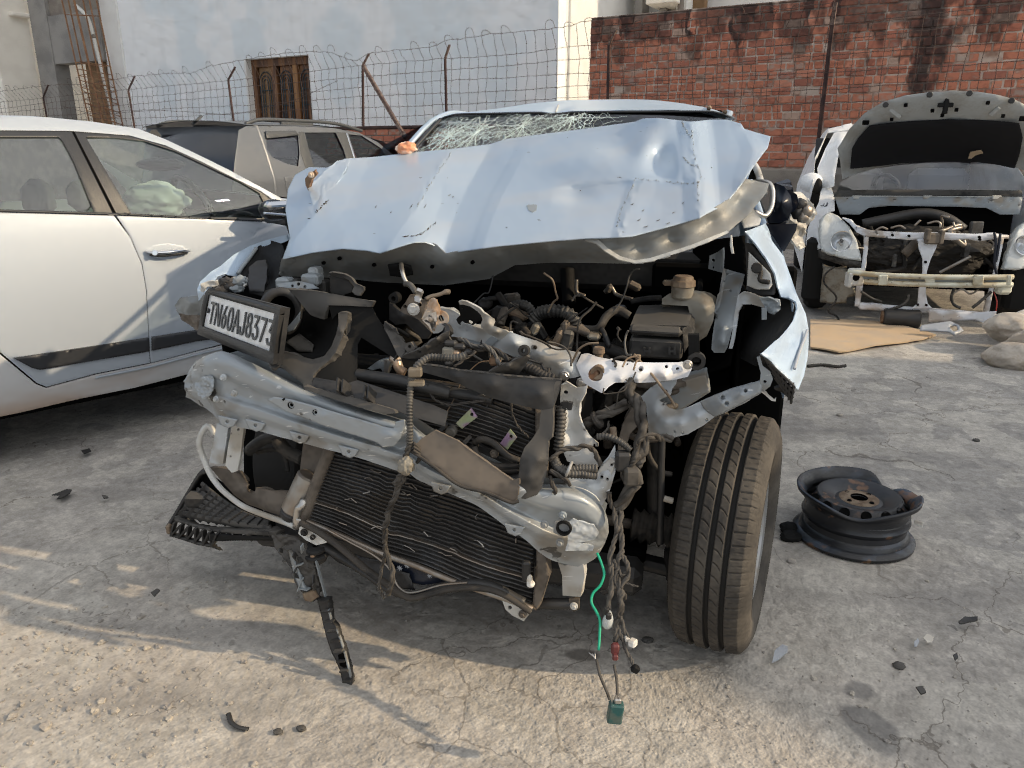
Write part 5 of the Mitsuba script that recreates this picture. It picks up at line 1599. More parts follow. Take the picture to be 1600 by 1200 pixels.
wp('tab', 'C', [(968, 715, .20), (985, 708, .20), (1000, 760, .20), (1040, 790, .20), (1055, 830, .20), (1040, 870, .20), (1010, 892, .21), (988, 890, .21), (985, 840, .20), (990, 800, .20)], 'm_greymetal', .004, step=2.2, holes=((1012, 845, 9),))
wp('tab', 'C', [(985, 895, .21), (1010, 898, .21), (1040, 922, .22), (1062, 940, .22), (1072, 930, .22), (1070, 950, .22), (1048, 948, .22), (1010, 915, .22)], 'm_ivory', .004, step=2)

# ---- inner wing parts
wp('inner_strut', 'C', [(800, 240, .66), (905, 270, .64), (872, 380, .58), (850, 480, .55), (838, 560, .53), (812, 660, .52), (795, 690, .52), (740, 690, .52), (726, 672, .52), (728, 620, .53), (745, 500, .56), (762, 420, .60)], 'm_greymetal', .006, inner=[(820, 400, .585), (790, 560, .515), (795, 640, .50)], step=3)
wp('inner_strut', 'C', [(868, 380, .57), (895, 362, .56), (950, 372, .54), (1000, 395, .52), (1090, 405, .50), (1095, 440, .50), (1005, 448, .52), (940, 430, .54), (890, 430, .545), (870, 470, .54), (862, 540, .53), (845, 640, .52), (838, 668, .52), (818, 668, .52), (835, 590, .53), (845, 500, .54)], 'm_bracket', .006, step=3)
wp('crumpled_bit', 'C', [(980, 395, .50), (1030, 392, .49), (1090, 420, .48), (1095, 455, .48), (1060, 480, .49), (1030, 475, .49), (1010, 440, .50)], 'm_greymetal', .004, nz=.02, nf=40, step=2)
part(WR, 'stud', bar(pt('C', 1008, 450, .49), pt('C', 1008, 510, .49), .012, .012), 'm_greymetal')
fr_ = wp('lamp_panel', 'C', [(905, 100, .62), (935, 105, .61), (1055, 250, .58), (1070, 330, .57), (1060, 380, .56), (960, 385, .58), (912, 350, .60), (915, 250, .61)], 'm_plastic', .02, step=3)
part(fr_, 'inner_face', sheet(Z('C', [(925, 150, .60), (1040, 265, .565), (1052, 325, .555), (1035, 352, .55), (960, 350, .565), (915, 330, .585)]), CAR, .004, step=3, nz=.006), 'm_ivory', True)
part(fr_, 'cable', tube(spline(pts3('C', [(975, 235, .575), (990, 260, .565), (985, 300, .56), (1035, 312, .55)]), n=12), .006, 6), 'm_rubber', True)
part(fr_, 'grommet', rod(pt('C', 968, 235, .575), pt('C', 968, 235, .555), .014), 'm_rubber')
part(WR, 'strap', sheet(Z('C', [(825, 60, .50), (836, 58, .50), (840, 110, .49), (848, 160, .49), (832, 160, .49), (824, 120, .49)]), CAR, .003, step=2), 'm_ivory', True)
wp('hinge_plate', 'C', [(715, 170, .72), (760, 150, .72), (785, 130, .70), (790, 240, .70), (780, 260, .70), (708, 240, .72)], 'm_greymetal', .01, step=3, holes=((735, 195, 9), (735, 232, 6)))
part(WR, 'wing_side', shell(*grid_mesh(np.array([CAR.w(.815 + 0 * z, d + 0 * z, z) for d in (.50, .7, .92) for z in [np.linspace(.68, .92, 4)]])), .004), 'm_body_blue', True)
part(WR, 'inner_apron', fbox(CAR, (.70, .71), (.62, .95), (.60, .93), .003), 'm_black')
part(WR, 'arch_liner', fbox(CAR, (.45, .86), (.86, .90), (.10, .96), .01), 'm_black')
part(WR, 'arch_liner', fbox(CAR, (-.86, -.30), (1.1, 1.14), (.10, .9), .01), 'm_black')
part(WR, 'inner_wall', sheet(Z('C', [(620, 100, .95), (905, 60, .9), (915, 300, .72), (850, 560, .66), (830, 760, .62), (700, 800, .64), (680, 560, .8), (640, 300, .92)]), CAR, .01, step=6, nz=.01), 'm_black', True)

# broken mirror and side bits behind the wing
wp('mirror_shell', 'H', [(1330, 560, 1.02), (1360, 542, 1.0), (1410, 560, .98), (1445, 610, .97), (1455, 680, .97), (1430, 745, .99), (1380, 760, 1.0), (1320, 760, 1.02), (1310, 700, 1.03), (1345, 650, 1.02)], 'm_navy', .06, inner=[(1390, 650, .94)], step=3)
wp('mirror_foot', 'H', [(1310, 765, 1.02), (1480, 765, 1.0), (1475, 800, 1.0), (1410, 915, 1.0), (1395, 905, 1.0), (1340, 820, 1.02)], 'm_navy', .04, step=3)
wp('side_wreckage', 'H', [(1455, 590, 1.1), (1500, 590, 1.12), (1560, 650, 1.15), (1590, 700, 1.15), (1540, 770, 1.15), (1510, 830, 1.12), (1525, 890, 1.12), (1490, 905, 1.1), (1450, 850, 1.1), (1480, 770, 1.1), (1440, 740, 1.1), (1470, 680, 1.1)], 'm_ivory', .01, nz=.03, nf=30, step=2.5)
for i, (x, y) in enumerate(((1480, 700), (1530, 695), (1500, 660), (1510, 725))):
    part(WR, 'side_fitting', lumpy(pt('H', x, y, 1.02), (.018, .018, .02), .3, 2, i, 2), ['m_plastic', 'm_alu'][i % 2])
wp('quarter_glass', 'H', [(1215, 520, 1.2), (1230, 480, 1.25), (1245, 455, 1.3), (1270, 520, 1.25)], 'm_black', .004, step=3)
part(WR, 'door_frame', tube(spline(pts3('H', [(1240, 440, 1.3), (1262, 470, 1.25), (1280, 525, 1.2), (1300, 600, 1.12)]), n=10), .012, 6), 'm_ivory', True)
wp('hinge_cover', 'H', [(1165, 730, .62), (1240, 680, .64), (1285, 740, .62), (1275, 770, .60), (1190, 785, .58)], 'm_ivory', .006, nz=.006, step=2.5)
part(WR, 'bonnet_stay', tube(spline(pts3('H', [(1195, 540, .75), (1330, 545, .72), (1345, 650, .70), (1310, 720, .68), (1250, 700, .66)]), n=18), .007, 6), 'm_steel', True)

# ---- reservoir, fuse box
res = wp('reservoir', 'C', [(460, 400, .56), (500, 372, .56), (600, 350, .56), (680, 362, .55), (730, 395, .55), (745, 440, .54), (735, 520, .54), (700, 600, .54), (640, 640, .54), (600, 440, .54), (460, 430, .55)], 'm_reservoir', .10, inner=[(690, 450, .52), (600, 390, .545)], step=3)
cc = pt('C', 572, 335, .56)
part(res, 'neck', rod(cc - np.array([0, 0, .03]), cc + np.array([0, 0, .004]), .029, 20), 'm_reservoir')
part(res, 'cap', lathe([(1e-4, .024), (.022, .024), (.026, .020), (.027, .014), (.032, .012), (.033, -.002), (.02, -.004)], 12, (0, .0, 1), cc + np.array([0, 0, .004])), 'm_capbrown', 25)
part(res, 'cap_tab', box(cc + CAR.r * -.036 + np.array([0, 0, .008]), (.03, .02, .014), .004), 'm_capbrown')


def carbox(nm, key, x0, y0, x1, y1, s0, depth, mt, bev=.008, par=WR, rot=0.0):
    a, b = pt(key, x0, y0, s0), pt(key, x1, y1, s0)
    u0, _, z1 = CAR.loc(a)
    u1, _, z0 = CAR.loc(b)
    return part(par, nm, fbox(CAR, (float(u0), float(u1)), (s0, s0 + depth), (float(z0), float(z1)), bev, rot), mt)


fb = carbox('fuse_box', 'C', 287, 612, 566, 732, .42, .10, 'm_plastic_dusty', .006)
carbox('front_lid', 'C', 282, 550, 568, 611, .412, .11, 'm_plastic_dusty', .010, fb)
part(fb, 'top_lid', sheet(Z('C', [(340, 435, .60), (485, 432, .60), (632, 436, .60), (618, 490, .52), (602, 545, .435), (450, 543, .435), (290, 546, .435), (312, 490, .52)]), CAR, .02, step=4), 'm_plastic_dusty', 30)
for x in (380, 515):
    for dx in (-14, 14):
        part(fb, 'clip', bar(pt('C', x + dx, 660, .41), pt('C', x + dx, 697, .41), .005, .01, CAR.a), 'm_plastic')
    part(fb, 'clip', bar(pt('C', x - 14, 680, .41), pt('C', x + 14, 680, .41), .005, .01, CAR.a), 'm_plastic')
wp('fuse_side', 'C', [(570, 560, .42), (600, 545, .44), (630, 440, .60), (640, 560, .50), (620, 620, .44), (580, 690, .42)], 'm_plastic', .01, step=3)
for i, x in enumerate((612, 630, 648)):
    part(fb, 'rib', bar(pt('C', x, 590, .40), pt('C', x + 4, 735, .40), .010, .02, CAR.a), 'm_plastic_dark')
part(fb, 'rib_foot', lathe([(.012, -.01), (.022, -.01), (.022, .01), (.012, .01)], 18, -CAR.a, pt('C', 645, 732, .395), closed=True), 'm_plastic')

# ---- tie bar (upper support), silver grey
tie = wp('tie_bar', 'B', [(300, 215, .30), (370, 225, .30), (415, 250, .30), (440, 300, .29), (540, 330, .28), (610, 372, .28), (690, 345, .27), (780, 378, .27), (870, 405, .27), (960, 432, .28), (1080, 470, .28), (1062, 512, .28), (1100, 590, .28), (1122, 640, .28), (1095, 655, .28), (1060, 650, .28), (980, 612, .275), (850, 560, .27), (760, 505, .27), (640, 452, .27), (590, 420, .28), (480, 392, .29), (370, 372, .30)], 'm_bracket', .02,
         inner=[(720, 410, .245), (860, 470, .25), (960, 520, .255), (1030, 570, .262), (450, 340, .30)], holes=((832, 435, 11), (1003, 682 - 70, 9), (912, 552, 9)), step=2.6, nz=.002, nf=30)
bolt('B', 995, 590, .262, .013, tie)
bolt('B', 1086, 628, .272, .013, tie)
part(tie, 'rubber_mount', lathe([(.005, .010), (.011, .010), (.012, .004), (.012, -.01), (.005, -.01)], 22, -CAR.a + np.array([0, 0, .3]), pt('B', 772, 450, .235), closed=True), 'm_rubber')
wp('tie_plate', 'J', [(880, 530, .30), (930, 515, .30), (1010, 490, .31), (1090, 480, .31), (1130, 540, .30), (1220, 620, .28), (1300, 660, .265), (1225, 735, .27), (1150, 735, .28), (1040, 715, .29), (870, 640, .30), (850, 600, .30)], 'm_greymetal', .004, step=2.4, nz=.003)
fl2 = wp('flange', 'J', [(848, 228, .27), (880, 212, .27), (930, 222, .265), (1000, 258, .26), (1090, 305, .255), (1130, 355, .25), (1190, 385, .25), (1255, 425, .25), (1265, 450, .25), (1245, 500, .24), (1300, 520, .23), (1390, 555, .225), (1420, 580, .225), (1345, 655, .235), (1300, 660, .24), (1260, 630, .245), (1190, 600, .25), (1140, 560, .255), (1100, 515, .26), (1105, 470, .262), (1120, 430, .262), (1105, 385, .265), (1065, 340, .268), (985, 285, .27), (900, 262, .275), (860, 262, .275)], 'm_ivory', .005,
          inner=[(1180, 470, .235), (1160, 540, .245), (1270, 570, .215)], step=2.0)
wp('flange_back', 'J', [(850, 250, .285), (985, 285, .28), (1065, 340, .28), (1108, 390, .275), (1118, 435, .275), (1080, 450, .28), (1020, 490, .29), (970, 520, .295), (920, 515, .295), (845, 480, .295), (820, 430, .295), (865, 380, .29)], 'm_plastic_dark', .004, step=2.4, holes=((985, 455, 26), (893, 303, 12)))

# ---- white head lamp arm
arm = wp('lamp_arm', 'C', [(0, 755, .27), (28, 700, .275), (62, 694, .28), (110, 710, .285), (170, 722, .29), (250, 736, .30), (420, 742, .32), (560, 740, .335), (602, 742, .34), (622, 772, .34), (600, 818, .335), (520, 836, .325), (430, 846, .31), (340, 851, .295), (260, 848, .28), (210, 850, .27), (178, 870, .262), (158, 892, .258), (138, 906, .256), (90, 880, .26), (40, 850, .265)], 'm_white_frame', .014,
         inner=[(105, 810, .262), (250, 800, .275), (350, 790, .285), (450, 790, .30), (560, 780, .325), (330, 840, .27), (480, 828, .29), (240, 838, .265)], holes=((348, 775, 15), (485, 763, 9), (275, 750, 5), (195, 735, 5), (105, 806, 40), (545, 776, 10)), step=2.4)
part(arm, 'rusted_core', lumpy(pt('C', 92, 822, .28), (.022, .012, .026), .35, 2.6, 3, 3), 'm_rust', True)
part(arm, 'rusted_core', lathe([(.006, 0), (.016, .004), (.020, -.006), (.012, -.014)], 16, -CAR.a, pt('C', 115, 796, .272)), 'm_capbrown')
bolt('C', 598, 753, .325, .012, arm)
part(WR, 'hose_cap', lathe([(1e-4, .010), (.011, .010), (.014, .007), (.015, -.004), (.011, -.005), (.010, -.02)], 14, (0, 0, 1), pt('C', 123, 680, .33)), 'm_capbrown')
part(WR, 'pin', rod(pt('C', 333, 735, .37), pt('C', 333, 700, .37), .007, 12), 'm_capbrown')

# ---- latch
la = wp('bonnet_latch', 'J', [(180, 335, .24), (205, 285, .24), (245, 235, .24), (295, 150, .245), (350, 155, .245), (430, 205, .245), (500, 200, .245), (480, 300, .24), (440, 360, .235), (425, 430, .235), (330, 400, .235), (230, 365, .235)], 'm_brownmetal', .012, step=2, nz=.004, holes=((240, 285, 22), (410, 262, 20)))
bolt('J', 335, 315, .228, .016, la, 'm_ivory')
wp('latch_cover', 'J', [(515, 205, .225), (545, 185, .22), (590, 195, .215), (620, 270, .205), (640, 345, .20), (620, 400, .20), (590, 450, .20), (600, 500, .205), (560, 580, .21), (535, 575, .215), (490, 500, .215), (440, 440, .22), (430, 420, .22), (470, 320, .222)], 'm_gold', .008, inner=[(560, 330, .195), (530, 430, .20)], step=1.8, nz=.004, nf=50)
wp('latch_bright', 'J', [(440, 440, .214), (520, 370, .20), (590, 340, .192), (600, 440, .193), (555, 540, .203), (545, 560, .207), (500, 500, .208)], 'm_chrome', .004, step=1.8, nz=.003, nf=60)
wp('latch_lever', 'J', [(345, 180, .21), (370, 100, .20), (425, 120, .20), (430, 190, .21), (405, 240, .205), (350, 220, .205)], 'm_steel', .01, step=1.8, nz=.006, nf=50)
part(la, 'cable_end', tube(spline(pts3('J', [(470, 200, .23), (530, 170, .24), (620, 150, .25), (700, 120, .26), (735, 115, .27)]), n=12), [.005] * 9 + [.007] * 3, 7), 'm_brownmetal', True)
part(la, 'lever_grip', tube(spline(pts3('J', [(240, 30, .27), (290, 30, .26), (340, 90, .24), (360, 120, .22)]), n=8), .007, 8), 'm_conduit', True)
part(la, 'horn_ring', lathe([(.006, .010), (.013, .010), (.014, -.01), (.006, -.01)], 20, -CAR.a, pt('J', 125, 185, .27), closed=True), 'm_plastic_dark')
wp('latch_under', 'J', [(60, 240, .28), (180, 335, .26), (330, 400, .25), (400, 440, .25), (540, 580, .24), (500, 650, .25), (430, 650, .26), (380, 600, .265), (250, 480, .27), (130, 490, .28), (60, 430, .29)], 'm_plastic', .01, inner=[(200, 400, .25)], step=3)
part(la, 'washer', lathe([(.008, .004), (.018, .004), (.018, -.002), (.008, -.002)], 18, -CAR.a, pt('J', 655, 415, .21), closed=True), 'm_gold')
wp('latch_foot', 'J', [(540, 540, .208), (600, 490, .205), (640, 470, .205), (690, 500, .205), (660, 560, .21), (620, 585, .212), (560, 590, .212)], 'm_ivory', .004, step=1.8, holes=((610, 490, 12), (570, 550, 14)))

# ---- dusty V brackets
wp('v_bracket', 'J', [(0, 452, .23), (60, 500, .225), (235, 690, .20), (245, 760, .195), (240, 800, .19), (190, 868, .18), (150, 830, .185), (100, 720, .20), (40, 600, .215), (0, 535, .225)], 'm_plastic_dusty', .012, inner=[(120, 690, .21), (60, 560, .23)], step=2.2)
wp('v_bracket', 'J', [(190, 865, .18), (235, 830, .175), (355, 790, .17), (450, 740, .165), (560, 660, .165), (660, 600, .17), (740, 560, .175), (735, 620, .175), (700, 680, .178), (600, 720, .178), (380, 872, .178), (280, 876, .18)], 'm_plastic_dusty', .014, inner=[(470, 740, .155), (600, 655, .155)], holes=((405, 795, 18),), step=2.2)
wp('nut_tab', 'J', [(228, 705, .19), (300, 685, .185), (355, 755, .18), (335, 790, .18), (265, 800, .18), (235, 760, .185)], 'm_plastic_dusty', .014, holes=((290, 738, 20),), step=1.8)
wp('v_curl', 'J', [(650, 480, .20), (700, 470, .20), (740, 510, .19), (752, 560, .18), (700, 610, .175), (640, 640, .175), (690, 560, .185), (690, 510, .195)], 'm_plastic', .02, step=2)
wp('v_leg', 'J', [(380, 872, .18), (600, 720, .18), (695, 690, .18), (665, 820, .19), (560, 850, .19), (480, 860, .185)], 'm_plastic_dusty', .01, step=2.2)
# bracket with rubber grommet, right
wp('mount_bracket', 'B', [(575, 570, .14), (640, 535, .135), (780, 478, .14), (805, 490, .145), (780, 530, .15), (745, 580, .16), (700, 582, .16), (660, 578, .155), (650, 642, .155), (620, 610, .15), (590, 600, .145)], 'm_plastic_dusty', .012, inner=[(690, 540, .128)], step=2.2)
part(WR, 'grommet', lathe([(.0055, .008), (.011, .008), (.0125, .004), (.0125, -.008), (.0055, -.008)], 22, -CAR.a + np.array([0, 0, .2]), pt('B', 772, 450, .135), closed=True), 'm_rubber')

# ---- plastic carrier: ring of the left lamp, top rail, arms, ledge, right leg
sh_ = wp('grille_carrier', 'A', [(560, 300, .30), (580, 262, .30), (620, 248, .30), (770, 258, .27), (850, 262, .26), (960, 280, .25), (1080, 302, .24), (1180, 322, .23), (1165, 352, .23), (1040, 345, .23), (930, 342, .235), (915, 380, .235), (905, 420, .24), (860, 408, .25), (830, 395, .255), (800, 360, .26), (775, 330, .27), (745, 290, .28), (700, 275, .285), (640, 285, .29), (600, 320, .30)], 'm_plastic_dusty', .012, step=3, nz=.002)
th = np.linspace(0, 2 * math.pi, 40)
part(sh_, 'lamp_ring', tube(pts3('A', [(668 + 102 * math.cos(q), 378 + 112 * math.sin(q), .275 + .02 * math.cos(q)) for q in th]), .012, 8, False), 'm_plastic', True)
part(sh_, 'lamp_cup', sheet(Z('A', [(668 + 98 * math.cos(q), 378 + 108 * math.sin(q), .33) for q in th[:-1:2]]), CAR, .005, inner=Z('A', [(668, 378, .40)]), step=4), 'm_black', True)
part(sh_, 'lamp_tab', sheet(Z('A', [(700, 465, .27), (740, 420, .265), (772, 378, .262), (768, 430, .262), (735, 480, .265), (705, 490, .27)]), CAR, .004, step=2), 'm_greymetal', True)
wp('carrier_arm', 'A', [(640, 592, .20), (700, 600, .195), (770, 622, .19), (845, 640, .18), (905, 622, .18), (945, 570, .18), (972, 500, .19), (984, 440, .20), (982, 385, .21), (1000, 376, .21), (1036, 382, .21), (1030, 440, .20), (1005, 520, .18), (968, 605, .16), (930, 650, .15), (880, 690, .14), (845, 730, .13), (832, 800, .12), (795, 808, .12), (788, 775, .125), (740, 740, .14), (690, 700, .16), (640, 670, .18)], 'm_plastic_dusty', .03,
   inner=[(800, 690, .155), (900, 655, .155), (990, 480, .175)], step=3, nz=.002)
wp('carrier_wall', 'A', [(930, 342, .24), (1040, 345, .24), (1165, 352, .24), (1190, 400, .24), (1235, 470, .235), (1290, 560, .22), (1320, 620, .21), (1300, 640, .21), (1110, 520, .22), (1090, 560, .22), (1085, 760, .16), (1040, 790, .14), (850, 770, .13), (840, 735, .14), (930, 650, .16), (1005, 520, .20), (1032, 440, .225), (1036, 382, .235), (985, 380, .24), (950, 420, .24)], 'm_plastic_dark', .006, step=4)
wp('carrier_wall', 'A', [(640, 480, .30), (760, 470, .30), (800, 360, .29), (910, 420, .28), (984, 385, .26), (978, 500, .24), (945, 575, .23), (900, 628, .22), (845, 640, .22), (640, 592, .26)], 'm_plastic_dark', .006, inner=[(850, 500, .34), (760, 560, .33)], step=4)
part(sh_, 'inner_tray', sheet(Z('A', [(690, 545, .27), (760, 500, .29), (850, 560, .27), (840, 600, .25), (760, 600, .25)]), CAR, .004, step=3, nz=.01), 'm_plastic_dusty', True)
led = wp('carrier_ledge', 'A', [(790, 790, .085), (830, 795, .085), (1000, 838, .075), (1140, 872, .07), (1290, 918, .06), (1300, 938, .055), (1240, 945, .055), (1100, 905, .06), (950, 858, .07), (820, 815, .08), (795, 808, .085)], 'm_plastic_dusty', .02, step=3)
wp('carrier_front', 'A', [(830, 795, .12), (850, 740, .13), (1040, 770, .13), (1090, 755, .14), (1260, 810, .12), (1500, 890, .10), (1588, 930, .10), (1570, 1010, .08), (1400, 960, .07), (1295, 920, .07), (1140, 872, .08), (1000, 838, .09)], 'm_plastic', .008, step=4)
for x, y in ((1000, 800), (1030, 808), (1150, 838), (1170, 845)):
    part(led, 'gusset', bar(pt('A', x, y - 40, .10), pt('A', x - 6, y + 30, .07), .004, .03, CAR.a), 'm_plastic')
# hood tab standing up on the rail
wp('rail_tab', 'A', [(930, 165, .28), (950, 160, .28), (1020, 172, .275), (1055, 190, .27), (1075, 220, .265), (1120, 240, .25), (1125, 260, .25), (1100, 290, .245), (1075, 285, .25), (1058, 265, .255), (1070, 240, .265), (1045, 205, .272), (1010, 190, .28), (965, 182, .285), (945, 185, .285)], 'm_plastic_dusty', .008, step=1.8)
wp('rail_tab', 'A', [(935, 180, .285), (965, 185, .285), (1040, 205, .28), (1065, 240, .27), (1055, 270, .265), (1000, 290, .27), (940, 275, .28)], 'm_engine', .006, step=2.4)
# headlamp mount clutter at the left rail
for i, (x, y, w, h) in enumerate(((690, 220, .04, .03), (735, 235, .05, .04), (800, 240, .06, .04), (840, 200, .05, .03), (890, 240, .04, .04), (860, 180, .03, .05))):
    part(WR, 'fitting', box(pt('A', x, y, .36 + .02 * (i % 3)), (w, .04, h), .006, np.stack([CAR.r, CAR.a, [0, 0, 1.0]]).T), ['m_greymetal', 'm_plastic', 'm_bracket'][i % 3])
wp('rail_plate', 'A', [(640, 225, .33), (700, 215, .33), (770, 208, .33), (840, 225, .32), (870, 250, .31), (760, 255, .31), (660, 250, .32)], 'm_greymetal', .006, step=2.4, holes=((765, 225, 9), (800, 240, 9), (730, 235, 8)), nz=.004)

# right rail of the carrier, its leg and shelf
car_r = wp('carrier_rail', 'B', [(150, 555, .15), (170, 522, .155), (300, 535, .15), (420, 560, .145), (540, 570, .14), (650, 585, .14), (760, 598, .14), (860, 604, .14), (978, 612, .145), (972, 660, .14), (930, 770, .12), (862, 778, .12), (800, 765, .125), (700, 740, .13), (600, 715, .135), (480, 665, .14), (360, 610, .145), (250, 580, .15)], 'm_plastic', .012, inner=[(600, 640, .125), (400, 600, .135), (860, 690, .115)], step=3.2)
wp('carrier_lip', 'B', [(170, 515, .16), (300, 528, .155), (420, 553, .15), (540, 563, .145), (650, 578, .145), (860, 597, .145), (978, 604, .15), (978, 614, .14), (860, 607, .135), (650, 588, .135), (540, 573, .135), (420, 563, .14), (300, 538, .145), (170, 525, .15)], 'm_plastic_dusty', .006, step=2)
wp('carrier_leg', 'B', [(855, 600, .14), (978, 610, .145), (955, 690, .13), (930, 770, .12), (932, 850, .11), (925, 930, .10), (905, 950, .10), (908, 1050, .085), (895, 1130, .075), (870, 1210, .065), (845, 1245, .06), (780, 1270, .055), (735, 1260, .06), (742, 1150, .07), (750, 1050, .08), (775, 985, .09), (815, 940, .10), (855, 880, .11), (865, 780, .12)], 'm_plastic_dusty', .014, inner=[(850, 1050, .07), (800, 1150, .06)], step=3.2, nz=.002)
shelf = wp('carrier_shelf', 'E', [(235, 60, .03), (275, 15, .045), (330, -20, .055), (420, 20, .04), (470, 60, .035), (640, 180, .015), (668, 170, .015), (660, 262, .0), (640, 268, .0), (540, 225, .0), (430, 195, .004), (330, 125, .012)], 'm_brownmetal', .010, step=3.2, nz=.003, nf=24)
part(shelf, 'edge', tube(spline(pts3('E', [(235, 62, .028), (330, 128, .01), (430, 200, .002), (540, 230, -.002), (640, 270, -.002), (664, 262, .0)]), n=24), .004, 6), 'm_rubber', True)
wp('carrier_back', 'B', [(0, 680, .22), (160, 740, .20), (300, 830, .19), (420, 900, .18), (520, 950, .17), (640, 1050, .15), (745, 1080, .13), (740, 1200, .10), (560, 1110, .14), (400, 1000, .17), (200, 960, .18), (150, 930, .19), (130, 820, .2), (0, 760, .22)], 'm_plastic', .008, step=4)
for x, y in ((300, 890), (430, 960), (565, 1085)):
    part(WR, 'gusset', sheet(Z('B', [(x - 25, y + 22, .15), (x + 45, y - 50, .17), (x + 55, y - 30, .165), (x + 10, y + 22, .15)]), CAR, .006, step=1.6), 'm_plastic')
part(WR, 'peg', lathe([(1e-4, .02), (.010, .02), (.013, .017), (.013, 0), (.008, -.004)], 18, -CAR.a, pt('B', 378, 890, .15)), 'm_conduit')
bolt('B', 608, 1020, .13, .011, WR, 'm_brownmetal')
# zinc tags
wp('zinc_tag', 'B', [(395, 852, .15), (480, 768, .15), (515, 818, .145), (430, 882, .145)], 'm_goldzinc', .004, step=2.2, holes=((484, 803, 10),))
wp('zinc_tag', 'B', [(640, 962, .14), (695, 885, .14), (732, 930, .135), (680, 998, .135)], 'm_goldzinc', .004, step=2.2, holes=((700, 925, 10),))
# cooling fan shroud interior, dark box behind the carrier
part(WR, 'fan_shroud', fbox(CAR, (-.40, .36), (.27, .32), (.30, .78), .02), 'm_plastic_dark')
# ---- bumper beam
def beam():
    st = [((289, 592), (292, 620), .25), ((300, 572), (308, 632), .225), ((317, 558), (326, 642), .20), ((349, 549), (345, 657), .17), ((385, 563), (372, 667), .15), ((417, 578), (402, 673), .13), ((474, 604), (460, 689), .10), ((533, 627), (533, 708), .08), ((585, 643), (575, 720), .068), ((616, 652), (609, 732), .06), ((648, 668), (645, 747), .055),
          ((679, 690), (681, 762), .05), ((746, 722), (748, 792), .05), ((805, 748), (793, 824), .055), ((835, 756), (822, 844), .06), ((862, 757), (842, 862), .07), ((888, 758), (858, 873), .08), ((915, 768), (880, 881), .09), ((938, 787), (905, 885), .105), ((949, 808), (930, 872), .12), ((952, 830), (944, 852), .13)]
    v = np.concatenate([np.linspace(0, .12, 4)[:-1], np.linspace(.12, 1, 27)])
    top = spline(np.array([np.r_[a, s] for a, b, s in st]), n=120)
    bot = spline(np.array([np.r_[b, s] for a, b, s in st]), n=120)
    L = np.linspace(0, 1, 120)
    prof = PchipInterpolator([0, .05, .12, .2, .34, .40, .46, .56, .62, .67, .80, .86, .90, 1.0], [.055, .022, .004, 0, .002, .020, .024, .024, .018, .002, .004, .018, .020, .020])(v)
    end = np.clip(np.minimum(L / .16, (1 - L) / .20), 0, 1)
    end = end * end * (3 - 2 * end)
    flat = PchipInterpolator([0, .06, .14, .5, .88, 1], [.05, .018, .006, .0, .008, .03])(v)
    G = np.zeros((120, len(v), 3))
    for i in range(120):
        x = top[i, 0] + (bot[i, 0] - top[i, 0]) * v
        y = top[i, 1] + (bot[i, 1] - top[i, 1]) * v
        s = top[i, 2] + (bot[i, 2] - top[i, 2]) * v + prof * end[i] + flat * (1 - end[i])
        G[i] = CAR.at(x, y, s)
    q = G.reshape(-1, 3)
    dent = (meshkit.fbm(q * 22, 3, 2) - .5) * .006 + np.repeat(np.clip((.16 - L) / .16, 0, 1) + np.clip((L - .86) / .14, 0, 1) * .8, len(v)) * (meshkit.fbm(q * 30 + 4, 4, 6) - .5) * .035
    dent += .02 * np.repeat(np.exp(-((L - .505) / .018)**2), len(v)) * (meshkit.fbm(q * 26, 3, 9) * 1.4)
    q = q + dent[:, None] * CAR.a
    V, F = grid_mesh(q.reshape(G.shape))
    k = part(WR, 'bumper_beam', shell(V, face_camera(V, F), .004), 'm_beam', 50, label='long bent silver grey bumper beam with bolted ends')
    for x, y, s in ((350, 740, .165), (410, 828, .155), (312, 860, .185)):
        bolt('A', x, y, s - .004, .009, k, 'm_bracket', .014)
    for x, y, s in ((840, 320, .055), (768, 355, .05), (830, 428, .065)):
        bolt('E', x, y, s - .002, .010, k, 'm_greymetal', .014)
    plug('A', 723, 893, .088, .0085, k)
    plug('A', 858, 933, .078, .0075, k)
    plug('A', 680, 862, .088, .0025, k)
    # reinforcing plate with a rounded end
    part(k, 'doubler', sheet(Z('A', [(590, 865, .097), (625, 848, .095), (720, 862, .088), (880, 905, .077), (1060, 960, .066), (1220, 1008, .058), (1290, 1020, .055), (1300, 985, .053), (1345, 975, .05), (1350, 1010, .05), (1325, 1080, .05), (1290, 1120, .052), (1230, 1125, .055), (1200, 1100, .057), (1060, 1055, .066), (860, 990, .078), (700, 930, .09)]), CAR, .004, step=2.6, nz=.004,
                            inner=Z('A', [(1280, 1060, .046), (1240, 1060, .05), (900, 950, .07)]), holes=((455, 633, 3), (493, 644.5, 2.6))), 'm_beam', True)
    part(k, 'torn_foil', sheet(Z('E', [(870, 345, .06), (880, 335, .06), (965, 360, .075), (985, 390, .08), (965, 420, .08), (905, 430, .07), (965, 440, .085), (960, 462, .085), (850, 460, .06), (862, 420, .06), (860, 390, .055)]), CAR, .004, step=2, nz=.006, nf=70), 'm_bracket', 25)
    part(k, 'hole_plate', sheet(Z('E', [(805, 345, .055), (870, 345, .06), (862, 400, .06), (835, 405, .058), (803, 388, .055)]), CAR, .005, step=2), 'm_greymetal', True)
    c = pt('E', 845, 372, .05)
    part(k, 'threaded_hole', lathe([(1e-4, -.012), (.012, -.012), (.013, .003), (.017, .003), (.018, -.004)], 18, -CAR.a, c), 'm_plastic_dark')
    part(k, 'end_tear', sheet(Z('A', [(190, 770, .215), (235, 735, .195), (285, 735, .18), (300, 790, .175), (280, 835, .175), (245, 860, .18), (215, 845, .19), (195, 810, .205)]), CAR, .003, step=2, nz=.010, nf=90), 'm_beam', 20)
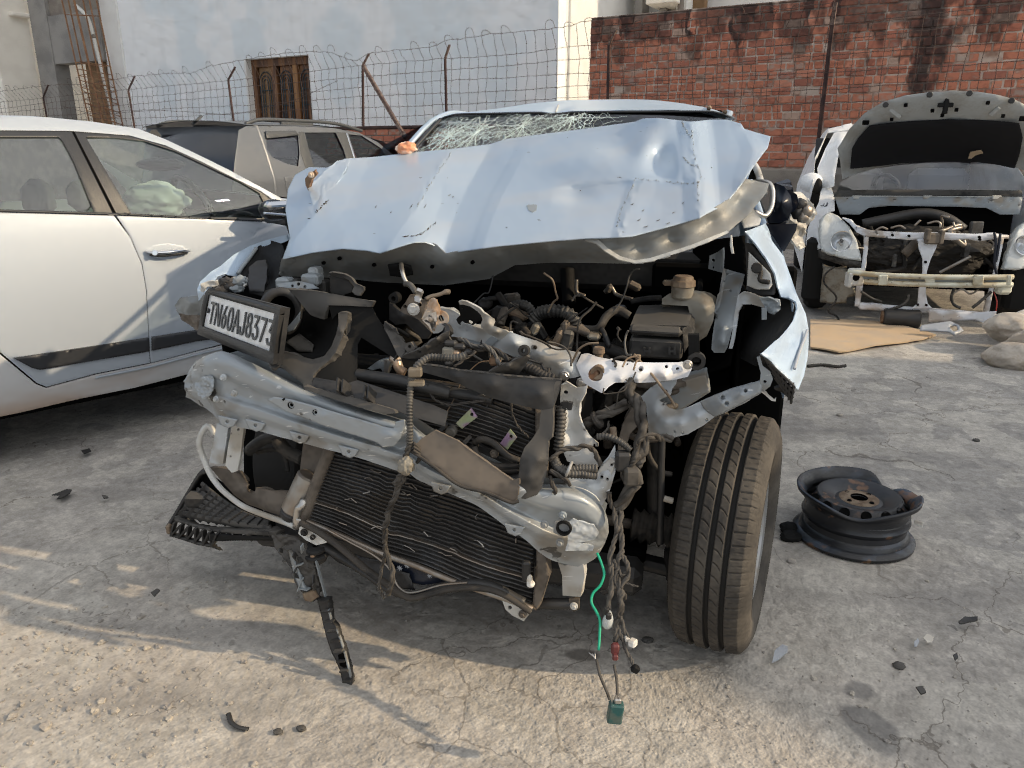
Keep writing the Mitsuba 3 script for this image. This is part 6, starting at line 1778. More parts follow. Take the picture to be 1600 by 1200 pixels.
    # lugs along the lower flange
    for key, x, y, s in (('A', 370, 985, .185), ('A', 525, 1005, .165), ('A', 768, 1072, .135), ('A', 1040, 1150, .108), ('E', 352, 212, .075), ('E', 647, 378, .085)):
        q = Z(key, [(x, y)])[0]
        w = 10
        s = s - .028
        o = [(q[0] - w * 1.6, q[1] - 10, s), (q[0] + w * 1.6, q[1] - 3, s), (q[0] + w, q[1] + 7, s), (q[0] + 2, q[1] + 10, s), (q[0] - w, q[1] + 5, s)]
        part(k, 'lug', sheet(o, CAR, .005, step=2, holes=((q[0], q[1], 2.6),)), 'm_beam', True)
    # box behind the face, so that it has depth from the side
    m = len(v)
    Bk = G[::6].copy()
    part(k, 'back_plate', shell(*grid_mesh(np.stack([Bk[:, 2] + CAR.a * .06, Bk[:, m // 2] + CAR.a * .075, Bk[:, m - 4] + CAR.a * .05], 1)), .003), 'm_greymetal', True)


beam()


# ---- condenser: flat tubes over a fin sheet, bowed
def radiator():
    k = key_for(WR + '__radiator')
    top = spline(np.array([(548, 585, .215), (640, 590, .19), (740, 605, .185), (838, 640, .18)]), n=60)
    bot = spline(np.array([(478, 810, .165), (530, 832, .15), (590, 858, .135), (650, 880, .125), (720, 908, .11), (790, 930, .105), (832, 945, .105)]), n=60)
    nt = 44
    x = np.linspace(0, 1, 60)

    def row(f, ds=0.0):
        wob = .010 * np.sin(x * 9 + f * 5) * f + .018 * np.exp(-((x - .42) / .10)**2) * np.exp(-((f - .82) / .16)**2) - .012 * np.exp(-((x - .25) / .08)**2) * np.exp(-((f - .7) / .2)**2)
        y = top[:, 1] + (bot[:, 1] - top[:, 1]) * f + 2.2 * np.sin(x * 14 + f * 3) * f**2
        for cx, cf, am in ((.30, .62, 3.5), (.42, .70, -4), (.36, .86, 4), (.55, .72, 3.5), (.22, .50, -3), (.65, .84, -3.5), (.48, .55, 3), (.15, .75, 3), (.8, .8, 2.5)):
            y = y + am * np.exp(-((x - cx) / .018)**2 - ((f - cf) / .05)**2)
        X = top[:, 0] + (bot[:, 0] - top[:, 0]) * f
        s = top[:, 2] + (bot[:, 2] - top[:, 2]) * f + wob + ds
        return CAR.at(X, y, s)
    fin = np.array([row(f, .007) for f in np.linspace(0, 1, 60)])
    V, F = grid_mesh(fin)
    scene[k] = mikit.ply(shell(V, face_camera(V, F), .012), 'm_fin', smooth=True)
    labels[k] = {'label': 'dark crumpled radiator with thin flat tubes'}
    g = np.random.default_rng(31)
    for i in range(nt):
        f = (i + .5) / nt
        a = row(f)
        a[:, 2] += g.normal(0, .0006, 60)
        b = row(f + .36 / nt)
        # a flat tube: front edge rounded
        G = np.stack([a + CAR.a * .012, a, (a + b) / 2 - CAR.a * .0022, b, b + CAR.a * .012], 1)
        V, F = grid_mesh(G)
        part(k, 'tube', (V, face_camera(V, F)), 'm_alu' if g.random() < .08 else 'm_engine_alu', True)
    # bent and scraped fin scars
    sc = []
    for _ in range(34):
        f, xx = g.uniform(.35, .98), g.uniform(.04, .95)
        r0 = row(f, -.004)
        j = int(xx * 59)
        L = int(g.integers(1, 4))
        p = r0[j:j + L + 1]
        if len(p) > 1:
            p = p + g.normal(0, .004, p.shape) * [1, .3, 1]
            sc.append(tube(p, g.uniform(.0007, .0018), 4, False))
    part(k, 'scrape', cat(*sc), 'm_alu', False, kind='stuff')
    # tanks at the ends and the lower edge
    part(k, 'side_tank', tube(spline(np.array([CAR.at(*q) for q in ((562, 590, .21), (515, 705, .19), (494, 760, .175), (476, 812, .16))]), n=20), .017, 10), 'm_brownmetal', True)
    part(k, 'side_tank', sheet([(836, 640, .17), (856, 640, .18), (858, 700, .165), (852, 860, .11), (858, 900, .10), (845, 945, .10), (838, 954, .10), (832, 948, .10), (838, 880, .105), (838, 760, .13)], CAR, .03, step=4), 'm_brownmetal', True)
    part(k, 'lower_rail', tube(spline(np.array([CAR.at(*q) for q in ((480, 815, .15), (530, 836, .14), (590, 862, .125), (650, 884, .115), (720, 912, .10), (790, 935, .095), (832, 951, .095))]), n=40), .008, 8), 'm_alu', True)
    # black lower hoses and torn rubber strip
    for r, mt, L in ((.010, 'm_rubber', ((470, 816, .12), (500, 832, .11), (540, 862, .10), (575, 892, .09), (608, 915, .085), (640, 934, .08), (665, 930, .08), (700, 921, .085), (740, 918, .085), (780, 925, .09), (830, 955, .09))),
                     (.013, 'm_plastic', ((500, 850, .14), (540, 874, .13), (580, 900, .12), (612, 922, .11), (645, 930, .10), (700, 914, .10), (760, 912, .10), (820, 940, .10))),
                     (.0035, 'm_alu', ((512, 828, .12), (545, 846, .115), (585, 868, .11), (610, 890, .10), (622, 916, .09), (640, 926, .085), (690, 914, .09), (730, 910, .09)))):
        part(k, 'lower_strip', tube(spline(np.array([CAR.at(*q) for q in L]), n=60), r, 8, flat=.8), mt, True)
    part(k, 'dust_flap', sheet([(498, 846, .15), (540, 862, .14), (600, 880, .13), (640, 896, .12), (648, 922, .11), (622, 918, .11), (580, 900, .12), (530, 880, .14), (505, 862, .15)], CAR, .004, step=4, nz=.012), 'm_plastic', True)
    part(k, 'navy_film', sheet([(608, 872, .14), (640, 880, .13), (690, 900, .12), (720, 908, .12), (700, 912, .12), (660, 914, .12), (625, 908, .13), (612, 892, .14)], CAR, .003, step=4, nz=.006), 'm_navy', True)
    for x, y in ((190, 530), (220, 520), (310, 560)):
        c = pt('E', x, y, .112)
        part(k, 'film_print', cat(*[bar(c - q * .007, c + q * .007, .0015, .0015) for q in (CAR.r, np.array([0, 0, 1.0]), (CAR.r + [0, 0, 1]) / 1.4, (CAR.r - [0, 0, 1]) / 1.4)]), 'm_shard')
    # clip
    part(k, 'drain_clip', cat(lumpy(pt('E', 712, 592, .085), (.010, .012, .008), .2, 2, 1, 2), lumpy(pt('E', 708, 575, .085), (.007, .008, .014), .2, 2, 2, 2)), 'm_whiteplastic')
    part(k, 'plug_block', box(pt('E', 695, 540, .09), (.02, .02, .05), .004), 'm_plastic')


radiator()
for i in range(7):                                     # tubes seen above the beam, right of the carrier
    pass
wp('corner_bracket', 'E', [(600, 662, .09), (640, 658, .09), (700, 690, .09), (716, 705, .09), (685, 742, .09), (640, 720, .09), (612, 695, .09)], 'm_ivory', .004, step=2, holes=((630, 688, 8),))
bolt('E', 680, 715, .085, .010, WR, 'm_brownmetal')
wp('end_plate', 'E', [(822, 508, .14), (850, 520, .135), (920, 500, .13), (928, 560, .13), (912, 645, .13), (840, 640, .14), (838, 560, .14)], 'm_ivory', .03, step=3)
wp('end_plate', 'E', [(735, 470, .13), (765, 475, .13), (790, 500, .14), (795, 545, .14), (765, 640, .13), (735, 700, .12), (722, 690, .12), (745, 560, .125)], 'm_capbrown', .03, step=3)
part(WR, 'lower_rod', tube(pts3('E', [(745, 672, .14), (800, 672, .14), (880, 672, .14)]), .014, 8), 'm_plastic', True)
wp('rod_lug', 'E', [(865, 655, .13), (905, 655, .13), (905, 695, .13), (885, 705, .13), (868, 690, .13)], 'm_brownmetal', .01, step=2)
bolt('E', 885, 682, .125, .010, WR, 'm_ivory')
part(WR, 'lower_crossmember', fbox(CAR, (-.62, .50), (.30, .40), (.17, .25), .02), 'm_plastic')

# ---- left lower corner: brackets, bar, rusty frame, wheel
wp('frame_foot', 'D', [(222, 105, .22), (266, 116, .21), (256, 190, .21), (246, 262, .21), (215, 262, .215), (192, 255, .22), (208, 180, .22)], 'm_bracket', .012, step=3, nz=.003)
wp('frame_foot', 'D', [(285, 108, .20), (328, 112, .20), (318, 200, .20), (302, 290, .20), (280, 296, .20), (256, 268, .205), (268, 180, .205)], 'm_ivory', .012, inner=[(290, 200, .19)], step=3, holes=((275, 233, 4), (305, 128, 5)), nz=.003)
wp('frame_rail', 'D', [(195, 275, .24), (250, 282, .23), (300, 295, .22), (325, 318, .22), (352, 350, .22), (430, 366, .21), (530, 372, .20), (528, 440, .19), (515, 475, .18), (440, 455, .19), (400, 440, .20), (340, 420, .205), (290, 385, .21), (240, 330, .225)], 'm_brownmetal', .02, inner=[(330, 370, .20), (430, 410, .19)], holes=((356, 360, 17),), step=3, nz=.003)
part(WR, 'lower_bar', tube(spline(pts3('D', [(215, 148, .24), (200, 122, .24), (183, 114, .235), (166, 135, .23), (153, 180, .225), (168, 235, .22), (195, 300, .21), (230, 350, .20), (275, 392, .19), (330, 430, .18), (430, 470, .165), (500, 495, .155), (532, 510, .15)]), n=60), .0078, 10), 'm_ivory', True)
part(WR, 'bar_hook', tube(spline(pts3('D', [(532, 510, .15), (545, 470, .15), (535, 500, .15), (540, 440, .15), (556, 425, .15), (565, 400, .16)]), n=20), .011, 8), 'm_steel', True)
part(WR, 'dryer', rod(pt('D', 588, 305, .20), pt('D', 520, 450, .18), .034, 20), 'm_alu')
part(WR, 'dryer_cap', rod(pt('D', 522, 445, .18), pt('D', 512, 470, .18), .032, 20), 'm_plastic')
wp('left_tank', 'D', [(560, 175, .24), (668, 190, .22), (655, 250, .22), (640, 300, .21), (590, 308, .22), (545, 298, .23)], 'm_brownmetal', .05, step=4)
wp('mount_tag', 'D', [(545, 510, .13), (560, 505, .13), (600, 515, .125), (658, 545, .12), (650, 570, .12), (610, 580, .12), (570, 560, .125), (540, 535, .13)], 'm_whiteplastic', .006, step=2)
bolt('D', 562, 530, .12, .010, WR, 'm_rubber')
part(WR, 'tag_ring', lathe([(.004, .004), (.007, .004), (.007, -.002), (.004, -.002)], 14, -CAR.a, pt('D', 597, 548, .118), closed=True), 'm_rubber')
for z_, r_ in ((0, .028), (-.016, .034), (-.03, .026)):
    part(WR, 'rubber_mount', lathe([(.008, .007), (r_ - .004, .007), (r_, .003), (r_, -.003), (r_ - .004, -.007), (.008, -.007)], 22, (0, -.2, 1), pt('D', 610, 602, .13) + np.array([0, 0, z_ + .01]), closed=True), 'm_rubber')
part(WR, 'mount_bolt', rod(pt('D', 598, 615, .11), pt('D', 596, 635, .11), .007), 'm_gold')
for key, L, r, mt in (('D', [(345, 215, .3), (370, 190, .3), (410, 165, .3), (460, 150, .29), (500, 140, .28)], .016, 'm_plastic'), ('D', [(455, 160, .28), (470, 185, .28), (500, 215, .28), (540, 235, .27), (560, 245, .26)], .018, 'm_rubber'), ('D', [(380, 215, .32), (440, 205, .31), (490, 215, .3), (560, 250, .28)], .008, 'm_rubber'), ('D', [(485, 230, .28), (495, 260, .28), (500, 290, .28)], .006, 'm_rubber')):
    part(WR, 'low_hose', tube(spline(pts3(key, L), n=20), r, 9), mt, True)


def tyre(center, n, par, detailed=True, steer_mat='m_tyre', name='front_wheel'):
    """Road tyre 175/65 R14 with circumferential grooves and curved sipes, n = outward axle direction."""
    R, w, rr = .314, .188, .182
    n = np.asarray(n, float)
    n = n / np.linalg.norm(n)
    up = np.array([0, 0, 1.0])
    f = np.cross(up, n)
    f /= np.linalg.norm(f)
    hw = w / 2
    prof = [(rr, -.070), (rr + .012, -.082), (.227, -hw - .004), (.266, -hw - .006), (.290, -hw + .003), (.304, -hw + .014)]
    xs = np.linspace(-hw + .018, hw - .018, 110)
    crown = R - .006 * (np.abs(xs) / (hw - .018))**2.6
    pr = prof + [(a, b) for a, b in zip(crown, xs)] + [(a, -b) for a, b in prof[::-1]]
    pr = np.array(pr)
    nth = 1000 if detailed else 96
    th = np.arange(nth) * 2 * math.pi / nth
    A, X = np.meshgrid(th, pr[:, 1], indexing='ij')
    Rr = np.repeat(pr[None, :, 0], nth, 0)
    if detailed:
        e = X / hw

        def gro(x0, wd):
            return np.clip(1.3 - np.abs(e - x0) / wd, 0, 1)
        cut = np.zeros_like(A)
        for x0, wd in ((-.40, .065), (.02, .060), (.40, .065)):
            cut = np.maximum(cut, np.minimum(gro(x0, wd) * 1.6, 1) * .013)
        N1 = 62
        ph = A / (2 * math.pi) * N1

        def sipe(phase, wd, mask, depth):
            d = np.abs((phase % 1) - .5)
            return np.clip(1.4 - (0.5 - d) / wd, 0, 1) * mask * depth
        # shoulders: straight lateral cuts in pairs
        for sg in (-1, 1):
            es = e * sg
            m = ((es > .50) & (es < 1.05)).astype(float)
            cut = np.maximum(cut, sipe(ph + .08 * es * 3 + (.3 if sg > 0 else 0), .05, m, .0045))
            m2 = ((es > .56) & (es < .95)).astype(float)
            cut = np.maximum(cut, sipe(ph + .5 + .08 * es * 3 + (.3 if sg > 0 else 0), .03, m2, .0022))
        # inner ribs: half-moon sipes
        for x0, x1, k in ((-.34, -.03, 1), (.07, .34, 1)):
            q = (e - x0) / (x1 - x0)
            m = ((q > -.05) & (q < .82)).astype(float)
            cut = np.maximum(cut, sipe(ph * 1.0 - .62 * np.clip(q, 0, 1)**2 * 1.2, .045, m, .0045))
        inner = (np.abs(e) < 1.06) & (Rr > .29)
        Rr = Rr - cut * inner
        Rr = Rr + (meshkit.noise(np.stack([np.cos(A) * 30, np.sin(A) * 30, X * 90], -1), 3) - .5) * .0016 * (Rr > .2)
    # flattened where it stands
    ez, ef = np.sin(A) * Rr, np.cos(A) * Rr
    floor = -center[2] + .004
    ez = np.where(ez < floor, floor + (ez - floor) * .1, ez)
    P = np.asarray(center) + ef[..., None] * f + ez[..., None] * up + X[..., None] * n
    m_ = len(pr)
    i, j = np.meshgrid(np.arange(nth), np.arange(m_ - 1), indexing='ij')
    a, b, c, d = i * m_ + j, i * m_ + j + 1, ((i + 1) % nth) * m_ + j + 1, ((i + 1) % nth) * m_ + j
    F = np.vstack([np.stack([a, b, c], -1).reshape(-1, 3), np.stack([a, c, d], -1).reshape(-1, 3)])
    k = key_for(f'{par}__{name}')
    if detailed:
        deep = (cut * inner).reshape(-1)
        gf = deep[F].max(1) > .0062
        Fg, F = F[gf], F[~gf]
    scene[k] = mikit.ply((P.reshape(-1, 3), F), steer_mat, smooth=40 if not detailed else 45)
    if detailed:
        labels[k] = {'label': 'dusty front tyre with three grooves, turned outwards'}
    C = np.asarray(center)
    if detailed:
        part(k, 'tread_groove', (P.reshape(-1, 3), Fg), 'm_tyre_dark', False)
    part(k, 'rim', lathe([(1e-4, .020), (.03, .024), (.05, .036), (.075, .030), (.10, .012), (.125, .018), (.140, .030), (.150, .020), (.156, .060), (.168, .066), (.172, .074), (.184, .078), (.188, .072), (.184, .058), (.172, .04), (.168, -.06), (.184, -.075)], 60, n, C), 'm_rimgrey', 30)
    if detailed:
        for q in range(4):
            a = q * math.pi / 2 + .4
            c = C + .052 * (math.cos(a) * f + math.sin(a) * up)
            part(k, 'wheel_nut', lathe([(1e-4, .05), (.007, .05), (.010, .045), (.010, .02)], 6, n, c), 'm_brownmetal', 25)
        for q in range(8):
            a = q * math.pi / 4 + .1
            c = C + .122 * (math.cos(a) * f + math.sin(a) * up)
            part(k, 'vent', lathe([(1e-4, .018), (.014, .0185), (.017, .021), (.017, .012)], 14, n, c), 'm_black', 30)
        a0 = -.55
        for t_, mt, ln_ in ((-.42, 'm_steel', .2), (-.75, 'm_reservoir', .16)):
            aa = np.linspace(t_ - ln_, t_ + ln_, 10)
            part(k, 'balance_weight', tube(C + n * .066 + .174 * (np.cos(aa)[:, None] * f * 1 + np.sin(aa)[:, None] * up), .006, 6), mt, True)
    return k


WN = np.array([math.cos(math.radians(24.5)), -math.sin(math.radians(24.5)), .02])
WCEN = CAR.w(.712, .48, .309)
tyre(WCEN, WN, WR)
tyre(CAR.w(-.62, .80, .303), -np.array([math.cos(math.radians(20)), -math.sin(math.radians(20)), 0]), WR, False, 'm_tyre_dark')

# suspension seen through the right arch
part(WR, 'strut', tube(np.array([CAR.w(.52, .50, .30), CAR.w(.50, .52, .62)]), .025, 12), 'm_plastic', True)
th = np.linspace(0, 2 * math.pi * 4.2, 120)
part(WR, 'coil_spring', tube(np.stack([CAR.w(.50 + .065 * math.cos(q), .48 + .065 * math.sin(q), .54 + .17 * q / th[-1]) for q in th]), .009, 8), 'm_brownmetal', True)
part(WR, 'spring_seat', lathe([(1e-4, .012), (.05, .012), (.085, .004), (.088, -.008), (1e-4, -.01)], 28, (0, 0, 1), CAR.w(.50, .48, .72)), 'm_brownmetal')
part(WR, 'tie_rod', tube(pts3('K', [(580, 290, .30), (575, 560, .30), (572, 830, .30)]), .009, 8), 'm_plastic', True)
part(WR, 'lower_arm', bar(CAR.w(.20, .52, .20), CAR.w(.64, .46, .17), .06, .035, bev=.012), 'm_plastic')
part(WR, 'drive_shaft', tube(np.array([CAR.w(.15, .50, .30), CAR.w(.64, .46, .29)]), .014, 10), 'm_brownmetal', True)
part(WR, 'shaft_boot', hose(np.array([CAR.w(.46, .475, .293), CAR.w(.60, .462, .291)]), .042, .024, 16, .16), 'm_rubber', True)
part(WR, 'hub', rod(CAR.w(.60, .46, .30), CAR.w(.68, .45, .30), .07), 'm_brownmetal')
part(WR, 'knuckle', lumpy(CAR.w(.60, .46, .20), (.05, .05, .09), .3, 2, 3, 3), 'm_plastic')
part(WR, 'brake_hose', tube(spline(pts3('K', [(505, 300, .33), (510, 360, .33), (540, 420, .33), (580, 460, .33), (630, 470, .34)]), n=20), .007, 7), 'm_rubber', True)
part(WR, 'stub', rod(pt('K', 590, 595, .30), pt('K', 640, 610, .30), .008), 'm_ivory')

# ---- right side member, stay and crash rail
wp('side_member', 'B', [(978, 640, .20), (1005, 620, .20), (1060, 655, .20), (1100, 650, .195), (1122, 640, .195), (1110, 690, .19), (1080, 740, .19), (1075, 800, .19), (1095, 870, .185), (1150, 935, .18), (1180, 962, .175), (1180, 980, .175), (1150, 975, .175), (1140, 995, .175), (1165, 1040, .165), (1185, 1090, .155), (1170, 1095, .155), (1060, 1080, .16), (1010, 1060, .16), (985, 1000, .165), (985, 850, .18), (970, 720, .195)], 'm_ivory', .006,
   inner=[(1060, 760, .215), (1040, 900, .205), (1085, 780, .18), (1110, 930, .172), (1010, 760, .20)], holes=((1003, 682, 12), (1160, 972, 7)), step=2.6, nz=.003)
part(WR, 'member_hose', hose(pts3('B', [(975, 755, .165), (980, 820, .16), (972, 900, .155), (960, 1000, .15)]), .011, .009, 12, .18), 'm_conduit', True)
part(WR, 'tree_clip', cat(bar(pt('B', 975, 745, .16), pt('B', 1030, 748, .16), .008, .008), bar(pt('B', 1030, 735, .16), pt('B', 1022, 775, .16), .012, .01), bar(pt('B', 1000, 730, .16), pt('B', 1000, 765, .16), .01, .012)), 'm_plastic')
wp('wing_bracket', 'K', [(335, 318, .16), (342, 400, .155), (338, 460, .15), (318, 530, .145), (300, 580, .14), (270, 632, .135), (240, 620, .135), (150, 560, .13), (80, 520, .13), (85, 490, .13), (180, 490, .14), (228, 498, .15), (240, 470, .15), (265, 420, .155), (300, 380, .16)], 'm_bracket', .006, inner=[(280, 480, .14), (200, 530, .125), (290, 560, .135)], holes=((267, 485, 10), (317, 422, 8), (297, 496, 8)), step=2.6)
part(WR, 'bracket_rib', sheet(Z('K', [(228, 490, .148), (262, 430, .15), (310, 385, .152), (335, 390, .15), (338, 410, .15), (330, 450, .148), (305, 505, .146), (262, 508, .146)]), CAR, .008, step=2, holes=tuple((Z('K', [(x, y)])[0] + (r / 3.333,)) for x, y, r in ((267, 485, 9), (318, 422, 7), (297, 496, 7), (299, 453, 7)))), 'm_ivory', True)
crash = wp('wing_rail', 'C', [(540, 835, .36), (515, 885, .355), (508, 915, .35), (470, 930, .345), (445, 945, .345), (470, 960, .345), (500, 985, .34), (545, 998, .335), (600, 980, .325), (665, 950, .315), (830, 880, .275), (985, 838, .22), (1000, 870, .215), (992, 905, .215), (900, 960, .235), (800, 1010, .26), (740, 1035, .275), (680, 1080, .29), (600, 1125, .305), (500, 1150, .32), (420, 1140, .33), (388, 1115, .335), (384, 1050, .345), (375, 990, .355), (335, 935, .365), (400, 875, .37), (440, 850, .37)], 'm_bracket', .012,
           inner=[(420, 1000, .33), (480, 1060, .305), (560, 1070, .29), (650, 1030, .275), (740, 980, .26), (450, 900, .355)], holes=((480, 898, 11), (700, 1049, 9), (530, 1112, 7), (571, 1118, 7), (468, 966, 6)), step=2.8, nz=.002)
part(crash, 'doubler', sheet(Z('C', [(664, 950, .29), (740, 915, .275), (830, 880, .258), (905, 862, .235), (985, 840, .205), (995, 870, .20), (988, 905, .20), (900, 955, .22), (800, 1008, .245), (742, 1033, .26), (700, 1005, .28), (680, 985, .285)]), CAR, .008, step=2.4, inner=Z('C', [(780, 960, .235), (880, 910, .215)]),
                             holes=tuple((Z('C', [(x, y)])[0] + (r / 3.4275,)) for x, y, r in ((785, 930, 11), (807, 962, 11), (908, 893, 9)))), 'm_beam', True)
# chassis leg behind the rail
part(WR, 'chassis_leg', sheet(Z('C', [(385, 960, .44), (520, 850, .44), (700, 800, .44), (720, 900, .44), (560, 1000, .44), (400, 1130, .44)]), CAR, .06, step=4), 'm_greymetal', True)
wp('rusty_duct', 'K', [(425, 120, .34), (470, 60, .36), (500, 120, .36), (470, 200, .34), (415, 260, .32), (400, 310, .32), (375, 400, .30), (350, 420, .30), (352, 300, .31), (380, 200, .33)], 'm_brownmetal', .02, step=3, nz=.005)

# ---- engine bay
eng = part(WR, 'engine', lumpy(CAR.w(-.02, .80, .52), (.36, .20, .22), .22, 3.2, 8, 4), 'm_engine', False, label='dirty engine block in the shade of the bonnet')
part(eng, 'inlet', hose(pts3('B', [(820, 285, .52), (860, 245, .52), (930, 232, .51), (1000, 240, .51), (1040, 270, .51), (1055, 310, .51)]), .017, .010, 12, .14), 'm_conduit', True)
part(eng, 'dip_tube', tube(pts3('B', [(630, 140, .60), (700, 250, .56), (795, 360, .46)]), .010, 10), 'm_rubber', True)
part(eng, 'brown_hose', hose(pts3('B', [(700, 210, .58), (745, 195, .57), (790, 205, .56), (815, 235, .56)]), .012, .008, 12, .14), 'm_conduit', True)
for i, (x, y, s, w, h, mt) in enumerate(((640, 245, .55, .06, .05, 'm_engine_alu'), (740, 250, .55, .08, .03, 'm_capbrown'), (700, 165, .62, .07, .04, 'm_brownmetal'), (835, 330, .5, .03, .05, 'm_reservoir'), (1000, 330, .48, .03, .06, 'm_brownmetal'), (1010, 400, .46, .045, .09, 'm_conduit'), (1100, 340, .48, .06, .03, 'm_brownmetal'), (1160, 370, .46, .05, .025, 'm_reservoir'), (960, 390, .46, .03, .08, 'm_capbrown'),
                                                 (560, 190, .6, .05, .04, 'm_engine_alu'), (1380, 95, .85, .06, .03, 'm_brownmetal'), (1240, 110, .82, .025, .04, 'm_brownmetal'), (1300, 230, .60, .05, .04, 'm_plastic'), (760, 330, .5, .05, .04, 'm_engine'))):
    a = random.uniform(-.5, .5)
    R_ = np.stack([CAR.r * math.cos(a) + np.array([0, 0, 1.0]) * math.sin(a), CAR.a, np.array([0, 0, 1.0]) * math.cos(a) - CAR.r * math.sin(a)]).T
    part(eng, 'fitting', box(pt('B', x, y, s), (w * .7, .04, h * .7), .007, R_), mt)
for L, r, mt in (([(1060, 60, .85), (1065, 130, .85), (1110, 150, .85)], .006, 'm_alu'), ([(1215, 130, .82), (1250, 100, .82), (1280, 140, .82), (1370, 170, .8)], .006, 'm_alu'), ([(1010, 0, .9), (1015, 100, .88), (1020, 190, .85)], .022, 'm_plastic_dark'), ([(1090, 330, .5), (1180, 330, .48), (1230, 260, .5), (1290, 225, .52), (1355, 260, .52)], .011, 'm_tape'), ([(1200, 330, .47), (1220, 370, .45), (1240, 425, .44), (1215, 380, .45)], .007, 'm_plastic'),
                 ([(1150, 430, .46), (1250, 445, .46), (1340, 480, .46)], .015, 'm_rubber'), ([(640, 310, .5), (665, 230, .52), (640, 290, .5)], .012, 'm_brownmetal'), ([(560, 170, .6), (620, 160, .6), (680, 160, .6)], .007, 'm_engine_alu'), ([(1360, 180, .62), (1450, 165, .62), (1525, 160, .6)], .008, 'm_rubber'), ([(960, 360, .47), (985, 330, .47), (1035, 330, .47), (1100, 350, .46), (1190, 380, .45)], .008, 'm_brownmetal')):
    part(eng, 'pipe', tube(spline(pts3('B', L), n=24), r, 9), mt, True)
g_ = np.random.default_rng(77)
for i in range(70):
    u, d, z = g_.uniform(-.5, .45), g_.uniform(.50, .8), g_.uniform(.40, .78)
    if i % 3:
        q = [CAR.w(u, d, z)]
        for _ in range(3):
            q.append(q[-1] + g_.normal(0, .06, 3) * [1, .5, .6])
        part(eng, 'hose', tube(spline(q, n=14), g_.uniform(.004, .013), 7), ['m_rubber', 'm_conduit', 'm_tape', 'm_engine'][i % 4], True)
    else:
        a = g_.uniform(-.6, .6)
        R_ = np.stack([CAR.r * math.cos(a) + np.array([0, 0, 1.0]) * math.sin(a), CAR.a, np.array([0, 0, 1.0]) * math.cos(a) - CAR.r * math.sin(a)]).T
        part(eng, 'casting', box(CAR.w(u, d + .04, z), g_.uniform(.02, .08, 3), .006, R_), ['m_engine', 'm_engine_alu', 'm_plastic', 'm_brownmetal'][i % 4])
g_ = np.random.default_rng(5)
for i in range(34):
    x, y, s0 = g_.uniform(640, 1010), g_.uniform(520, 610), g_.uniform(.20, .34)
    if i < 9:
        x, y, s0 = g_.uniform(740, 960), g_.uniform(470, 540), g_.uniform(.40, .5)
    q = [CAR.at(x, y, s0)]
    v = g_.normal(0, .022, 3)
    for _ in range(5):
        v = v * .75 + g_.normal(0, .013, 3) + np.array([0, 0, -.003])
        q.append(q[-1] + v * [1, .5, .8])
    part(eng if i < 9 else WR, 'thin_wire', tube(spline(q, n=20), g_.uniform(.0014, .0032), 6), ['m_rubber', 'm_tape', 'm_conduit', 'm_plastic', 'm_capbrown'][i % 5], True)
# bits glimpsed through the grille opening
wp('bright_fitting', 'J', [(0, 900, .24), (50, 890, .235), (80, 910, .235), (60, 960, .235), (40, 1050, .235), (0, 1060, .24)], 'm_steel', .01, step=2, nz=.006)
part(eng, 'copper_hose', tube(spline(pts3('J', [(95, 860, .23), (140, 890, .225), (160, 960, .22), (190, 1010, .22), (240, 1040, .22)]), n=14), .012, 8), 'm_gold', True)
wp('bright_fitting', 'A', [(1145, 690, .26), (1200, 650, .25), (1255, 640, .25), (1275, 660, .25), (1255, 720, .25), (1230, 715, .25), (1215, 690, .25), (1170, 700, .255)], 'm_greymetal', .02, step=2, nz=.008)
part(WR, 'cross_tube', tube(pts3('A', [(1090, 725, .18), (1300, 755, .17), (1500, 800, .16), (1600, 825, .16)]), .015, 10), 'm_plastic', True)
part(WR, 'cross_tube', tube(pts3('B', [(0, 615, .19), (150, 650, .18), (400, 685, .17), (600, 720, .165)]), .013, 10), 'm_plastic', True)
part(WR, 'cross_strip', tube(pts3('B', [(0, 630, .18), (140, 655, .17), (300, 675, .165), (560, 700, .16)]), .003, 6), 'm_ivory', True)

# ---- wiring
def wire(key, L, r, mt='m_tape', corr=False, nm='harness', tape=True, par=WR, seed=1):
    p = pts3(key, L)
    r = r * .76
    m = hose(p, r, max(.007, r * .75), 10, .16) if corr else (taped(p, r, 8, max(.004, r * .6), .16, seed) if tape else tube(spline(p, step=.006), r, 8))
    return part(par, nm, m, mt, True)


wire('J', [(940, 825, .10), (880, 850, .095), (760, 868, .09), (620, 862, .085), (520, 862, .08), (440, 900, .07), (370, 970, .06), (335, 1050, .055), (312, 1164, .05)], .0105, 'm_conduit', True, 'conduit')
wire('B', [(150, 590, .055), (143, 700, .045), (140, 800, .03), (143, 900, .02), (140, 960, .02)], .0095, 'm_conduit', True, 'conduit')
wire('B', [(140, 950, .02), (125, 1040, .02), (112, 1090, .02), (90, 1140, .02), (62, 1190, .02)], .0095, 'm_tape', seed=3)
part(WR, 'tape_knot', lumpy(pt('B', 120, 1085, .015), (.018, .014, .022), .35, 3, 2, 3), 'm_reservoir')
wire('E', [(222, 110, .02), (195, 190, .02), (160, 270, .025), (140, 330, .03), (130, 400, .035), (136, 460, .04), (150, 500, .04), (162, 550, .04), (158, 590, .04), (142, 640, .045)], .0095, 'm_tape', seed=5)
wire('E', [(135, 470, .045), (120, 520, .05), (112, 570, .05), (110, 610, .05), (125, 650, .05)], .006, 'm_tape', seed=6)
part(WR, 'conduit_clip', cat(box(pt('B', 180, 630, .05), (.035, .02, .012), .003), box(pt('B', 172, 570, .05), (.03, .02, .02), .003)), 'm_reservoir')
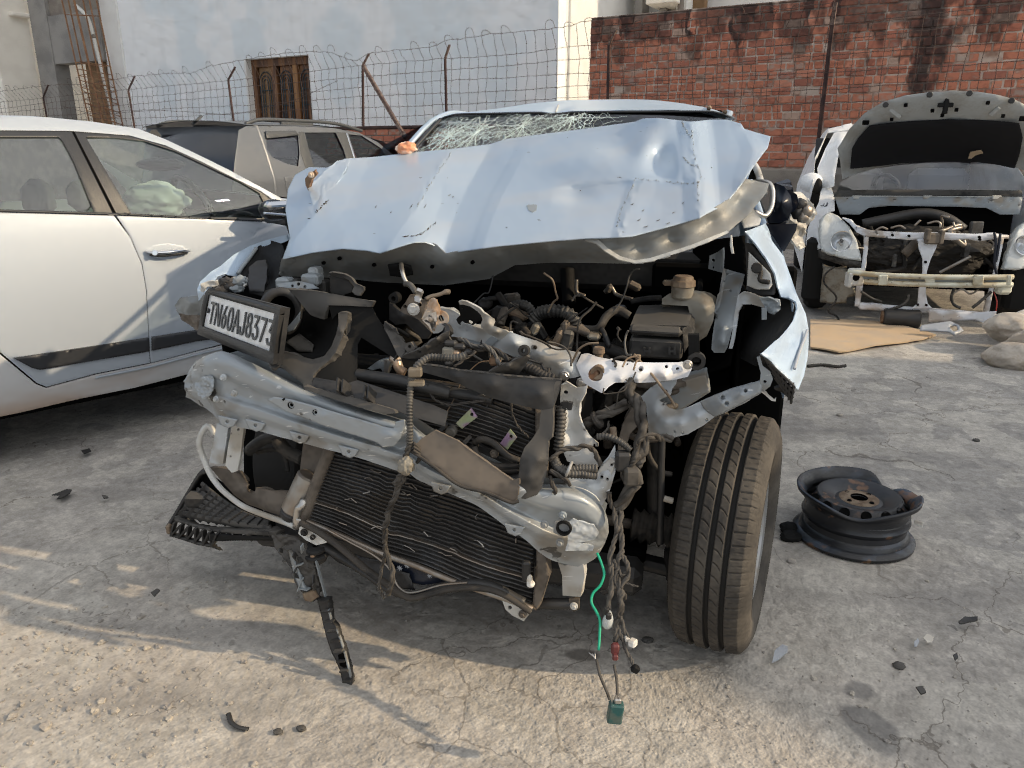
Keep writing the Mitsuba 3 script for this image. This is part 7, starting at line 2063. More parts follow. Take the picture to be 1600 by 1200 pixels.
part(WR, 'tape_tail', cat(*[tube(spline(pts3('B', [(160, 960 + 20 * i, .02), (190 + 8 * i, 985 + 25 * i, .03), (200 - 10 * i, 1040 + 15 * i, .03)]), n=8), .004, 5) for i in range(3)]), 'm_rubber', True)
# loom over the rail
for i, L in enumerate(([(860, 650, .20), (900, 660, .185), (1000, 720, .17), (1100, 745, .165), (1160, 740, .165), (1230, 790, .16), (1290, 880, .15), (1330, 950, .14)], [(850, 660, .21), (880, 690, .20), (980, 735, .19), (1120, 760, .18), (1250, 770, .17), (1350, 830, .16), (1420, 890, .15)],
                       [(790, 740, .22), (900, 755, .20), (1000, 775, .19), (1100, 770, .18), (1160, 750, .17)], [(1040, 790, .15), (960, 850, .14), (880, 900, .13), (800, 960, .12)], [(1160, 750, .17), (1200, 830, .18), (1230, 920, .18)])):
    wire('J', L, (.0075, .008, .010, .005, .005)[i], ('m_conduit', 'm_rubber', 'm_tape', 'm_rubber', 'm_conduit')[i], seed=i + 20)
for i, (x, y, w, h, mt) in enumerate(((740, 790, .05, .03, 'm_reservoir'), (830, 810, .03, .02, 'm_gold'), (760, 700, .05, .02, 'm_plastic'), (860, 740, .05, .02, 'm_plastic'), (740, 930, .03, .02, 'm_plastic_dusty'), (1260, 900, .04, .03, 'm_rust'), (960, 800, .03, .02, 'm_plastic'), (1330, 850, .02, .02, 'm_reservoir'))):
    part(WR, 'plug_housing', box(pt('J', x, y, .17), (w * .62, .02, h * .7), .005, np.stack([CAR.r, CAR.a, [0, 0, 1.0]]).T), mt)
wire('B', [(760, 540, .19), (830, 560, .18), (880, 590, .17), (940, 605, .17)], .014, 'm_rubber', True, 'conduit')
wire('B', [(240, 640, .15), (260, 700, .15), (330, 745, .14), (420, 745, .14), (560, 725, .14)], .0045, 'm_rubber', seed=9)
wire('B', [(700, 740, .16), (715, 820, .155), (750, 880, .15), (800, 930, .14)], .004, 'm_rubber', seed=10)
# hoses in the lower pocket
for i, L in enumerate(([(500, 960, .14), (540, 940, .13), (600, 960, .13), (680, 1030, .12), (750, 1060, .12)], [(495, 985, .13), (520, 1040, .12), (600, 1085, .12), (700, 1090, .12), (750, 1080, .12)], [(510, 950, .15), (500, 1000, .14), (560, 1080, .13), (680, 1110, .12), (745, 1110, .12)])):
    wire('B', L, .011, 'm_rubber', tape=False, nm='hose')
# right-hand loom
R1 = wire('K', [(425, -40, .30), (428, 40, .28), (440, 90, .25), (475, 140, .22), (490, 200, .20), (488, 260, .18), (465, 310, .165), (445, 370, .155), (440, 440, .15), (440, 500, .145), (420, 560, .14), (390, 600, .135), (360, 640, .13)], .020, 'm_tape', seed=30, nm='main_harness')
wire('K', [(500, 270, .18), (470, 290, .165), (450, 330, .155), (440, 380, .145), (425, 420, .14), (415, 470, .14), (430, 500, .14)], .008, 'm_tape', seed=31)
wire('K', [(630, 285, .24), (580, 280, .22), (530, 268, .19), (500, 285, .175), (490, 330, .165), (470, 400, .155), (450, 430, .15)], .012, 'm_tape', seed=32)
wire('K', [(400, 100, .26), (350, 130, .25), (290, 165, .24), (240, 190, .235), (180, 205, .235)], .018, 'm_tape', seed=33, nm='branch_harness')
part(WR, 'branch_band', rod(pt('K', 255, 180, .235), pt('K', 232, 195, .235), .022), 'm_rubber')
wire('K', [(245, 275, .17), (300, 275, .165), (360, 300, .16), (420, 345, .155)], .010, 'm_conduit', True, 'conduit')
wire('K', [(300, 195, .24), (295, 240, .22), (270, 262, .19), (250, 275, .17)], .0045, 'm_tape', seed=34)
part(WR, 'loom_plug', rod(pt('K', 325, 225, .22), pt('K', 330, 275, .21), .008), 'm_capbrown')
wire('K', [(360, 380, .165), (370, 440, .16), (390, 500, .155), (410, 530, .15)], .008, 'm_tape', seed=35)
part(WR, 'plug_housing', box(pt('K', 378, 400, .15), (.035, .03, .045), .006), 'm_plastic')
part(WR, 'plug_housing', box(pt('K', 425, 480, .135), (.035, .03, .04), .006), 'm_tape')
wire('K', [(0, 400, .10), (40, 360, .11), (110, 330, .12), (200, 328, .13), (235, 365, .14), (265, 415, .15)], .0085, 'm_tape', seed=36)
wire('K', [(20, 385, .11), (45, 430, .10), (90, 450, .10), (150, 440, .11), (245, 440, .12)], .012, 'm_conduit', True, 'conduit')
wire('K', [(15, 400, .11), (40, 440, .095), (80, 465, .09), (150, 470, .10), (235, 475, .12)], .012, 'm_conduit', True, 'conduit')
part(WR, 'hose_clamp', rod(pt('K', 90, 440, .085), pt('K', 104, 446, .085), .019), 'm_bracket')
wire('K', [(0, 455, .08), (40, 475, .075), (80, 500, .075), (100, 525, .08)], .007, 'm_tape', seed=37)
wire('K', [(0, 480, .075), (15, 530, .07), (30, 560, .07), (22, 570, .07)], .007, 'm_tape', seed=38)
wire('K', [(110, 530, .09), (180, 550, .08), (230, 580, .09), (255, 610, .10)], .0015, 'm_whiteplastic', tape=False, nm='thin_wire')
# strands to the ground
D1 = wire('K', [(355, 640, .13), (335, 655, .125), (345, 720, .12), (345, 780, .12), (325, 850, .115), (312, 900, .11), (318, 960, .11), (318, 1040, .10), (312, 1120, .10), (305, 1180, .09)], .0085, 'm_tape', seed=40, nm='hanging_harness')
wire('K', [(305, 560, .13), (315, 620, .125), (340, 690, .12), (348, 760, .12)], .008, 'm_tape', seed=41)
wire('K', [(365, 650, .13), (365, 720, .12), (372, 800, .115), (368, 880, .11), (345, 940, .105), (345, 1010, .10), (355, 1080, .095), (365, 1140, .09), (358, 1190, .085)], .0085, 'm_tape', seed=42, nm='hanging_harness')
wire('K', [(368, 890, .11), (395, 920, .10), (410, 960, .10), (400, 1010, .10), (370, 1060, .095)], .0075, 'm_tape', seed=43)
wire('K', [(315, 950, .11), (330, 990, .105), (365, 1030, .10), (420, 1045, .095), (460, 1055, .09)], .0035, 'm_tape', seed=44, nm='thin_wire')
wire('K', [(330, 910, .11), (350, 960, .105), (375, 1000, .10), (405, 960, .10)], .006, 'm_tape', seed=45)
part(WR, 'tape_bow', sheet(Z('K', [(265, 1085, .09), (300, 1065, .09), (360, 1070, .085), (400, 1095, .085), (398, 1120, .085), (375, 1125, .085), (340, 1090, .085), (300, 1095, .09), (270, 1098, .09)]), CAR, .008, step=1.8, nz=.01, nf=60), 'm_rubber', True)
wire('E', [(1028, 600, .09), (1026, 660, .085), (1024, 690, .08)], .0065, 'm_tape', seed=46)
wire('E', [(1060, 560, .09), (1075, 640, .085), (1072, 700, .08), (1055, 760, .075), (1052, 820, .07)], .0085, 'm_tape', seed=47)
wire('E', [(1068, 720, .08), (1085, 770, .075), (1105, 810, .07)], .006, 'm_tape', seed=48)
wire('E', [(1060, 760, .075), (1080, 820, .065), (1105, 880, .055), (1125, 920, .05)], .006, 'm_tape', seed=49)
cup = pt('E', 1022, 735, .08)
bk = part(WR, 'bulb_socket', lathe([(1e-4, .02), (.004, .02), (.007, .013), (.011, .004), (.0125, -.006), (.0115, -.015), (.007, -.02), (1e-4, -.021)], 20, (.1, 0, 1), cup), 'm_headlens')
part(bk, 'base', cat(box(cup + np.array([0, -.006, .012]), (.012, .010, .016), .003), rod(cup + np.array([-.003, 0, .012]), cup + np.array([-.004, 0, .028]), .005)), 'm_plastic')
part(WR, 'maroon_plug', cat(box(pt('E', 1050, 852, .065), (.017, .016, .026), .004), box(pt('E', 1050, 885, .06), (.012, .012, .014), .003)), 'm_maroon')
part(WR, 'white_plug', cat(box(pt('E', 1120, 828, .065), (.016, .018, .016), .003, np.array([[.8, .6, 0], [-.6, .8, 0], [0, 0, 1]])), box(pt('E', 1098, 812, .07), (.010, .012, .010), .002)), 'm_whiteplastic')
part(WR, 'black_plug', box(pt('E', 1130, 932, .045), (.017, .014, .016), .003, np.array([[.85, 0, .53], [0, 1, 0], [-.53, 0, .85]])), 'm_plastic_dark')
wire('E', [(1045, 915, .055), (1055, 970, .04), (1058, 1030, .02), (1052, 1050, .015)], .0042, 'm_tape', tape=False, nm='thin_wire')
wire('E', [(975, 895, .06), (990, 960, .045), (1015, 1020, .025), (1028, 1055, .015)], .0042, 'm_tape', tape=False, nm='thin_wire')
part(WR, 'bare_strands', cat(*[tube(spline(pts3('E', [(972, 893, .06), (960 + 5 * i, 880, .06), (945 + 12 * i, 868 + 4 * (i % 2), .06)]), n=6), .0012, 4) for i in range(3)]), 'm_steel', True)
part(WR, 'green_wire', tube(spline(pts3('E', [(978, 470, .09), (995, 510, .09), (1006, 555, .085), (990, 600, .08), (962, 630, .075), (955, 665, .07), (975, 705, .065), (988, 735, .065), (988, 790, .06), (984, 858, .055)]), n=60), .0030, 8), 'm_green', True, label='bright green loose wire')
rl = pt('E', 1050, 1105, .005)
rr_ = part(WR, 'relay', box(rl, (.030, .022, .046), .003, np.array([[.99, 0, .10], [0, 1, 0], [-.10, 0, .99]])), 'm_darkgreen', label='dark green relay block on thin wires')
part(rr_, 'terminals', cat(box(rl + np.array([.004, 0, .028]), (.014, .010, .012), .002), *[bar(rl + np.array([-.008 + .008 * i, 0, .02]), rl + np.array([-.007 + .008 * i, 0, .042]), .002, .004) for i in range(3)]), 'm_steel')

# ---- front left wing, crumpled
wl = wp('left_wing', 'U', [(310, 470, .40), (308, 452, .40), (312, 440, .42), (330, 424, .46), (345, 415, .50), (365, 398, .56), (390, 384, .64), (420, 374, .72), (450, 366, .80), (454, 374, .80), (430, 384, .72), (405, 392, .66), (392, 408, .60), (384, 424, .55), (372, 434, .50), (352, 428, .47), (340, 432, .45), (330, 445, .42)], 'm_body_blue', .004, nz=.008, nf=24, step=3)
wp('left_wing_edge', 'A', [(215, 265, .40), (228, 222, .40), (262, 212, .40), (330, 205, .42), (430, 190, .46), (475, 195, .46), (480, 225, .45), (455, 250, .44), (430, 262, .44), (370, 240, .43), (330, 235, .42), (260, 240, .41), (235, 285, .41)], 'm_ivory', .006, nz=.016, nf=40, step=2.4)
wp('left_wing_tip', 'A', [(80, 345, .60), (108, 302, .56), (170, 292, .52), (250, 285, .48), (250, 400, .50), (150, 395, .54), (100, 385, .58)], 'm_inner_paint', .006, inner=[(170, 330, .49), (140, 360, .53)], nz=.010, nf=30, step=2.6)
wp('left_wing_tip', 'A', [(100, 388, .57), (240, 395, .50), (225, 480, .50), (190, 478, .52), (150, 445, .55), (120, 420, .57)], 'm_brownmetal', .006, nz=.02, nf=34, step=2.4)
wp('lamp_recess', 'A', [(430, 165, .50), (470, 110, .55), (535, 20, .66), (600, -20, .74), (660, 0, .72), (690, 40, .62), (668, 90, .52), (655, 190, .46), (640, 260, .42), (560, 290, .40), (490, 275, .42), (480, 220, .44)], 'm_plastic_dark', .006, inner=[(560, 120, .60), (600, 200, .52), (520, 180, .52)], step=4, nz=.01)
wp('recess_panel', 'A', [(490, 130, .50), (540, 95, .53), (585, 90, .53), (588, 180, .48), (578, 265, .42), (500, 268, .42), (483, 220, .44)], 'm_plastic', .01, nz=.012, nf=30, step=2.6)
part(WR, 'recess_edge', tube(spline(pts3('A', [(430, 168, .49), (455, 130, .52), (490, 85, .57), (530, 30, .63)]), n=12), .006, 6), 'm_greymetal', True)
for i, (x, y) in enumerate(((365, 215), (410, 220), (440, 205), (395, 240), (350, 250), (425, 245))):
    part(WR, 'torn_clip', lumpy(pt('A', x, y, .40), (.02, .012, .014), .5, 3, i, 2), ['m_plastic', 'm_brownmetal', 'm_greymetal'][i % 3])
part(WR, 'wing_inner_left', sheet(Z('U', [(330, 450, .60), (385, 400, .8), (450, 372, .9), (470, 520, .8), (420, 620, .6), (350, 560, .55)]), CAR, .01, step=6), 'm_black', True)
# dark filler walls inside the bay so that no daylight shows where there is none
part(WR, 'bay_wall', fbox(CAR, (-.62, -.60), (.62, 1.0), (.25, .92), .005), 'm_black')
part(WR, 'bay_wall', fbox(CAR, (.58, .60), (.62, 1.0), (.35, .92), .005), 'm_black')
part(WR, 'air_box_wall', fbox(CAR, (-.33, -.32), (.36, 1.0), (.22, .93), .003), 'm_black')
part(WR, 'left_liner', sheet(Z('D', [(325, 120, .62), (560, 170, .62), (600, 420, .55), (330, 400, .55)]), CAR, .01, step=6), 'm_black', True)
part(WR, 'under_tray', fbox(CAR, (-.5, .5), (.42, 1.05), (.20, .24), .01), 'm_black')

# ---- number plate, twisted
NP = [CAR.at(322, 449, .46), CAR.at(438, 480, .10), CAR.at(426, 570, .10), CAR.at(308, 522, .46)]
NPn = np.cross(NP[1] - NP[0], NP[3] - NP[0])
NPn /= np.linalg.norm(NPn)
if NPn @ (CAM - NP[0]) < 0:
    NPn = -NPn


def np_at(x, y, h=0.0):
    """x, y in 0..1 from the top left, h = height above the plate."""
    x, y = np.asarray(x, float), np.asarray(y, float)
    P = (NP[0] * (1 - x)[..., None] + NP[1] * x[..., None]) * (1 - y)[..., None] + (NP[3] * (1 - x)[..., None] + NP[2] * x[..., None]) * y[..., None]
    return P + NPn * np.asarray(h, float)[..., None] if np.ndim(h) else P + NPn * h


def number_plate():
    gx, gy = np.meshgrid(np.linspace(0, 1, 9), np.linspace(0, 1, 5), indexing='ij')
    V, F = grid_mesh(np_at(gx, gy, -.012))
    k = part(WR, 'number_plate', shell(V, face_camera(V, F), .012), 'm_plastic', False, label='number plate in a black frame, twisted sideways')
    x0, x1, y0, y1 = .055, .945, .13, .80
    gx, gy = np.meshgrid(np.linspace(x0, x1, 12), np.linspace(y0, y1, 6), indexing='ij')
    V, F = grid_mesh(np_at(gx, gy, -.005))
    part(k, 'plate', shell(V, face_camera(V, F), .002), 'm_plate_white', True)
    # frame lip
    rim = []
    for (a, b, c, d) in ((0, 1, 0, y0), (0, 1, y1, 1), (0, x0, y0, y1), (x1, 1, y0, y1)):
        gx, gy = np.meshgrid(np.linspace(a, b, 5), np.linspace(c, d, 4), indexing='ij')
        bow = .006 * np.sin(np.pi * (gx - a) / (b - a))**.5 * np.sin(np.pi * (gy - c) / (d - c))**.5
        V, F = grid_mesh(np_at(gx, gy, 0) + bow[..., None] * NPn)
        rim.append(shell(V, face_camera(V, F), .012))
    part(k, 'frame', cat(*rim), 'm_plastic', 30)
    tm = meshkit.text_mesh('TN60AJ8373', 1.0, .05, bold=False)
    tv = np.array(tm.vertices)
    w = np.ptp(tv[:, 0])
    X = .115 + (tv[:, 0] - tv[:, 0].min()) / w * .835
    Y = .475 - (tv[:, 1] - .5 * (tv[:, 1].min() + tv[:, 1].max())) / np.ptp(tv[:, 1]) * .46
    V = np_at(X, Y, -.0046) + (tv[:, 2] / .05 * .0035)[:, None] * NPn
    part(k, 'lettering', (V, np.array(tm.faces)), 'm_letter', False)
    tm = meshkit.text_mesh('IND', 1.0, .05)
    tv = np.array(tm.vertices)
    X = .070 + (tv[:, 0] - tv[:, 0].min()) / np.ptp(tv[:, 0]) * .035
    Y = .47 - (tv[:, 1] - .35) * .10
    part(k, 'small_lettering', (np_at(X, Y, -.0046) + (tv[:, 2] / .05 * .002)[:, None] * NPn, np.array(tm.faces)), 'm_navy', False)
    part(k, 'edge_foot', bar(np_at(.955, 1.0, -.01), np_at(.955, 1.07, -.02), .03, .02, NPn, .004), 'm_plastic')


number_plate()

# ---- torn lower grille: black lattice corner and the strip hanging from it
def torn_grille():
    k = key_for(WR + '__torn_grille')
    edge = pts3('D', [(30, 512, .38), (60, 465, .39), (110, 380, .40), (160, 300, .40), (185, 285, .38)])
    scene[k] = mikit.ply(tube(spline(edge, n=24), .013, 8, flat=.6), 'm_plastic', smooth=True)
    labels[k] = {'label': 'torn black plastic grille corner with open lattice'}
    part(k, 'front_rail', sheet(Z('D', [(55, 468, .36), (120, 492, .32), (190, 512, .27), (260, 515, .23), (350, 520, .18), (455, 525, .13), (458, 546, .13), (340, 538, .18), (230, 532, .24), (150, 515, .29), (90, 495, .33), (52, 485, .36)]), CAR, .03, step=2.2), 'm_plastic_dusty', True)
    part(k, 'lower_rail', sheet(Z('D', [(35, 530, .37), (90, 545, .33), (150, 565, .29), (200, 575, .26), (232, 600, .24), (200, 588, .25), (150, 580, .28), (90, 560, .32), (40, 545, .36)]), CAR, .02, step=2.2), 'm_plastic', True)
    part(k, 'skirt', sheet(Z('D', [(185, 535, .25), (300, 540, .20), (440, 545, .14), (445, 562, .14), (300, 562, .20), (190, 565, .25)]), CAR, .008, step=2.6), 'm_plastic_dark', True)
    # upper lattice: slats both ways on the sagging surface
    A, B, C_, D_ = pt('D', 60, 470, .37), pt('D', 190, 290, .40), pt('D', 430, 490, .20), pt('D', 450, 522, .15)

    def q(a, b):
        return (A * (1 - a) + D_ * a) * (1 - b) + (B * (1 - a) + C_ * a) * b + np.array([0, 0, -.03 * math.sin(math.pi * a) * b])
    for i in range(11):
        a = .06 + .088 * i
        part(k, 'slat', bar(q(a, .02), q(min(a + .05, 1), .78), .004, .030, bev=.001), 'm_plastic')
    for j in range(6):
        b = .10 + .13 * j
        pa = [q(a, b) for a in np.linspace(.03, .97, 8)]
        part(k, 'slat', tube(np.array(pa), .006, 6, flat=1.8), 'm_plastic_dusty', True)
    # diamond web at the outer corner
    for i in range(6):
        a0, a1 = pt('D', 60 + 28 * i, 488 + 7 * i, .355 - .02 * i), pt('D', 48 + 32 * i, 538 + 8 * i, .36 - .02 * i)
        b0 = pt('D', 60 + 28 * (i + 1), 488 + 7 * (i + 1), .355 - .02 * (i + 1))
        part(k, 'web', bar(a0, a1, .005, .02, CAR.a), 'm_plastic_dusty')
        part(k, 'web', bar(a1, b0, .005, .02, CAR.a), 'm_plastic')
    for i in range(9):
        a0 = pt('D', 240 + 23 * i, 520 + .5 * i, .245 - .012 * i)
        part(k, 'web', bar(a0, pt('D', 250 + 23 * i, 538 + .5 * i, .245 - .012 * i), .004, .012, CAR.a), 'm_plastic')
    part(k, 'clip_box', box(pt('D', 150, 400, .36), (.07, .05, .04), .008), 'm_plastic_dusty')
    part(k, 'tan_corner', box(pt('D', 36, 516, .365), (.015, .02, .03), .004), 'm_capbrown')
    part(k, 'back_board', sheet(Z('D', [(120, 370, .42), (180, 290, .42), (330, 400, .32), (450, 470, .24), (455, 520, .18), (330, 505, .24), (200, 480, .32), (110, 440, .38)]), CAR, .004, step=4, nz=.01), 'm_black', True)
    part(k, 'ribbon', sheet(Z('D', [(430, 545, .13), (470, 540, .12), (520, 552, .12), (560, 580, .11), (595, 620, .11), (605, 660, .105), (618, 720, .10), (622, 785, .09), (600, 800, .09), (562, 795, .09), (555, 765, .09), (525, 720, .095), (510, 660, .105), (480, 620, .115), (455, 600, .12)]), CAR, .012, step=2, nz=.014, nf=34, inner=Z('D', [(540, 660, .085), (570, 720, .08)])), 'm_plastic_dusty', 50)
    g = np.random.default_rng(4)
    for i in range(26):
        x, y = 470 + 140 * g.random(), 555 + 210 * g.random()
        if abs(x - (480 + (y - 555) * .55)) > 60:
            continue
        v = g.normal(0, 22, 2)
        part(k, 'shred', bar(pt('D', x, y, .085), pt('D', x + v[0], y + v[1], .075), .003, g.uniform(.006, .016), CAR.a), ['m_plastic', 'm_plastic_dusty', 'm_plastic', 'm_greymetal'][i % 4])
    part(k, 'blue_edge', sheet(Z('D', [(500, 600, .095), (520, 620, .09), (560, 740, .075), (570, 755, .075), (545, 755, .08), (520, 690, .09)]), CAR, .008, step=2), 'm_greymetal', True)
    part(k, 'tan_flap', sheet(Z('D', [(556, 768, .085), (600, 755, .08), (615, 785, .08), (590, 802, .08), (565, 795, .085)]), CAR, .006, step=2, nz=.006), 'm_capbrown', True)
    part(k, 'strip', sheet(Z('D', [(612, 790, .085), (658, 788, .08), (664, 830, .075), (668, 870, .07), (690, 900, .06), (704, 940, .05), (722, 995, .04), (738, 1060, .025), (749, 1100, .018), (748, 1128, .012), (716, 1131, .012), (705, 1080, .022), (690, 1040, .03), (672, 1005, .04), (655, 960, .05), (640, 900, .065), (628, 850, .075)]), CAR, .016, step=2, nz=.004), 'm_plastic', True)
    for i in range(9):
        f = i / 8
        x0, y0, x1, y1 = 615 + 95 * f, 800 + 310 * f, 660 + 86 * f, 795 + 312 * f
        s = .075 - .068 * f
        part(k, 'strip_rib', bar(pt('D', x0 + 6, y0, s - .001), pt('D', x1, y1, s - .001), .004, .012, CAR.a), 'm_plastic_dusty' if i % 2 else 'm_plastic')
    for x0, y0, x1, y1, s in ((660, 830, 672, 880, .066), (692, 905, 722, 995, .048), (722, 995, 748, 1100, .024), (610, 640, 650, 790, .10)):
        part(k, 'strip_edge', bar(pt('D', x0, y0, s), pt('D', x1, y1, s - .004), .003, .008, CAR.a), 'm_greymetal')
    part(k, 'dark_pocket', sheet(Z('D', [(695, 1010, .028), (720, 1000, .03), (732, 1050, .02), (720, 1060, .02), (702, 1050, .025)]), CAR, .004, step=2), 'm_black')


torn_grille()
# ---------------------------------------------------------------- loose things on the yard
def steel_rim():
    c0 = ground_at(1331, 838)
    g = thing('steel_wheel', 'bent black steel wheel without a tyre, lying on the cement right of the wreck', 'wheel')
    c = np.array([c0[0], c0[1], .0])
    R = .203

    def warp(V):
        x, y, z = V[..., 0], V[..., 1], V[..., 2]
        a = np.arctan2(y, x)
        up = np.clip((z - .12) / .06, 0, 1)
        # the upper flange is buckled: pulled in and down in two places, out in another
        d1 = np.exp(-((np.mod(a - (-2.0) + math.pi, 2 * math.pi) - math.pi) / .45)**2)
        d2 = np.exp(-((np.mod(a - (.55) + math.pi, 2 * math.pi) - math.pi) / .26)**2)
        d3 = np.exp(-((np.mod(a - (.05) + math.pi, 2 * math.pi) - math.pi) / .22)**2)
        r = np.hypot(x, y)
        o = np.clip((r - .15) / .05, 0, 1)
        k = .955 - up * o * (.10 * d1 + .15 * d2 - .07 * d3)
        return np.stack([x * k, y * k, z - up * o * (.035 * d1 + .045 * d2 + .028 * d3)], -1)
    prof = [(.168, .012), (.190, .004), (.204, .006), (.206, .016), (.196, .026), (.186, .030), (.182, .045), (.172, .052), (.170, .070), (.178, .078), (.182, .088), (.176, .098), (.174, .125), (.182, .140), (.190, .152), (.196, .158), (.205, .166), (.207, .178), (.200, .182), (.190, .170), (.182, .160), (.170, .140), (.166, .10), (.164, .05)]
    part(g, 'barrel', lathe(prof, 120, (0, 0, 1), c, closed=True, warp=warp), 'm_blackrim', 40)
    tilt = np.array([.03, -.02, 1.0])
    part(g, 'disc', lathe([(.027, .143), (.030, .149), (.060, .147), (.075, .141), (.088, .149), (.118, .162), (.134, .160), (.150, .138), (.166, .112)], 72, tilt, c), 'm_blackrim', 40)
    part(g, 'hub_face', lathe([(.028, .1505), (.058, .1485), (.064, .146)], 48, tilt, c), 'm_rim_hub', 40)
    part(g, 'hub_bore', lathe([(.028, .151), (.027, .10), (1e-4, .098)], 32, tilt, c), 'm_black', 40)
    for i in range(4):
        a = i * math.pi / 2 + .5
        q = c + np.array([.049 * math.cos(a), .049 * math.sin(a), 0])
        part(g, 'bolt_hole', lathe([(1e-4, .1488), (.005, .1495), (.007, .1515), (.008, .146)], 16, tilt, q), 'm_black', 30)
    for i in range(14):
        a = i * 2 * math.pi / 14
        q = c + np.array([.146 * math.cos(a), .146 * math.sin(a), .0])
        ax = np.array([math.cos(a) * .62, math.sin(a) * .62, .78])
        part(g, 'vent', lathe([(1e-4, .001), (.013, .002), (.016, .004), (.016, -.004)], 14, ax, q + np.array([0, 0, .148])), 'm_black', 30)
    s = ground_at(1399, 835, .10)
    part(g, 'sticker', box(c + np.array([.145, -.135, .118]), (.026, .004, .018), .001, np.array([[.73, .68, 0], [-.68, .73, 0], [0, 0, 1]])), 'm_whiteplastic')


steel_rim()


def ground_poly(pts, dz, t, nz=0.0, seed=0):
    P = np.array([ground_at(x, y, dz)[:2] for x, y in pts])
    poly = Polygon(P).buffer(0)
    Q, F = tri_area(poly, max(math.sqrt(poly.area) / 9, .004))
    z = dz + nz * (meshkit.fbm(np.c_[Q * 9, np.full(len(Q), seed)], 3, seed))
    V = np.c_[Q, z]
    return shell(V, F, t)


solid('cardboard_sheet', ground_poly([(1266, 500), (1330, 500), (1400, 506), (1462, 524), (1440, 532), (1380, 540), (1310, 552), (1266, 543)], .014, .01, .02, 2), 'm_card', 'flattened brown cardboard sheet on the ground before the white car', 'cardboard', group=None)
tb = [cat(lumpy(ground_at(1575, 574) + np.array([.06, .06, .05]), (.17, .16, .09), .26, 1.5, 12, 4), lumpy(ground_at(1572, 556) + np.array([.10, .10, .16]), (.20, .17, .10), .24, 1.4, 5, 4), lumpy(ground_at(1600, 570) + np.array([.12, .06, .10]), (.20, .14, .12), .24, 1.4, 8, 4))]
solid('cloth_bundle', tb[0], 'm_tarp', 'dusty beige cloth bundle on the ground at the right edge', 'cloth', True)
solid('roof_cloth', (lumpy(ground_at(1650, 548) + np.array([.1, .25, .12]), (.34, .18, .11), .22, 1.6, 5, 4)), 'm_whiteplastic', 'pale sheet heaped behind the beige bundle at the right edge', 'cloth', True)


def flat_bit(name, pts, mt, label, cat_, dz=.012, t=.004, nz=.02, seed=1):
    solid(name, ground_poly(pts, dz, t, nz, seed), mt, label, cat_, 30)


flat_bit('glass_shard', [(1206, 1038), (1210, 1022), (1222, 1012), (1230, 1016), (1230, 1024), (1216, 1034)], 'm_shard', 'pale grey curved plastic shard below the front tyre', 'shard', seed=3)
flat_bit('small_shard', [(1442, 1000), (1448, 995), (1458, 1000), (1456, 1006), (1448, 1007)], 'm_whiteplastic', 'small pale shard, the right one of two on the right of the yard', 'shard', seed=4)
flat_bit('small_shard', [(1428, 1006), (1434, 1000), (1436, 1005), (1432, 1013), (1428, 1013)], 'm_shard', 'small bluish shard, the left one of two on the right of the yard', 'shard', seed=5)
flat_bit('black_scrap', [(1496, 978), (1506, 971), (1525, 974), (1525, 978), (1510, 980), (1498, 984)], 'm_plastic', 'crumpled black scrap at the right edge of the yard', 'scrap', nz=.05, seed=6)
flat_bit('black_scrap', [(1488, 1030), (1494, 1027), (1496, 1034), (1491, 1038)], 'm_plastic', 'tiny black scrap below the two pale shards', 'scrap', seed=7)
flat_bit('black_scrap', [(1430, 1080), (1440, 1078), (1446, 1088), (1438, 1091)], 'm_plastic_dusty', 'thin dark scrap above the oil stain', 'scrap', seed=8)
flat_bit('bracket_scrap', [(82, 778), (105, 768), (113, 769), (110, 775), (97, 783), (90, 784), (95, 778)], 'm_plastic', 'dark bracket scrap lying under the silver car', 'scrap', seed=9)
flat_bit('leaf', [(128, 708), (140, 704), (143, 708), (132, 713)], 'm_plastic', 'small dark leaf in the shade under the silver car', 'leaf', seed=10)
flat_bit('leaf', [(238, 939), (248, 932), (252, 935), (243, 943)], 'm_plastic_dusty', 'curled dark leaf in the middle of the front shadow', 'leaf', nz=.05, seed=11)
flat_bit('leaf', [(160, 778), (168, 779), (170, 782), (163, 783)], 'm_plastic_dusty', 'tiny leaf at the left, below the silver car sill', 'leaf', seed=12)
solid('curved_clip', tube(spline(np.array([ground_at(357, 1115, .008), ground_at(361, 1128, .008), ground_at(372, 1136, .01), ground_at(388, 1139, .008)]), n=14), .006, 6, flat=.6), 'm_plastic', 'curved black clip lying on the bright ground at lower left', 'clip', True)
for i, (x, y, lab) in enumerate(((434, 1143, 'small dark stone, left one of the pair at lower left centre'), (471, 1138, 'small dark stone, right one of the pair at lower left centre'))):
    solid('dark_stone', lumpy(ground_at(x, y, .006), (.011, .009, .005), .45, 2.6, i + 3, 2), 'm_plastic_dusty', lab, 'stone', 40)
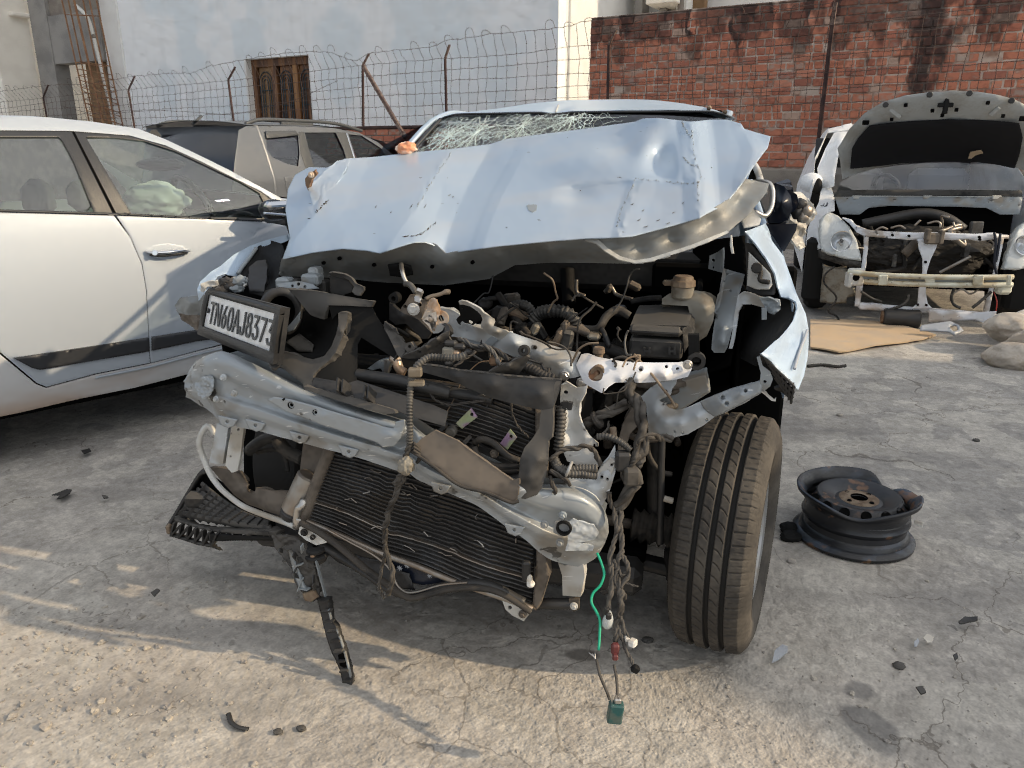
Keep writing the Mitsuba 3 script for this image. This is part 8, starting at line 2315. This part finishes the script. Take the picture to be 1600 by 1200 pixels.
solid('rubber_lump', cat(lumpy(ground_at(1233, 825, .02), (.032, .026, .022), .3, 2, 3, 3), lumpy(ground_at(1236, 838, .015), (.035, .028, .018), .3, 2, 6, 3)), 'm_plastic_dark', 'two stuck black rubber lumps beside the bent wheel', 'rubber', 40)
solid('stray_cable', tube(spline(np.array([ground_at(1262, 572, .01), ground_at(1285, 570, .01), ground_at(1310, 573, .02), ground_at(1322, 571, .03)]), n=14), .010, 6), 'm_rubber', 'dark stray cable on the ground right of the bent wing', 'cable', True)
for i, (x, y, lab) in enumerate(((1525, 688, 'little stone far right, above the bent wheel'), (1312, 648, 'little flat stone behind the bent wheel'), (1012, 1000, 'dark chip between the wires and the tyre'), (1236, 877, 'grey chip beside the front tyre'), (1405, 1040, 'chip on the cement right of the grey shard'))):
    solid('stone', lumpy(ground_at(x, y, .004), (.016, .013, .008), .35, 2.2, i + 9, 2), ['m_plastic_dusty', 'm_stone'][i % 2], lab, 'stone', 40)


def gravel():
    g = np.random.default_rng(99)
    ms = []
    for i in range(2000):
        if i < 520:
            x, y = g.normal(110, 130), 1060 + abs(g.normal(0, 80)) * g.choice([-1, 1])
        elif i < 760:
            x, y = g.normal(330, 150), g.normal(920, 90)
        else:
            x, y = g.uniform(-40, 1640), g.uniform(640, 1215)
        if not (-60 < x < 1660 and 610 < y < 1215):
            continue
        p = ground_at(x, y)
        r = min(.0020 * math.exp(abs(g.normal(0, .6))), .011) * (1.2 if i < 520 else .75)
        v = trimesh.creation.icosphere(1 if r > .006 else 0)
        V = np.array(v.vertices) * (1 + .35 * g.normal(0, 1, (len(v.vertices), 1)) * .6) * np.array([r, r * g.uniform(.6, 1), r * g.uniform(.45, .8)])
        a = g.uniform(0, 6.28)
        V = np.c_[V[:, 0] * math.cos(a) - V[:, 1] * math.sin(a), V[:, 0] * math.sin(a) + V[:, 1] * math.cos(a), V[:, 2]]
        ms.append((V + p + np.array([0, 0, r * .25]), np.array(v.faces)))
    solid('gravel', cat(*ms), 'm_stone', 'scattered gravel and grit on the cement yard', 'gravel', False, kind='stuff')


gravel()
